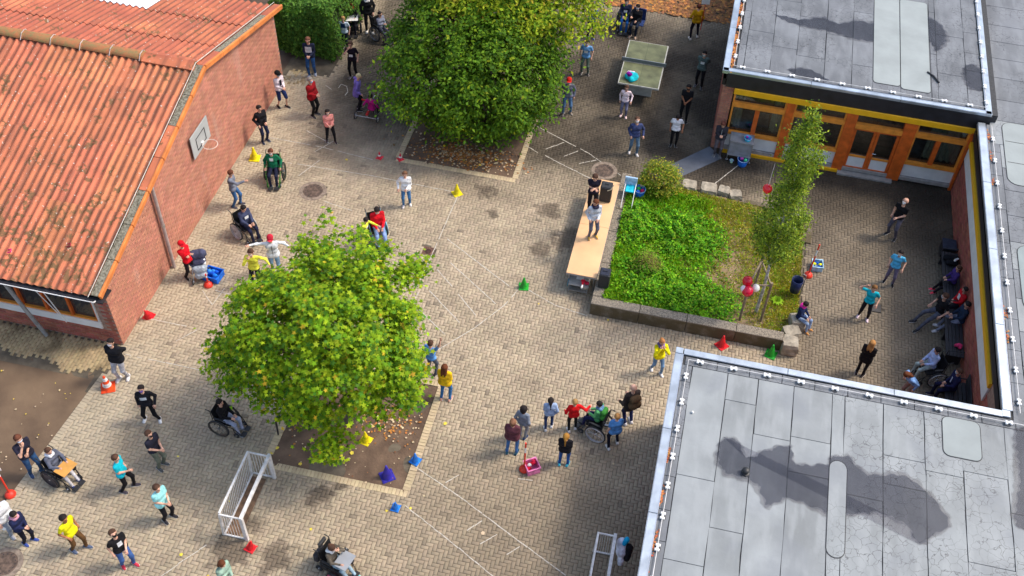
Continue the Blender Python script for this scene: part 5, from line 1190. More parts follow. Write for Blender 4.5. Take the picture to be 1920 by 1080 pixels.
# ---------------------------------------------------------------- wheelchairs
def wheel(parent, x, y, z, r, tyre_m, rim_m, hub, disc=None, camber=0., w=.025, name='wheel', spokes=14):
    o = link(name, None, parent, (x, y, z)); bpy.data.objects.remove(o)
    mb = MB(); n = 26
    prof = [(r-.035, -w*.5), (r-.008, -w*.9), (r, 0), (r-.008, w*.9), (r-.035, w*.5)]
    mb.lathe(prof, tyre_m, n, axis='X', cap=False); o = mb.obj(name, parent, (x, y, z)); o.rotation_euler = (0, camber, 0)
    mb = MB(); mb.lathe([(r-.030, -w*.55), (r-.060, -w*.4), (r-.060, w*.4), (r-.030, w*.55)], rim_m, n, axis='X', cap=False); mb.lathe([(.03, -.03), (.035, 0), (.03, .03)], hub, 10, axis='X')
    for k in range(spokes):
        a = 2*math.pi*k/spokes; mb.tube([(.012*(-1)**k, .03*math.cos(a), .03*math.sin(a)), (0, (r-.05)*math.cos(a+.2), (r-.05)*math.sin(a+.2))], .0035, rim_m, 4, False)
    mb.obj('rim', o)
    if disc: mb = MB(); mb.lathe([(r-.09, .012*np.sign(x)), (.02, .022*np.sign(x))], disc, n, axis='X', cap=False); mb.obj('spoke_guard', o)
    return o
def wheelchair(xy, yaw, label, frame=(40, 42, 46), rim=(190, 190, 190), disc=None, handles=True, tray=None, power=False, seatc=(22, 22, 25), tyre=None, z=0, hr=.30, back_h=.92, group='wheelchairs in the school yard', foot=True):
    t = thing('wheelchair', label, 'wheelchair', (*xy, z), R(yaw), group=group)
    fm = cloth(frame, .4); rm = mat('rim_%02x%02x%02x' % tuple(rim), lin(rim), .35, .05, 6, metal=.5); sm = cloth(seatc); dm = cloth(disc, .4) if disc else None
    tm = cloth(tyre, .7) if tyre else m_rubber
    r = hr
    if not power:
        for sx_ in (1, -1):
            w_ = wheel(t, sx_*.285, .10, r, r, tm, rm, m_chrome, dm, sx_*-.04)
            mb = MB(); n = 24; mb.tube([(sx_*.035, (r-.045)*math.cos(2*math.pi*k/n), (r-.045)*math.sin(2*math.pi*k/n)) for k in range(n+1)], .009, rm, 5, False); mb.obj('push_rim', w_)
            c_ = wheel(t, sx_*.21, -.34, .085, .085, m_rubber, fm, m_chrome, None, 0, .018, 'caster', 6)
    else:
        for sx_ in (1, -1):
            wheel(t, sx_*.30, -.12, .19, .19, m_rubber, rm, m_chrome, dm, 0, .04, 'drive_wheel', 7); wheel(t, sx_*.20, .36, .10, .10, m_rubber, fm, m_chrome, None, 0, .025, 'caster', 5)
        mb = MB(); mb.box((0, .05, .24), (.40, .62, .24), m_blackp, bev=.03); mb.obj('battery_box', t); mb = MB(); mb.box((0, .30, 1.12), (.26, .07, .14), m_blackp, bev=.03); mb.obj('headrest', t); mb = MB(); mb.box((.27, -.16, .72), (.07, .12, .05), m_blackp, bev=.01); mb.tube([(.27, -.18, .74), (.27, -.18, .80)], .014, m_steel, 6); mb.obj('joystick', t); mb = MB(); mb.box((0, .46, .42), (.36, .14, .30), cloth((60, 58, 62)), bev=.04); mb.obj('rear_bag', t)
    mb = MB(); mb.box((0, -.02, .46), (.42, .44, .05), sm, bev=.015); mb.obj('seat', t)
    mb = MB(); mb.box((0, .23, .46+(back_h-.46)/2), (.42, .035, back_h-.46), sm, rot=Matrix.Rotation(R(-6), 3, 'X'), bev=.012); mb.obj('backrest', t)
    mb = MB()
    for sx_ in (1, -1):
        x = sx_*.225; mb.tube([(x, .24, .32), (x, .27, back_h+.02)], .012, fm, 6); mb.tube([(x, .24, .40), (x, -.26, .42), (x*.9, -.36, .30), (x*.75, -.46, .09)], .012, fm, 6); mb.tube([(x, .1, r), (x, .1, .44)], .012, fm, 6); mb.tube([(x*.95, -.34, .08), (x*.95, -.28, .4)], .011, fm, 6)
    mb.tube([(-.23, .1, r), (.23, .1, r)], .014, fm, 6); mb.obj('frame', t)
    for sx_ in (1, -1):
        mb = MB(); mb.tube([(sx_*.24, .24, .60), (sx_*.24, .22, .68), (sx_*.24, -.12, .68), (sx_*.24, -.15, .44)], .011, fm, 6); mb.box((sx_*.24, .06, .69), (.05, .26, .025), m_blackp, bev=.008); mb.obj('armrest', t)
        if handles: mb = MB(); mb.tube([(sx_*.225, .27, back_h), (sx_*.225, .30, back_h+.04), (sx_*.225, .40, back_h+.05)], .014, m_blackp, 6); mb.obj('push_handle', t)
        if foot: mb = MB(); mb.box((sx_*.10, -.50, .075), (.16, .14, .018), m_blackp, bev=.004); mb.obj('footrest', t)
    if tray: mb = MB(); mb.box((0, -.30, .76), (.46, .36, .018), tray, bev=.006); mb.obj('tray', t)
    return t
wood = mat('tray_wood', lin((205, 148, 70)), .5, .1, 3)
WG = None
P = person; N_ = (30, 32, 52)
# --- top left group
P((-12.652, 32.619), 1.78, 25, 'man in a black jacket and white scarf standing at the very top beside the tree', (26, 26, 28), (24, 24, 30), (215, 210, 205), ('pocket', 'down'), hair='dark', coat='jacket', scarf=(215, 212, 210), mask=(225, 230, 235), legs=((.10, .06), (-.10, -.05)))
wheelchair((-12.047, 32.345), 60, 'wheelchair half hidden by the leaves at the top, its user in a grey hoodie', (30, 30, 34), (120, 120, 125)); P((-12.085, 32.334), 1.45, 60, 'dark haired child in a grey hoodie seated low beside the tree at the top', (128, 132, 150), (60, 64, 80), arms=('lap', 'phone'), hair='dark', pose='sit', hs='short')
wheelchair((-13.283, 32.556), 20, 'black wheelchair with a white tray at the top, the one furthest left', (24, 22, 26), (60, 60, 66), power=True, tray=m_white)
P((-13.283, 32.556), 1.5, 20, 'person in black with orange hair seated in the dark wheelchair at the top', (24, 22, 30), (30, 28, 40), arms=('tray', 'lap'), hair=(150, 84, 46), pose='sit', head=(25, 0), hs='short', scarf=(215, 90, 30))
P((-13.742, 33.023), 1.35, 30, 'child in a crimson jacket standing behind the dark wheelchair at the top', (200, 20, 60), (60, 50, 60), arms=('front', 'down'), hair='red', coat='jacket', cap=(205, 20, 60))
P((-13.190, 31.428), 1.45, 5, 'blond boy in a white shirt with a dark blue front and a paper badge', (200, 215, 228), (20, 26, 48), (150, 150, 155), ('down', 'down'), hair='blond', print_=(.20, .26, .02, (24, 62, 110)), badge=-.14, sleeve=.5, legs=((.11, .05), (-.08, -.08)))
P((-12.352, 29.940), 1.60, 5, 'woman in a black sleeveless top and black trousers with one hand at her face', (28, 18, 34), (18, 16, 20), (120, 110, 105), ('down', 'face'), hair='brown', hs='bun', sleeve=0, badge=-.14, legs=((.12, .0), (-.12, .1)), cap=None)
P((-13.806, 29.601), 1.72, 12, 'red haired person in a navy sweater with white print and blue jeans', (32, 38, 62), (44, 84, 136), (170, 178, 195), ('front', 'front'), hair=(118, 76, 58), hs='short', coat='sweater', print_=(.24, .26, -.02, (222, 222, 224)), legs=((.10, -.06), (-.10, .08)))
P((-14.250, 27.669), 1.62, 60, 'man in a black cap, white top and navy shorts leaning by the wall corner', (222, 208, 214), (34, 50, 100), (36, 30, 30), ('front', 'front'), hair='dark', cap=(18, 18, 20), shorts=True, mask=(170, 190, 205), sleeve=1, legs=((.12, .22), (-.12, -.02)), print_=(.10, .26, -.02, (30, 26, 40)), girth=1.05)
P((-12.949, 27.485), 1.72, 70, 'grey haired person in a dark red jacket and black trousers seen from the side', (150, 16, 26), (22, 20, 22), (58, 54, 56), ('pocket', 'front'), hair='grey', coat='jacket', mask=(160, 190, 220), pack=None, hem=.05, girth=1.05)
P((-14.075, 25.760), 1.62, 55, 'man in a black jacket and dark jeans standing closest to the far wall base', (26, 24, 30), (30, 36, 66), (40, 44, 66), ('front', 'pocket'), hair='dark', coat='jacket', mask=None)
P((-11.982, 26.354), 1.45, 30, 'girl with long dark hair in a pink shirt and black leggings', (240, 150, 140), (22, 18, 22), (60, 44, 48), ('front', 'front'), hair='dark', hs='long', mask=(225, 200, 195), legs=((.20, .12), (-.12, -.06)), coat='shirt', girth=1.08)
P((-11.580, 28.189), 1.62, 110, 'blond woman in a lilac cardigan leaning toward the child on the tricycle', (128, 110, 190), (20, 18, 26), (40, 36, 44), ('outd', 'rest'), hair=(205, 185, 140), hs='short', coat='cardigan', hem=.12, lean=10, vest=None, girth=1.08)
# tricycle
tr = thing('tricycle', 'low red and silver three wheeled bike ridden by the child in magenta', 'tricycle', (*(-11.123, 28.224), 0), R(180))
sv = mat('trike_silver', (.45, .43, .42), .4, .1, 8, metal=.6); rd = cloth((190, 40, 36), .5)
mb = MB(); mb.tube([(0, .52, .12), (0, .15, .30), (0, -.35, .36), (0, -.62, .30)], .022, sv, 8); mb.tube([(-.38, .52, .13), (.38, .52, .13)], .018, sv, 8); mb.obj('frame', tr)
for sx_ in (1, -1): wheel(tr, sx_*.40, .52, .15, .15, m_rubber, sv, m_chrome, None, 0, .02)
wheel(tr, 0, -.66, .2, .2, m_rubber, sv, m_chrome, None, 0, .02)
mb = MB(); mb.box((0, -.05, .40), (.30, .30, .05), m_blackp, bev=.02); mb.obj('saddle', tr)
mb = MB(); mb.tube([(-.24, .18, .62), (-.22, .24, .64), (.22, .24, .64), (.24, .18, .62)], .028, rd, 8); mb.tube([(0, .24, .64), (0, .15, .38)], .018, sv, 6); mb.obj('back_support', tr)
mb = MB(); mb.tube([(-.30, -.40, .78), (-.2, -.50, .80), (.2, -.50, .80), (.30, -.40, .78)], .016, m_blackp, 6); mb.tube([(0, -.50, .80), (0, -.60, .3)], .018, rd, 6); mb.obj('handlebar', tr)
mb = MB(); mb.box((0, .40, .22), (.09, .22, .06), rd, bev=.01); mb.obj('reflector_plate', tr)
P((-10.958, 27.824), 1.35, 180, 'dark haired child in a magenta top riding the tricycle, seen from behind', (178, 20, 120), (28, 26, 34), arms=('wide', 'wide'), hair='dark', pose='sit', seat=.42)
# --- left column
wheelchair((-13.033, 24.074), 15, 'wheelchair with a green footrest frame near the yellow cone by the wall', (60, 140, 40), (60, 70, 60)); P((-13.052, 24.122), 1.62, 15, 'person in a green sweater with a white collar seated in the green framed wheelchair', (18, 108, 74), (28, 32, 56), (140, 145, 150), ('rest', 'rest'), hair='red', pose='sit', mask=(235, 235, 235), print_=(.13, .14, .06, (225, 230, 228)), coat='sweater')
P((-13.768, 22.625), 1.60, 100, 'boy in a grey hoodie by the wall pointing with his outstretched arm', (118, 122, 136), (60, 100, 148), (70, 66, 76), ('down', 'fwd'), hair='red', coat='hoodie', head=(10, 20), legs=((.1, .12), (-.1, -.1)))
wheelchair((-12.947, 21.495), 60, 'wheelchair with big silver wheels standing nearest the brick wall', (34, 34, 40), (205, 205, 210), disc=(180, 182, 188)); P((-12.934, 21.546), 1.6, 60, 'boy in a blue grey sweater with a paper badge seated by the brick wall', (62, 68, 96), (30, 32, 58), (120, 40, 60), ('lap', 'lap'), hair='dark', pose='sit', badge=-.05, coat='sweater', head=(18, 0))
P((-8.591, 24.067), 1.52, 15, 'woman in a white long sleeved top and blue jeans with hair tied up', (238, 236, 236), (70, 120, 170), (225, 215, 210), ('front', 'rest'), hair=(120, 84, 60), hs='pony', coat='sweater', legs=((.14, -.02), (-.10, .08)), hem=.04)
wheelchair((-9.025, 22.427), 35, 'wheelchair with blue wheel discs and tall bent push handles beside the maple', (80, 150, 180), (90, 160, 190), disc=(90, 160, 190)); P((-8.985, 22.462), 1.72, 30, 'person in a bright red sweater and pale jeans seated with stretched legs above the maple', (214, 20, 36), (140, 165, 215), (34, 36, 48), ('lap', 'lap'), hair='dark', pose='sit', mask=(235, 228, 225), head=(20, 0), legs=((.12, .62), (-.12, .60)), coat='sweater', girth=1.1)
P((-9.254, 21.963), 1.35, 85, 'child in a neon yellow top reaching toward the red sweater from behind the leaves', (222, 232, 70), (200, 210, 90), arms=('fwd', 'rest'), hair='dark', coat='shirt', lean=12, print_=(.16, .16, -.02, (245, 248, 235)))
P((-11.503, 20.278), 1.66, 25, 'man in a white shirt with a shoulder strap and a red cap, arms spread', (222, 226, 230), (120, 150, 175), (190, 190, 195), ('outd', 'out'), hair='red', cap=(196, 40, 60), coat='shirt', hem=.05, print_=(.025, .42, -.1, (120, 124, 130)), girth=1.12)
P((-11.830, 19.617), 1.66, 10, 'woman in a neon yellow shirt and dark trousers half hidden by the maple leaves', (232, 228, 72), (26, 24, 34), (200, 195, 190), ('outd', 'face'), hair='brown', hs='pony', coat='shirt', mask=(240, 225, 215))
P((-14.058, 19.529), 1.60, 65, 'person in a red shirt and red cap leaning on the brick wall with crossed arms', (216, 14, 32), (28, 22, 30), (52, 44, 40), ('crossed', 'crossed'), hair='dark', cap=(205, 16, 34), mask=(120, 116, 90), coat='shirt', legs=((.14, .42), (-.12, .12)), lean=-14, head=(15, 0))
P((-14.110, 15.551), 1.75, 5, 'big man in a black sweater and pale grey trousers at the brick hall corner', (22, 22, 30), (180, 178, 186), (215, 210, 208), ('back', 'back'), hair='dark', mask=(220, 215, 222), coat='sweater', girth=1.18, head=(-14, 0), legs=((.14, -.04), (-.08, .06)))
P((-12.812, 14.452), 1.58, 20, 'boy in a black hoodie with white print, purple mask and bright white shoes', (24, 24, 32), (18, 18, 22), (238, 232, 230), ('rest', 'down'), hair='dark', mask=(130, 100, 190), coat='hoodie', print_=(.19, .13, -.0, (220, 222, 226)), legs=((.32, .05), (-.12, -.02)), head=(-10, 0))
P((-11.861, 13.182), 1.66, 75, 'man in a dark t-shirt and olive grey trousers with a black mask', (38, 38, 52), (108, 112, 98), (80, 82, 84), ('front', 'front'), hair='brown', mask=(24, 22, 24), sleeve=.5, head=(-12, 0), girth=1.08)
wheelchair((-10.651, 14.704), 85, 'black sports wheelchair with knobbly big wheels at the left edge of the maple', (28, 28, 30), (90, 84, 78), hr=.31); P((-10.705, 14.690), 1.58, 85, 'person in a black top and pale grey jeans seated left of the maple', (20, 18, 22), (160, 165, 188), (150, 150, 160), ('lap', 'lap'), hair='dark', pose='sit', head=(-5, 0), coat='sweater')
P((-14.851, 12.256), 1.78, 65, 'man in a navy t-shirt and jeans behind the boy with the wooden tray', (38, 36, 52), (44, 76, 116), (60, 80, 116), ('crossed', 'face'), hair='red', mask=(215, 222, 235), sleeve=.5, girth=1.1, legs=((.12, .1), (-.12, -.06)))
wheelchair((-14.068, 12.258), 75, 'wheelchair with a yellow wooden tray and a pink trimmed black wheel', (30, 28, 32), (80, 70, 76), tray=wood, disc=(70, 64, 72)); P((-14.204, 12.321), 1.55, 75, 'boy in a grey hoodie with his hands on the yellow wooden tray', (92, 96, 112), (210, 205, 208), (44, 64, 130), ('tray', 'tray'), hair='brown', pose='sit', scarf=(228, 230, 236), coat='hoodie', head=(0, 0), legs=((.12, .60), (-.12, .58)))
P((-12.443, 12.358), 1.62, 100, 'man in a turquoise t-shirt and black trousers looking away to the right', (16, 186, 206), (20, 18, 22), (66, 60, 70), ('down', 'front'), hair='brown', sleeve=.5, legs=((.12, .22), (-.12, -.06)), coat='shirt', hem=.04)
P((-11.072, 11.843), 1.64, 70, 'man in a pale aqua t-shirt and black trousers, hands folded in front', (158, 226, 226), (24, 22, 28), (44, 42, 48), ('front', 'front'), hair='brown', sleeve=.5, hem=.04, girth=1.12, legs=((.12, .08), (-.12, .02)))
P((-12.776, 10.563), 1.66, 80, 'man in a bright yellow t-shirt and brown trousers at the bottom left', (236, 226, 20), (100, 70, 40), (80, 92, 118), ('down', 'pocket'), hair='dark', skin='m', sleeve=.5, legs=((.12, .16), (-.12, -.1)), hem=.04)
P((-11.462, 10.469), 1.66, 60, 'man in a black t-shirt with white print, black mask, jeans and red shoes', (26, 24, 28), (64, 96, 156), (190, 50, 70), ('front', 'down'), hair='brown', mask=(20, 20, 22), sleeve=.5, print_=(.13, .20, .0, (228, 228, 232)), head=(-25, 0), legs=((.12, .14), (-.12, -.04)), girth=1.06)
P((-14.029, 10.439), 1.50, 80, 'person in a navy hoodie and pink patterned scarf with blue shoes near the left edge', (30, 36, 72), (20, 20, 34), (56, 76, 150), ('front', 'front'), hair='dark', scarf=(226, 160, 180), coat='hoodie', head=(12, 0), legs=((.12, .08), (-.10, -.06)), girth=1.1)
P((-14.472, 10.571), 1.62, 70, 'person in a white coat cut off by the left edge, behind the pink scarf', (226, 226, 228), (140, 150, 168), (150, 150, 160), ('front', 'rest'), hair='grey', coat='coat', hem=.30, girth=1.25)
P((-8.790, 10.395), 1.52, 70, 'long haired woman in a pale green cardigan cut off by the bottom edge', (150, 178, 160), (96, 140, 170), (210, 190, 90), ('front', 'front'), hair='auburn', hs='long', coat='cardigan', hem=.06, girth=1.05, head=(15, 0))
wheelchair((-6.502, 11.474), 75, 'bulky black power wheelchair with pink and orange wheel hubs at the bottom', (26, 26, 32), (214, 70, 130), disc=(200, 90, 60), power=True, tray=mat('clear_grey_tray', (.30, .31, .33), .2, .05, 3), back_h=1.0); P((-6.551, 11.463), 1.56, 75, 'person with brown tied hair and olive sleeves in the power wheelchair at the bottom', (92, 84, 74), (150, 175, 190), (90, 190, 205), ('face', 'tray'), hair='brown', hs='bun', pose='sit', head=(22, 0), pack=None, scarf=(228, 226, 224), legs=((.12, .60), (-.12, .58)))
# --- middle
P((-5.302, 16.964), 1.62, 175, 'woman in a yellow sweater and wide blue jeans with long auburn hair seen from behind', (236, 190, 24), (54, 108, 160), (200, 150, 130), ('front', 'front'), hair='auburn', hs='long', coat='sweater', girth=1.12, legs=((.13, 0), (-.13, .04)))
P((-5.920, 17.675), 1.56, 165, 'child in a blue shirt raising one arm high at the edge of the maple', (96, 150, 214), (82, 88, 102), (50, 44, 48), ('down', 'up'), hair='brown', coat='shirt', sleeve=.5, badge=None, legs=((.12, .0), (-.12, .1)))
P((-3.131, 15.721), 1.60, 180, 'woman in a maroon jacket and jeans seen from behind beside the slalom pole', (96, 52, 62), (64, 106, 160), (34, 76, 92), ('front', 'front'), hair=(130, 90, 66), hs='bun', coat='jacket', girth=1.22, legs=((.14, 0), (-.14, .03)))
P((-2.968, 16.281), 1.44, 165, 'curly black haired child in a grey sweater standing next to the maroon jacket', (134, 142, 156), (130, 132, 140), (40, 60, 96), ('down', 'down'), hair='dark', hs='afro', coat='sweater', skin='d')
P((-2.329, 16.738), 1.42, 195, 'girl in a light blue sweater with a dark plait and navy jeans', (160, 180, 214), (44, 62, 104), (232, 230, 230), ('front', 'down'), hair='dark', hs='pony', coat='sweater', legs=((.12, -.06), (-.10, .08)), skin='m')
P((-1.698, 16.841), 1.42, 200, 'boy in a red sweater and black trousers with one arm held out', (220, 22, 26), (22, 22, 24), (220, 218, 218), ('rest', 'outd'), hair='blond', hs='short', coat='sweater', legs=((.13, -.04), (-.12, .06)))
wheelchair((-1.075, 16.930), 255, 'wheelchair facing left with silver push rims in the group of children', (60, 60, 66), (200, 200, 206), hr=.31); P((-1.051, 17.042), 1.5, 255, 'dark haired child in a green and blue jacket seated facing left', (96, 176, 110), (34, 38, 84), (40, 42, 60), ('lap', 'lap'), hair='dark', pose='sit', coat='jacket', scarf=(110, 150, 190), head=(10, 0), print_=(.2, .12, -.1, (176, 220, 40)), pack=(70, 150, 60))
P((-1.716, 15.693), 1.48, 180, 'woman in a black jacket, jeans and turquoise shoes with a blond ponytail', (24, 22, 30), (40, 80, 146), (60, 178, 200), ('front', 'front'), hair=(176, 124, 52), hs='pony', coat='jacket', girth=1.08, legs=((.13, .0), (-.13, .03)))
P((-0.507, 16.606), 1.52, 205, 'person with fair hair in a blue t-shirt, black trousers and white shoes seen from behind', (88, 144, 206), (22, 22, 40), (232, 226, 224), ('down', 'front'), hair=(176, 128, 76), hs='short', sleeve=.5, girth=1.18, legs=((.20, -.06), (-.14, .10)), hem=.04)
P((-0.260, 17.428), 1.78, 215, 'tall bald man in a dark coat with an olive brown backpack', (60, 50, 46), (34, 44, 90), (225, 222, 226), ('rest', 'front'), hs='bald', coat='coat', pack=(100, 76, 52), hem=.12, girth=1.05)
P((0.247, 19.353), 1.52, 20, 'woman in a lemon yellow sweater and jeans walking alone in front of the raised bed', (240, 226, 14), (110, 146, 184), (238, 230, 226), ('face', 'face'), hair=(180, 120, 70), hs='bun', scarf=(120, 100, 150), coat='sweater', legs=((.14, .12), (-.12, -.16)), hem=.06)
P((-2.643, 24.505), 1.68, 10, 'man in black with folded arms standing at the back of the wooden stage', (32, 26, 44), (22, 18, 26), (120, 60, 40), ('crossed', 'crossed'), hair='brown', sleeve=.5, z=.79, head=(18, 0))
P((-2.423, 23.409), 1.64, 25, 'woman in a pale grey hoodie and dark leggings on the wooden stage', (206, 210, 218), (96, 98, 116), (196, 150, 70), ('front', 'pocket'), hair='auburn', hs='pony', coat='hoodie', scarf=(44, 44, 66), z=.79, head=(0, -50), legs=((.12, 0), (-.12, .02)))
# --- top middle
P((-4.495, 29.945), 1.64, 10, 'boy in a grey sweater and jeans wearing a red and white cap', (104, 106, 124), (86, 120, 160), (110, 96, 86), ('down', 'down'), hair='dark', cap=(214, 40, 30), mask=(150, 190, 220), coat='sweater', legs=((.16, .0), (-.14, .10)), head=(-5, 0))
P((-4.287, 32.310), 1.58, 0, 'boy in a light blue t-shirt with a badge and olive trousers', (100, 150, 200), (92, 108, 96), (50, 42, 44), ('down', 'down'), hair='dark', mask=(215, 220, 225), sleeve=.5, badge=-.06, legs=((.14, .0), (-.14, .0)))
P((-4.487, 34.574), 1.60, 5, 'person in a blue top and black trousers with the upper body in the leaves', (56, 100, 160), (24, 26, 38), (40, 52, 110), ('down', 'rest'), hair=(60, 80, 170), coat='shirt', badge=-.02, legs=((.12, .04), (-.12, .0)))
wheelchair((-3.345, 35.531), 5, 'dark wheelchair at the top with a user in blue jeans', (24, 24, 30), (50, 50, 56)); P((-3.357, 35.600), 1.6, 5, 'masked person in bright blue jeans seated at the top, left of a pair', (34, 42, 70), (30, 96, 170), (150, 140, 140), ('lap', 'lap'), hair='brown', pose='sit', mask=(200, 200, 200), badge=-.1, coat='jacket')
P((-2.891, 35.459), 1.62, -5, 'person in black with a white mask seated at the top, right of the pair', (22, 22, 28), (24, 34, 54), (160, 130, 110), ('front', 'fwd'), hair='dark', pose='sit', mask=(240, 240, 240), coat='jacket', girth=1.15, seat=.42)
mb = MB(); mb.box((0, 0, .40), (.5, .42, .05), cloth((40, 60, 110)), bev=.01); mb.box((0, .22, .65), (.5, .04, .5), cloth((40, 60, 110)), bev=.01)
for sx_ in (-1, 1):
    for sy_ in (-1, 1): mb.tube([(sx_*.21, sy_*.18, 0), (sx_*.21, sy_*.18, .4)], .012, m_steel, 6)
link('chair', mb.mesh('chair'), None, (*(-2.831, 35.476), 0), R(-5), label='dark blue chair under the seated person in black at the top', category='chair')
P((-0.572, 35.608), 1.60, 195, 'person in a mustard sweater and black trousers with white shoes walking away at the top', (200, 146, 12), (28, 18, 34), (232, 214, 200), ('rest', 'down'), hair=(90, 40, 24), coat='sweater', legs=((.22, -.06), (-.12, .12)), girth=1.05)
P((-0.067, 32.697), 1.66, -8, 'boy in a grey green sweater with a badge in the shade beside the building', (86, 102, 100), (20, 18, 24), (90, 86, 88), ('back', 'back'), hair='dark', mask=(200, 220, 216), badge=-.03, coat='sweater', legs=((.10, .06), (-.14, -.04)))
P((-2.480, 30.313), 1.42, 0, 'child in a pale pink top and grey trousers in front of the table tennis table', (238, 214, 220), (118, 116, 144), (232, 196, 196), ('rest', 'down'), hair='brown', hs='bun', coat='shirt', legs=((.08, .06), (-.14, .0)))
P((-0.403, 30.668), 1.64, -5, 'boy in a black t-shirt with a white badge, hands together, striped track trousers', (24, 22, 28), (22, 22, 26), (40, 40, 44), ('front', 'front'), hair='dark', sleeve=.5, badge=-.0, mask=(40, 30, 30), skin='m', legs=((.12, .08), (-.12, -.04)), girth=1.05)
P((-0.572, 29.207), 1.46, 5, 'child in a plain white t-shirt and black trousers looking down', (232, 228, 232), (20, 18, 20), (34, 32, 34), ('rest', 'down'), hair='dark', sleeve=.5, head=(28, 0), skin='m', girth=1.08)
P((-1.842, 28.465), 1.62, 15, 'boy in a navy hooded jacket and grey blue jeans looking up with a white mask', (62, 72, 112), (90, 116, 140), (228, 218, 214), ('rest', 'pocket'), hair='brown', mask=(236, 232, 232), coat='hoodie', head=(-25, 0), legs=((.10, .10), (-.16, -.06)))
P((0.966, 29.079), 1.62, 0, 'man in a charcoal jacket and grey trousers holding a small device by the door wall', (54, 52, 60), (98, 90, 96), (112, 110, 110), ('phone', 'phone'), hair=(100, 56, 44), coat='jacket', head=(25, 0), print_=(.02, .34, -.06, (190, 190, 190)), girth=1.05)
# --- right court
P((6.952, 26.719), 1.74, -35, 'bald man in a black t-shirt looking up with a white mask in the right court', (18, 16, 20), (92, 88, 102), (44, 42, 44), ('front', 'down'), hs='bald', mask=(235, 235, 238), sleeve=.5, head=(-25, 0), legs=((.16, .12), (-.16, .06)))
P((6.849, 24.598), 1.52, -12, 'boy in a light blue t-shirt and grey patterned trousers in the right court', (84, 176, 220), (106, 96, 120), (26, 24, 28), ('rest', 'down'), hair='dark', sleeve=.5, mask=(190, 205, 215), legs=((.12, .10), (-.18, .02)))
P((6.068, 22.933), 1.52, -12, 'woman in a turquoise t-shirt and black leggings with one arm raised', (18, 172, 190), (26, 22, 28), (234, 206, 216), ('rest', 'head'), hair=(130, 90, 50), hs='pony', sleeve=.5, legs=((.14, .06), (-.18, .02)))
P((5.981, 20.690), 1.60, 160, 'woman dressed all in black with long blond hair in the right court', (22, 18, 22), (24, 20, 24), (36, 28, 30), ('front', 'front'), hair=(176, 124, 70), hs='long', coat='coat', hem=.12, girth=1.1)
P((4.110, 22.118), 1.42, 60, 'child in a navy coat and bright pink scarf sitting on a boulder', (24, 38, 78), (150, 172, 206), (176, 120, 60), ('lap', 'lap'), hair='dark', pose='sit', scarf=(226, 50, 160), coat='coat', head=(28, 0), seat=.40)
boulder(*(4.066, 22.065), (.45, .45, .38), 'mossy boulder under the seated child in the pink scarf', .2, 0.)
P((8.635, 24.646), 1.40, 285, 'child in a dark purple jacket and neon pink shoes on the far bench', (66, 44, 110), (22, 18, 28), (240, 70, 90), ('lap', 'lap'), hair='brown', pose='sit', coat='jacket', seat=.47, legs=((.09, .62), (-.09, .60)), hs='pony')
P((8.158, 23.251), 1.72, 300, 'masked man in black with grey trousers sitting forward at the bench', (20, 18, 24), (84, 86, 100), (40, 40, 44), ('rest', 'rest'), hair='brown', pose='sit', coat='shirt', sleeve=.5, seat=.46, mask=(205, 205, 205), head=(0, -20), legs=((.16, .70), (-.20, .60)))
P((8.775, 23.753), 1.50, 290, 'child in a red and white jacket seated on the bench against the wall', (206, 24, 36), (30, 26, 40), (50, 46, 56), ('lap', 'front'), hair='dark', pose='sit', coat='jacket', seat=.47, print_=(.14, .24, -.02, (236, 234, 236)))
P((8.795, 23.115), 1.62, 280, 'person in a dark petrol jacket and light grey jeans seated on the bench', (34, 48, 70), (134, 138, 158), (210, 205, 210), ('lap', 'lap'), hair='dark', pose='sit', coat='jacket', seat=.47, legs=((.12, .66), (-.12, .56)), girth=1.05)
wheelchair((7.913, 21.023), 290, 'wheelchair with a white ringed black wheel at the near end of the bench', (30, 30, 34), (205, 205, 205), hr=.30); P((7.886, 21.134), 1.60, 290, 'person in a pale lavender top and light trousers seated in the right court', (170, 184, 222), (176, 190, 186), (170, 150, 140), ('lap', 'lap'), hair='dark', pose='sit', coat='sweater', head=(10, 0))
P((7.236, 20.116), 1.56, 300, 'woman with auburn hair in a light blue shirt bending forward beside the wheelchair', (122, 160, 214), (150, 120, 110), (160, 130, 120), ('rest', 'rest'), hair='auburn', hs='long', coat='shirt', lean=38, girth=1.05)
P((8.447, 20.501), 1.66, 285, 'boy in a navy tracksuit with white stripes seated on the near bench', (26, 28, 66), (24, 26, 60), (40, 40, 60), ('lap', 'front'), hair='brown', pose='sit', coat='jacket', seat=.47, mask=(200, 205, 210), print_=(.05, .26, -.05, (190, 195, 215)))
# ---------------------------------------------------------------- furniture and equipment
# stage
st = thing('stage_table', 'long beech topped stage table with two people standing on it', 'stage', (*(-2.410, 23.526), 0))
cx_, cy_ = (-2.410, 23.526); X0, X1, Y0s, Y1s = -2.90, -1.98, 21.75, 26.02
for k in range(2):
    a, b = Y0s+k*(Y1s-Y0s)/2, Y0s+(k+1)*(Y1s-Y0s)/2; mb = MB(); mb.box(((X0+X1)/2-cx_, (a+b)/2-cy_, .77), (X1-X0, b-a-.006, .028), m_table, bev=.004); q = mb.obj('table_top', st)
    mb = MB(); mb.box(((X0+X1)/2-cx_, (a+b)/2-cy_, .735), (X1-X0+.012, b-a-.002, .045), mat('edge_grey', (.33, .31, .33), .6, .1, 6)); mb.obj('edge_band', q)
for y in (Y0s+.12, (Y0s+Y1s)/2-.1, (Y0s+Y1s)/2+.1, Y1s-.12):
    for x in (X0+.08, X1-.08): mb = MB(); mb.tube([(x-cx_, y-cy_, 0), (x-cx_, y-cy_, .72)], .022, m_steel, 8); mb.obj('leg', st)
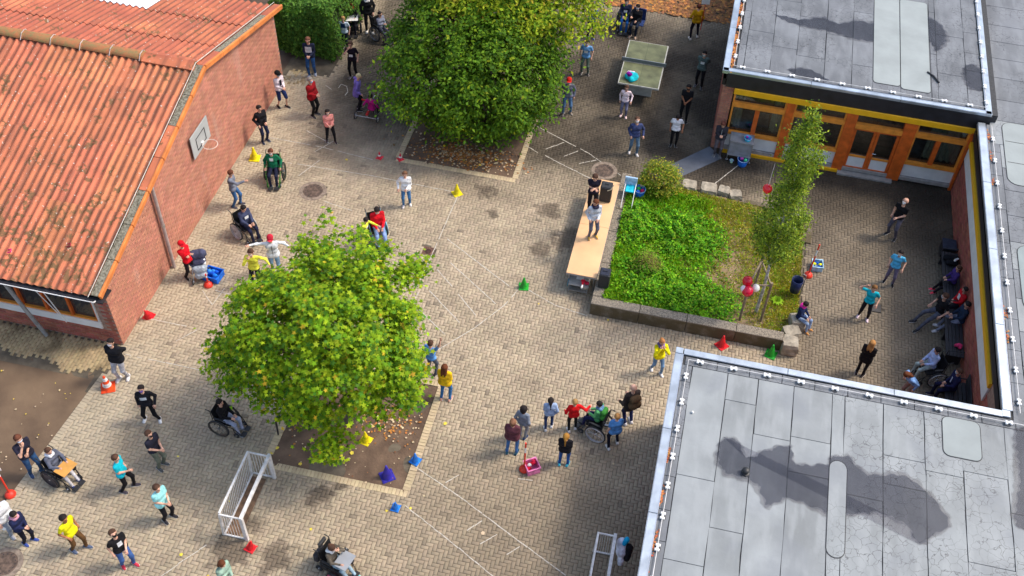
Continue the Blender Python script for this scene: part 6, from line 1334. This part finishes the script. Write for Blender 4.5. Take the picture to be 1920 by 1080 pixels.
def boxthing(name, label, cat, xy, parts, rz=0, z=0, group=None):
    t = thing(name, label, cat, (*xy, z), rz, group)
    for pn, fn in parts: mb = MB(); fn(mb); mb.obj(pn, t)
    return t
dk = cloth((46, 50, 66), .6); tub = cloth((24, 100, 190), .45); cy = cloth((40, 190, 215), .45)
# loudspeaker on the stage and second one beside it
def speaker(xy, z, label, top, h=.62, w=.36, rz=0):
    t = thing('loudspeaker', label, 'loudspeaker', (*xy, z), rz)
    mb = MB(); mb.box((0, 0, h/2), (w, .34, h), m_blackp, bev=.02, taper=.93); mb.obj('cabinet', t)
    mb = MB(); mb.box((0, -.172, h/2), (w*.8, .012, h*.85), mat('speaker_grille', (.03, .03, .033), .7, .2, 60)); mb.obj('grille', t)
    mb = MB(); mb.box((0, 0, h+.003), (w*.82, .28, .02), top, bev=.008); mb.tube([(-.06, 0, h+.01), (-.05, 0, h+.04), (.05, 0, h+.04), (.06, 0, h+.01)], .012, m_blackp, 6); mb.obj('handle_plate', t)
speaker((-2.316, 25.156), .79, 'black loudspeaker standing on the far end of the wooden stage', m_blackp, .60)
speaker((-1.752, 21.828), .49, 'dark loudspeaker with a grey top on the bed wall beside the stage', dk, .56, .32)
mb = MB(); mb.tube([(0, 0, 0), (.10, .02, .05), (.17, .12, .18)], .014, mat('drumstick', (.55, .45, .3), .6), 6); link('mallet', mb.mesh('mallet'), None, ((-2.252, 24.880)[0], (-2.252, 24.880)[1], 1.40), label='wooden mallet lying on the loudspeaker on the stage', category='mallet')
# grey trolley under the front of the stage
bx = (-2.500, 21.873)
boxthing('equipment_trolley', 'low grey trolley with papers under the near end of the wooden stage', 'trolley', bx, [('shelf', lambda m: m.box((0, .1, .38), (.62, .62, .03), mat('trolley_grey', (.33, .32, .30), .5), bev=.006)), ('side_panel', lambda m: m.box((-.32, .1, .36), (.02, .62, .14), cloth((50, 120, 140)))), ('lower_shelf', lambda m: m.box((0, .1, .12), (.6, .6, .03), m_steel)), ('leg', lambda m: [m.tube([(sx_*.28, .1+sy_*.27, .02), (sx_*.28, .1+sy_*.27, .44)], .013, m_steel, 6) for sx_ in (-1, 1) for sy_ in (-1, 1)])])
boxthing('paper_sheet', 'white sheet of paper on the trolley under the stage', 'paper', (-2.492, 21.985), [('page', lambda m: m.box((0, 0, .0), (.22, .15, .004), m_white))], 0, .402)
boxthing('watering_can', 'red and white toy megaphone on the edge of the trolley under the stage', 'megaphone', (-2.372, 21.776), [('horn', lambda m: m.lathe([(.025, -.12), (.03, -.04), (.075, .06)], cloth((225, 24, 50), .4), 12, axis='Y')), ('mouthpiece', lambda m: m.lathe([(.03, -.24), (.028, -.12)], m_white, 10, axis='Y')), ('grip', lambda m: m.box((.12, 0, .0), (.13, .10, .06), cloth((190, 30, 60)), bev=.01))], 0, .46)
# cones
CM = {}
def cone(xy, col, h, label, group='coloured training cones', tilt=(0, 0), stripes=None, z=0):
    k = (col, round(h, 2), bool(stripes))
    t = thing('training_cone', label, 'cone', (*xy, z), rng.uniform(0, 1.5), group=group); t.rotation_euler = (tilt[0], tilt[1], rng.uniform(0, 1.5))
    if k not in CM:
        m = mat('cone_%02x%02x%02x' % col, lin(col), .5, .2, 7); r = h*.29
        mb = MB(); mb.lathe([(r, .02), (r*.92, .035), (r*.22, h*.93), (r*.18, h), (0, h)], m, 18, cap=False); c_ = mb.mesh('cone_body', True)
        mb = MB(); mb.box((0, 0, .011), (r*2.45, r*2.45, .022), m, bev=.006)
        for sx_ in (-1, 1):
            for sy_ in (-1, 1): mb.box((sx_*r*1.1, sy_*r*1.1, .02), (.03, .03, .03), m)
        b_ = mb.mesh('base'); s_ = None
        if stripes:
            mb = MB()
            for f0, f1 in stripes: mb.lathe([(r*(.92-.70*f0)+.004, .035+h*.9*f0), (r*(.92-.70*f1)+.004, .035+h*.9*f1)], cloth((245, 235, 232), .4), 18, cap=False)
            s_ = mb.mesh('reflective_band', True)
        CM[k] = (c_, b_, s_)
    c_, b_, s_ = CM[k]; link('base', b_, t); q = link('cone_body', c_, t)
    if s_: link('reflective_band', s_, t)
YE, RE, GR, BL = (236, 214, 6), (222, 18, 34), (20, 160, 40), (20, 120, 214)
cone((-14.074, 24.872), YE, .48, 'yellow cone on the paving beside the man leaning at the far wall'); cone((-7.145, 24.963), YE, .42, 'yellow cone on the chalk line in the middle of the yard')
cone((-10.101, 25.966), (226, 44, 66), .27, 'small pink red cone left of the corner of the far tree bed', stripes=[(.3, .55)]); cone((-9.407, 26.070), (226, 44, 66), .27, 'small pink red cone on the corner of the far tree bed', stripes=[(.3, .55)])
cone((-14.403, 17.725), RE, .42, 'red cone lying against the base of the brick hall wall', tilt=(.1, -.25)); cone((-4.129, 21.551), GR, .42, 'green cone in the middle of the yard left of the stage'); cone((1.986, 20.768), RE, .45, 'red cone in front of the raised bed wall above the flat roof'); cone((3.421, 20.784), GR, .45, 'green cone beside the square sandstone boulder')
cone((-6.999, 15.185), YE, .42, 'yellow cone on the earth under the maple', z=-.01); cone((-6.115, 14.270), (44, 36, 150), .50, 'dark violet blue cone on the earth near the corner of the maple bed', z=-.01); cone((-5.533, 14.878), BL, .36, 'bright blue cone on the brick edging right of the maple bed', z=.015); cone((-5.620, 13.424), BL, .30, 'bright blue cone on the paving just below the maple bed corner')
cone((-8.743, 11.528), RE, .34, 'red cone at the foot of the white goal', tilt=(.12, .1)); cone((-14.342, 15.139), (240, 74, 22), .52, 'orange and white striped traffic cone at the corner of the bare earth', group=None, stripes=[(.22, .48), (.68, .92)])
# slalom poles
def pole(xy, h, lx, ly, label, sign=None):
    t = thing('slalom_pole', label, 'pole', (*xy, 0), 0, group='red slalom poles'); ro = mat('pole_red', lin((222, 54, 34)), .5, .08, 6)
    mb = MB(); mb.lathe([(.0, 0), (.135, 0), (.14, .03), (.11, .09), (.05, .135), (0, .14)], ro, 16, cap=False); mb.obj('foot_weight', t, smooth=True)
    e = lambda f: (lx*h*f, ly*h*f, .1+h*f)
    mb = MB(); mb.tube([e(0), e(.62)], .024, ro, 8); mb.tube([e(.82), e(1)], .024, ro, 8); mb.obj('pole', t); mb = MB(); mb.tube([e(.62), e(.82)], .0245, m_white, 8); mb.obj('white_section', t)
    if sign: mb = MB(); p = e(1); mb.box((p[0]+.02, p[1]-.02, p[2]-.05), sign, m_white, rz=.4); mb.obj('sign_card', t)
pole((-2.690, 15.321), 1.15, .0, .0, 'red and white slalom pole next to the pink box in the lower middle'); pole((-15.133, 11.515), 1.15, -.05, .05, 'orange red slalom pole with a white card at the left edge', (.22, .02, .28)); pole((4.337, 24.203), 1.2, .05, .1, 'red and white slalom pole standing beside the yellow and blue box'); pole((-13.250, 19.275), .40, .0, .0, 'short red pole with a round foot beside the blue tub of bottles')
# boxes
def crate(xy, d, label, m, inner, rz=.4, cat='box', z=0):
    t = thing('plastic_box', label, cat, (*xy, z), rz); w, l, h = d; mb = MB(); th = .012
    mb.box((0, 0, .01), (w*.9, l*.9, .02), m); 
    for sx_ in (-1, 1): mb.box((sx_*w/2*.96, 0, h/2), (th, l, h), m); 
    for sy_ in (-1, 1): mb.box((0, sy_*l/2*.96, h/2), (w, th, h), m)
    mb.obj('tub', t); mb = MB()
    for sx_ in (-1, 1): mb.box((sx_*w/2, 0, h), (.03, l+.04, .012), m)
    for sy_ in (-1, 1): mb.box((0, sy_*l/2, h+.001), (w+.02, .03, .012), m)
    mb.obj('rim', t); mb = MB()
    for k in range(7): mb.ball((rng.uniform(-.32, .32)*w, rng.uniform(-.32, .32)*l, h*rng.uniform(.5, .85)), min(w, l)*.17, inner[k % len(inner)], 8, 5, (1.2, .9, .8))
    mb.obj('contents', t); return t
crate((-2.499, 15.367), (.34, .34, .24), 'pink box filled with red things next to the slalom pole', cloth((232, 130, 180), .5), [cloth((216, 16, 50)), cloth((225, 40, 80)), m_white], .6)
crate((4.583, 24.614), (.32, .34, .2), 'pale box with blue and yellow contents beside a slalom pole in the right court', cloth((170, 205, 225), .5), [cloth((24, 90, 190)), cloth((236, 232, 30)), cloth((24, 90, 190))], .1)
crate((-13.228, 19.610), (.50, .42, .22), 'blue tub full of drinks bottles by the draped buggy near the brick wall', cloth((30, 110, 220), .5), [cloth((16, 90, 215)), cloth((30, 130, 235)), cloth((60, 150, 240))], -.1)
# buggy draped with jackets
bg_ = thing('draped_buggy', 'buggy draped with a dark grey jacket and pale cloths beside the blue tub', 'buggy', (*(-13.563, 19.524), 0), R(20))
for sx_ in (-1, 1):
    for y in (-.25, .25): wheel(bg_, sx_*.22, y, .1, .1, m_rubber, m_steel, m_chrome, None, 0, .02, 'wheel', 5)
mb = MB(); [mb.tube([(sx_*.2, -.25, .12), (sx_*.2, .2, .95)], .013, m_steel, 6) for sx_ in (-1, 1)]; [mb.tube([(sx_*.2, .25, .12), (sx_*.2, -.1, .6)], .013, m_steel, 6) for sx_ in (-1, 1)]; mb.obj('frame', bg_)
def blobcloth(name, prims, col, parent, wr=.012):
    V_, F_ = nets(sd([(np.array(a, float), np.array(b, float), r1, r2) for a, b, r1, r2 in prims], .06, 3., wr), *bounds([(np.array(a, float), np.array(b, float), r1, r2) for a, b, r1, r2 in prims]), .025)
    return link(name, mesh_from(name, V_, F_, [cloth(col)], smooth=True), parent)
blobcloth('jacket', [((-.12, .16, .82), (.12, .16, .86), .15, .15), ((-.14, .08, .6), (.1, .06, .66), .15, .13)], (72, 74, 98), bg_); blobcloth('pale_cloth', [((-.08, -.05, .45), (.12, -.08, .5), .13, .12), ((-.05, -.14, .25), (.12, -.16, .3), .11, .10)], (176, 186, 196), bg_); blobcloth('paper_bag', [((.14, .06, .72), (.16, .0, .6), .075, .07)], (232, 230, 232), bg_)
# white bag held at the maple edge
bb = thing('white_bag', 'white plastic bag held by the woman in neon yellow beside the maple', 'bag', (*(-11.755, 19.339), .10)); blobcloth('bag_body', [((-.08, 0, .18), (.10, -.03, .22), .14, .13), ((.16, -.05, .14), (.2, -.06, .12), .08, .07)], (235, 232, 236), bb); mb = MB(); mb.tube([(-.03, 0, .3), (0, .02, .5), (.06, 0, .3)], .008, m_white, 5); mb.obj('handle', bb)
# goals
def goal(x0, y0, x1, y1, dep, h, label, nb=22, z=0, basewood=True):
    """front posts at (x0,y0),(x1,y1); back frame dep to the left"""
    t = thing('small_goal', label, 'goal', (x0, y0, 0)); m = m_whitemetal; d = Vector((x1-x0, y1-y0)); L_ = d.length; u = d.normalized(); v = Vector((u.y, -u.x))
    P3 = lambda a, b, z: (u.x*a+v.x*b, u.y*a+v.y*b, z); rot = Matrix.Rotation(math.atan2(u.y, u.x), 3, 'Z')
    def bar(name, a, b, c, s, par=t):
        mb = MB(); a_, b_ = Vector(P3(*a)), Vector(P3(*b)); mid = (a_+b_)/2; dd = b_-a_
        q = dd.to_track_quat('X', 'Z').to_matrix(); mb.box(tuple(mid), (dd.length, s[0], s[1]), c, rot=q, bev=.004); return mb.obj(name, par)
    for a in (0, L_): bar('post', (a, 0, 0), (a, 0, h-.041), m, (.08, .08)); bar('back_post', (a, dep, 0), (a, dep*.9, h-.03), m, (.045, .045)); bar('side_rail', (a, .045, h-.04), (a, dep*.9, h-.04), m, (.04, .04)); bar('ground_rail', (a, .05, .03), (a, dep, .03), m, (.04, .04))
    bar('crossbar', (-.04, 0, h), (L_+.04, 0, h), m, (.08, .08)); bar('back_rail', (0, dep*.9, h-.0), (L_, dep*.9, h-.0), m, (.05, .05)); bar('bottom_rail', (0, dep+.03, .03), (L_, dep+.03, .03), m, (.04, .04))
    for k in range(1, nb): bar('back_bar', (L_*k/nb, dep+.0, .05), (L_*k/nb, dep*.9, h-.03), m, (.014, .014))
    for a in (0, L_):
        for k in range(1, 8): bar('side_bar', (a, dep*k/8, .05), (a, dep*k/8, h-.06), m, (.012, .012))
goal(*(-8.908, 11.727), *(-8.914, 13.539), -.62, 1.05, 'small white metal goal with barred back and sides beside the maple bed')
mb = MB(); mb.box((-9.32, 12.6, .0), (.42, 1.7, .012), mat('rust_board', (.16, .09, .05), .9, .3, 5)); link('rusty_plate', mb.mesh('rusty_plate'), None, (0, 0, .008), label='brown rusty strip on the ground inside the small white goal', category='plate')
goal(.02, 11.0, -.02, 13.42, -.46, 1.0, 'white metal goal cut off by the bottom edge beside the flat roof', 16)
g2b = thing('plastic_bag', 'white and turquoise plastic bag with dark things stuffed in the lower goal', 'bag', (*(0.222, 13.228), .35)); blobcloth('bag_body', [((-.05, .12, .48), (-.03, -.05, .35), .14, .13), ((0, -.15, .2), (0, -.2, .1), .09, .07)], (205, 208, 222), g2b); blobcloth('turquoise_cloth', [((.06, .18, .60), (.0, .08, .56), .07, .07)], (20, 160, 205), g2b); blobcloth('dark_cloth', [((.13, .05, .45), (.12, -.1, .25), .11, .10)], (24, 24, 30), g2b)
# table tennis table
tt = thing('table_tennis_table', 'concrete table tennis table with a mossy green top and a grey metal net', 'table', (-2.18, 32.44, 0)); gm = mat('mossy_green_top', (.125, .135, .065), .7, .2, 2.5, bump=.3, detail=8); pe = mat('pale_concrete', (.42, .41, .37), .8, .1, 6)
for s_ in (-1, 1):
    mb = MB(); mb.box((0, s_*.66, .74), (1.48, 1.31, .07), pe, bev=.008); q = mb.obj('table_half', tt); mb = MB(); mb.box((0, s_*.66, .777), (1.40, 1.25, .005), gm); mb.obj('playing_surface', q); mb = MB(); mb.box((0, s_*.66, .7805), (.014, 1.24, .002), mat('table_line', (.07, .08, .04), .8)); mb.obj('centre_line', q)
    mb = MB(); mb.box((0, s_*.75, .35), (.95, .2, .70), pe, bev=.01); mb.obj('pedestal', tt)
mb = MB(); mb.box((0, 0, .86), (1.62, .012, .15), mat('net_grey', (.16, .18, .19), .5, .1, 30)); mb.tube([(-.81, 0, .935), (.81, 0, .935)], .01, m_steel, 6); mb.obj('net', tt)
sa = thing('sports_bag', 'turquoise round bag with a purple cloth lying on the table tennis table', 'bag', (*(-2.516, 31.470), .78)); blobcloth('bag_body', [((-.1, 0, .08), (.12, .03, .08), .12, .16), ((0, .12, .06), (.05, -.1, .06), .13, .13)], (30, 200, 215), sa, .008); blobcloth('purple_cloth', [((-.08, .02, .17), (-.02, -.04, .18), .09, .09)], (130, 20, 140), sa); blobcloth('pale_towel', [((-.12, .17, .12), (.06, .2, .12), .06, .06)], (225, 200, 220), sa)
# facade trolley
tx, ty = (1.688, 29.245); ft = thing('serving_trolley', 'grey two level trolley with blue tubs in front of the left classroom window', 'trolley', (tx, ty-.12, 0)); tg = mat('trolley_steel', (.36, .36, .38), .4, .1, 5, metal=.3)
for z in (.28, .86): mb = MB(); mb.box((0, 0, z), (.80, .48, .025), tg, bev=.005); mb.box((0, -.24, z+.02), (.80, .02, .05), tg); mb.box((0, .24, z+.02), (.80, .02, .05), tg); mb.obj('shelf', ft)
for sx_ in (-1, 1):
    for sy_ in (-1, 1): mb = MB(); mb.tube([(sx_*.38, sy_*.22, .08), (sx_*.38, sy_*.22, .9)], .014, m_steel, 6); mb.obj('leg', ft); wheel(ft, sx_*.38, sy_*.22, .05, .05, m_rubber, m_steel, m_chrome, None, 0, .018, 'caster', 5)
mb = MB(); mb.box((0, -.22, .57), (.76, .01, .5), mat('trolley_front', (.26, .26, .28), .45, .1, 5)); mb.obj('front_panel', ft)
def tubb(xy, z, r, h, label, m, balls, cat='tub'):
    t = thing('round_tub', label, cat, (*xy, z)); mb = MB(); mb.lathe([(r*.78, 0), (r, h), (r-.012, h), (r*.76, .02), (0, .02)], m, 18, cap=False); mb.obj('tub', t, smooth=True); mb = MB(); mb.tube([(r*math.cos(a*.314), r*math.sin(a*.314), h) for a in range(21)], .012, cloth((150, 180, 225), .4), 5, False); mb.obj('rim', t)
    if balls:
        mb = MB()
        for k, c_ in enumerate(balls): a = k*2.1; mb.ball((r*.45*math.cos(a), r*.45*math.sin(a), h*.8), r*.36, cloth(c_, .4), 10, 6)
        mb.obj('balls', t)
tubb((tx+.18, ty-.12-.02), .875, .13, .10, 'small cyan tub on the upper shelf of the trolley', cy, [(90, 120, 220), (190, 60, 180)]); tubb((tx+.17, ty-.42), .0, .19, .26, 'blue tub with pink and green balls in front of the trolley', tub, [(90, 220, 150), (230, 90, 190)]); tubb((tx-.2, ty-.4), .0, .06, .10, 'little pale green cup beside the blue tub at the trolley', cloth((190, 225, 190)), None, 'cup')
# things at the far left corner of the raised bed
tubb((-1.318, 25.979), .36, .19, .34, 'blue tub of coloured balls on the far left corner of the raised bed', tub, [(216, 40, 90), (80, 220, 90), (60, 120, 230)]); tubb((-0.981, 25.503), .34, .08, .10, 'little blue bucket lying on the raised bed beside the ball tub', cloth((30, 120, 215)), None, 'bucket')
wk = thing('potty_chair', 'pale blue and cyan plastic seat with white frame rails on the bed wall', 'seat', (*(-1.634, 25.707), .49))
mb = MB(); mb.box((0, .30, .42), (.40, .06, .42), cloth((176, 205, 232), .5), bev=.02); mb.obj('backrest', wk); mb = MB(); mb.box((.02, .12, .30), (.30, .36, .05), cy, bev=.02); mb.obj('seat', wk)
mb = MB()
for sx_ in (-.16, .18): mb.tube([(sx_, .30, .40), (sx_, -.15, .34), (sx_, -.55, .02)], .014, m_white, 6); mb.tube([(sx_, .28, .42), (sx_, .28, 0)], .014, m_white, 6)
mb.tube([(-.30, -.58, .03), (.30, -.62, .03)], .012, ws, 6); mb.obj('frame', wk)
# litter bin and balloons
lb = thing('litter_bin', 'dark blue round litter bin with a bent metal post in the raised bed', 'litter bin', (*(3.914, 23.214), 0)); dm = cloth((36, 46, 84), .4)
mb = MB(); mb.lathe([(.0, .28), (.15, .28), (.18, .78), (.165, .78), (.14, .30)], dm, 16, cap=False); mb.obj('bin_body', lb, smooth=True); mb = MB(); mb.tube([(.20, .02, 0), (.21, .02, .8), (.19, .0, 1.0), (.10, -.0, 1.06)], .018, m_steel, 6); mb.obj('post', lb)
def balloon(p, r, col, label, string=None):
    t = thing('balloon', label, 'balloon', p, group='balloons tied in the raised bed'); mb = MB(); m = mat('balloon_%02x%02x%02x' % col, lin(col), .18, .02, 3, spec=.6)
    mb.lathe([(0, r*1.05), (r*.5, r*.95), (r*.87, r*.55), (r, .08*r), (r*.88, -.45*r), (r*.5, -.95*r), (r*.1, -1.22*r), (r*.16, -1.33*r), (0, -1.3*r)], m, 16, cap=False); mb.obj('skin', t, smooth=True)
    if string: mb = MB(); mb.tube([(0, 0, -1.3*r), string], .005, m_white, 4); mb.obj('string', t)
bz = (2.43, 21.72); balloon((bz[0]-.10, bz[1]+.10, 1.78), .155, (214, 10, 40), 'upper red balloon tied to the left birch stake', (.05, -.05, -.3)); balloon((bz[0]-.05, bz[1]-.13, 1.62), .165, (226, 20, 60), 'lower red balloon tied to the left birch stake', (.03, .05, -.25)); balloon((bz[0]+.17, bz[1]+.05, 1.62), .12, (240, 236, 226), 'white balloon beside the two red ones on the left birch stake'); balloon((bz[0]-.17, bz[1]-.1, 1.66), .10, (240, 220, 224), 'white balloon half hidden behind the two red ones')
q_ = (2.221, 22.048); balloon((q_[0], q_[1], 5.2), .13, (226, 20, 34), 'red balloon hanging high on the left side of the birch crown', (.02, 0, .9))
balloon((*(-13.417, 32.106), 1.75), .13, (222, 20, 70), 'pinkish red balloon at the top left beside the crimson jacket', (0, 0, -.7))
sg = thing('handheld_sign', 'white sign with a red stick held up behind the mustard sweater', 'sign', (*(-0.423, 35.334), .0)); mb = MB(); mb.tube([(0, 0, .6), (.02, 0, 1.75)], .015, cloth((190, 30, 30)), 6); mb.obj('stick', sg); mb = MB(); mb.box((.02, -.02, 1.95), (.30, .02, .34), m_white, rz=.2); mb.obj('sign_card', sg)
# benches
def bench(x0, y0, x1, y1, label, back=False):
    t = thing('bench', label, 'bench', ((x0+x1)/2, (y0+y1)/2, 0)); w, l = x1-x0, y1-y0; sm_ = mat('black_bench_slat', (.022, .022, .028), .45, .2, 8)
    for k in range(5): mb = MB(); mb.box((-w/2+(k+.5)*w/5, 0, .44), (w/5-.014, l, .035), sm_, bev=.005); mb.obj('slat', t)
    for y in (-l/2+.12, 0, l/2-.12): mb = MB(); mb.box((0, y, .21), (w*.85, .06, .42), m_black); mb.obj('support', t)
    if back:
        for k in range(3): mb = MB(); mb.box((w/2-.02, 0, .58+k*.12), (.03, l, .10), sm_, bev=.005); mb.obj('back_slat', t)
    for y in (-l/2+.03, l/2-.03): mb = MB(); mb.tube([(-w/2+.03, y, .44), (-w/2+.03, y, .62), (w/2-.05, y, .66)], .018, m_black, 6); mb.obj('armrest', t)
bench(8.33, 21.66, 8.86, 23.6, 'black slatted bench against the brick wall, middle section with the pink scarf'); bench(8.33, 23.64, 8.86, 25.9, 'black slatted bench against the brick wall, far section'); bench(8.25, 18.4, 8.86, 20.75, 'black bench with a slatted back at the near end of the court', True)
def softthing(name, label, cat, xy, z, prims, col): t = thing(name, label, cat, (*xy, z)); blobcloth('fabric', prims, col, t, .01)
softthing('pink_scarf', 'pink crumpled scarf lying on the black bench', 'scarf', (8.681, 22.035), .47, [((-.08, 0, .04), (.08, .03, .04), .045, .05), ((0, .05, .04), (.05, -.06, .04), .04, .04)], (226, 60, 110)); softthing('black_coat', 'black coat with a white patch lying at the far end of the bench', 'coat', (8.605, 25.555), .47, [((-.15, 0, .06), (.15, .02, .06), .10, .11), ((-.1, -.2, .05), (.12, -.18, .05), .08, .08)], (20, 20, 26))
softthing('white_paper_cup', 'small white cloth on top of the black coat at the far end of the bench', 'cloth', (8.715, 25.394), .64, [((-.05, -.04, .03), (.06, .05, .03), .04, .035)], (228, 226, 224))
boxthing('storage_box', 'dark grey storage box behind the far end of the bench', 'box', (8.62, 26.3), [('body', lambda m: m.box((0, 0, .2), (.40, .45, .4), m_black, bev=.01)), ('lid', lambda m: m.box((0, 0, .415), (.44, .48, .03), dk, bev=.008))])  # plain dark box with a lid
# leather like plate sign by the maple: small bench frame
fr = thing('tree_guard', 'dark metal rail on the left side of the maple bed', 'rail', (*(-9.309, 14.808), 0)); mb = MB(); mb.tube([(0, 0, 0), (.02, 0, .75)], .025, m_black, 6); mb.tube([(.12, .55, 0), (.14, .55, .75)], .025, m_black, 6); mb.obj('post', fr); mb = MB(); mb.tube([(.02, 0, .72), (.14, .55, .72)], .03, m_black, 6); mb.obj('rail', fr)
# bits on the tiled roof
for (x, y, c_, lb_) in (((-17.418, 16.967)[0], (-17.418, 16.967)[1], (206, 40, 110), 'pink ribbon lying on the terracotta roof at the left edge'), ((-15.923, 17.446)[0], (-15.923, 17.446)[1], (150, 40, 60), 'dark red ribbon lying low on the terracotta roof')):
    mb = MB(); zz = zt(y)+.115; mb.tube([(x, y, zz), (x+.08, y+.03, zz+.02), (x+.12, y-.06, zz+.01), (x+.04, y-.10, zz)], .018, cloth(c_), 5); link('ribbon', mb.mesh('ribbon'), None, label=lb_, category='ribbon')
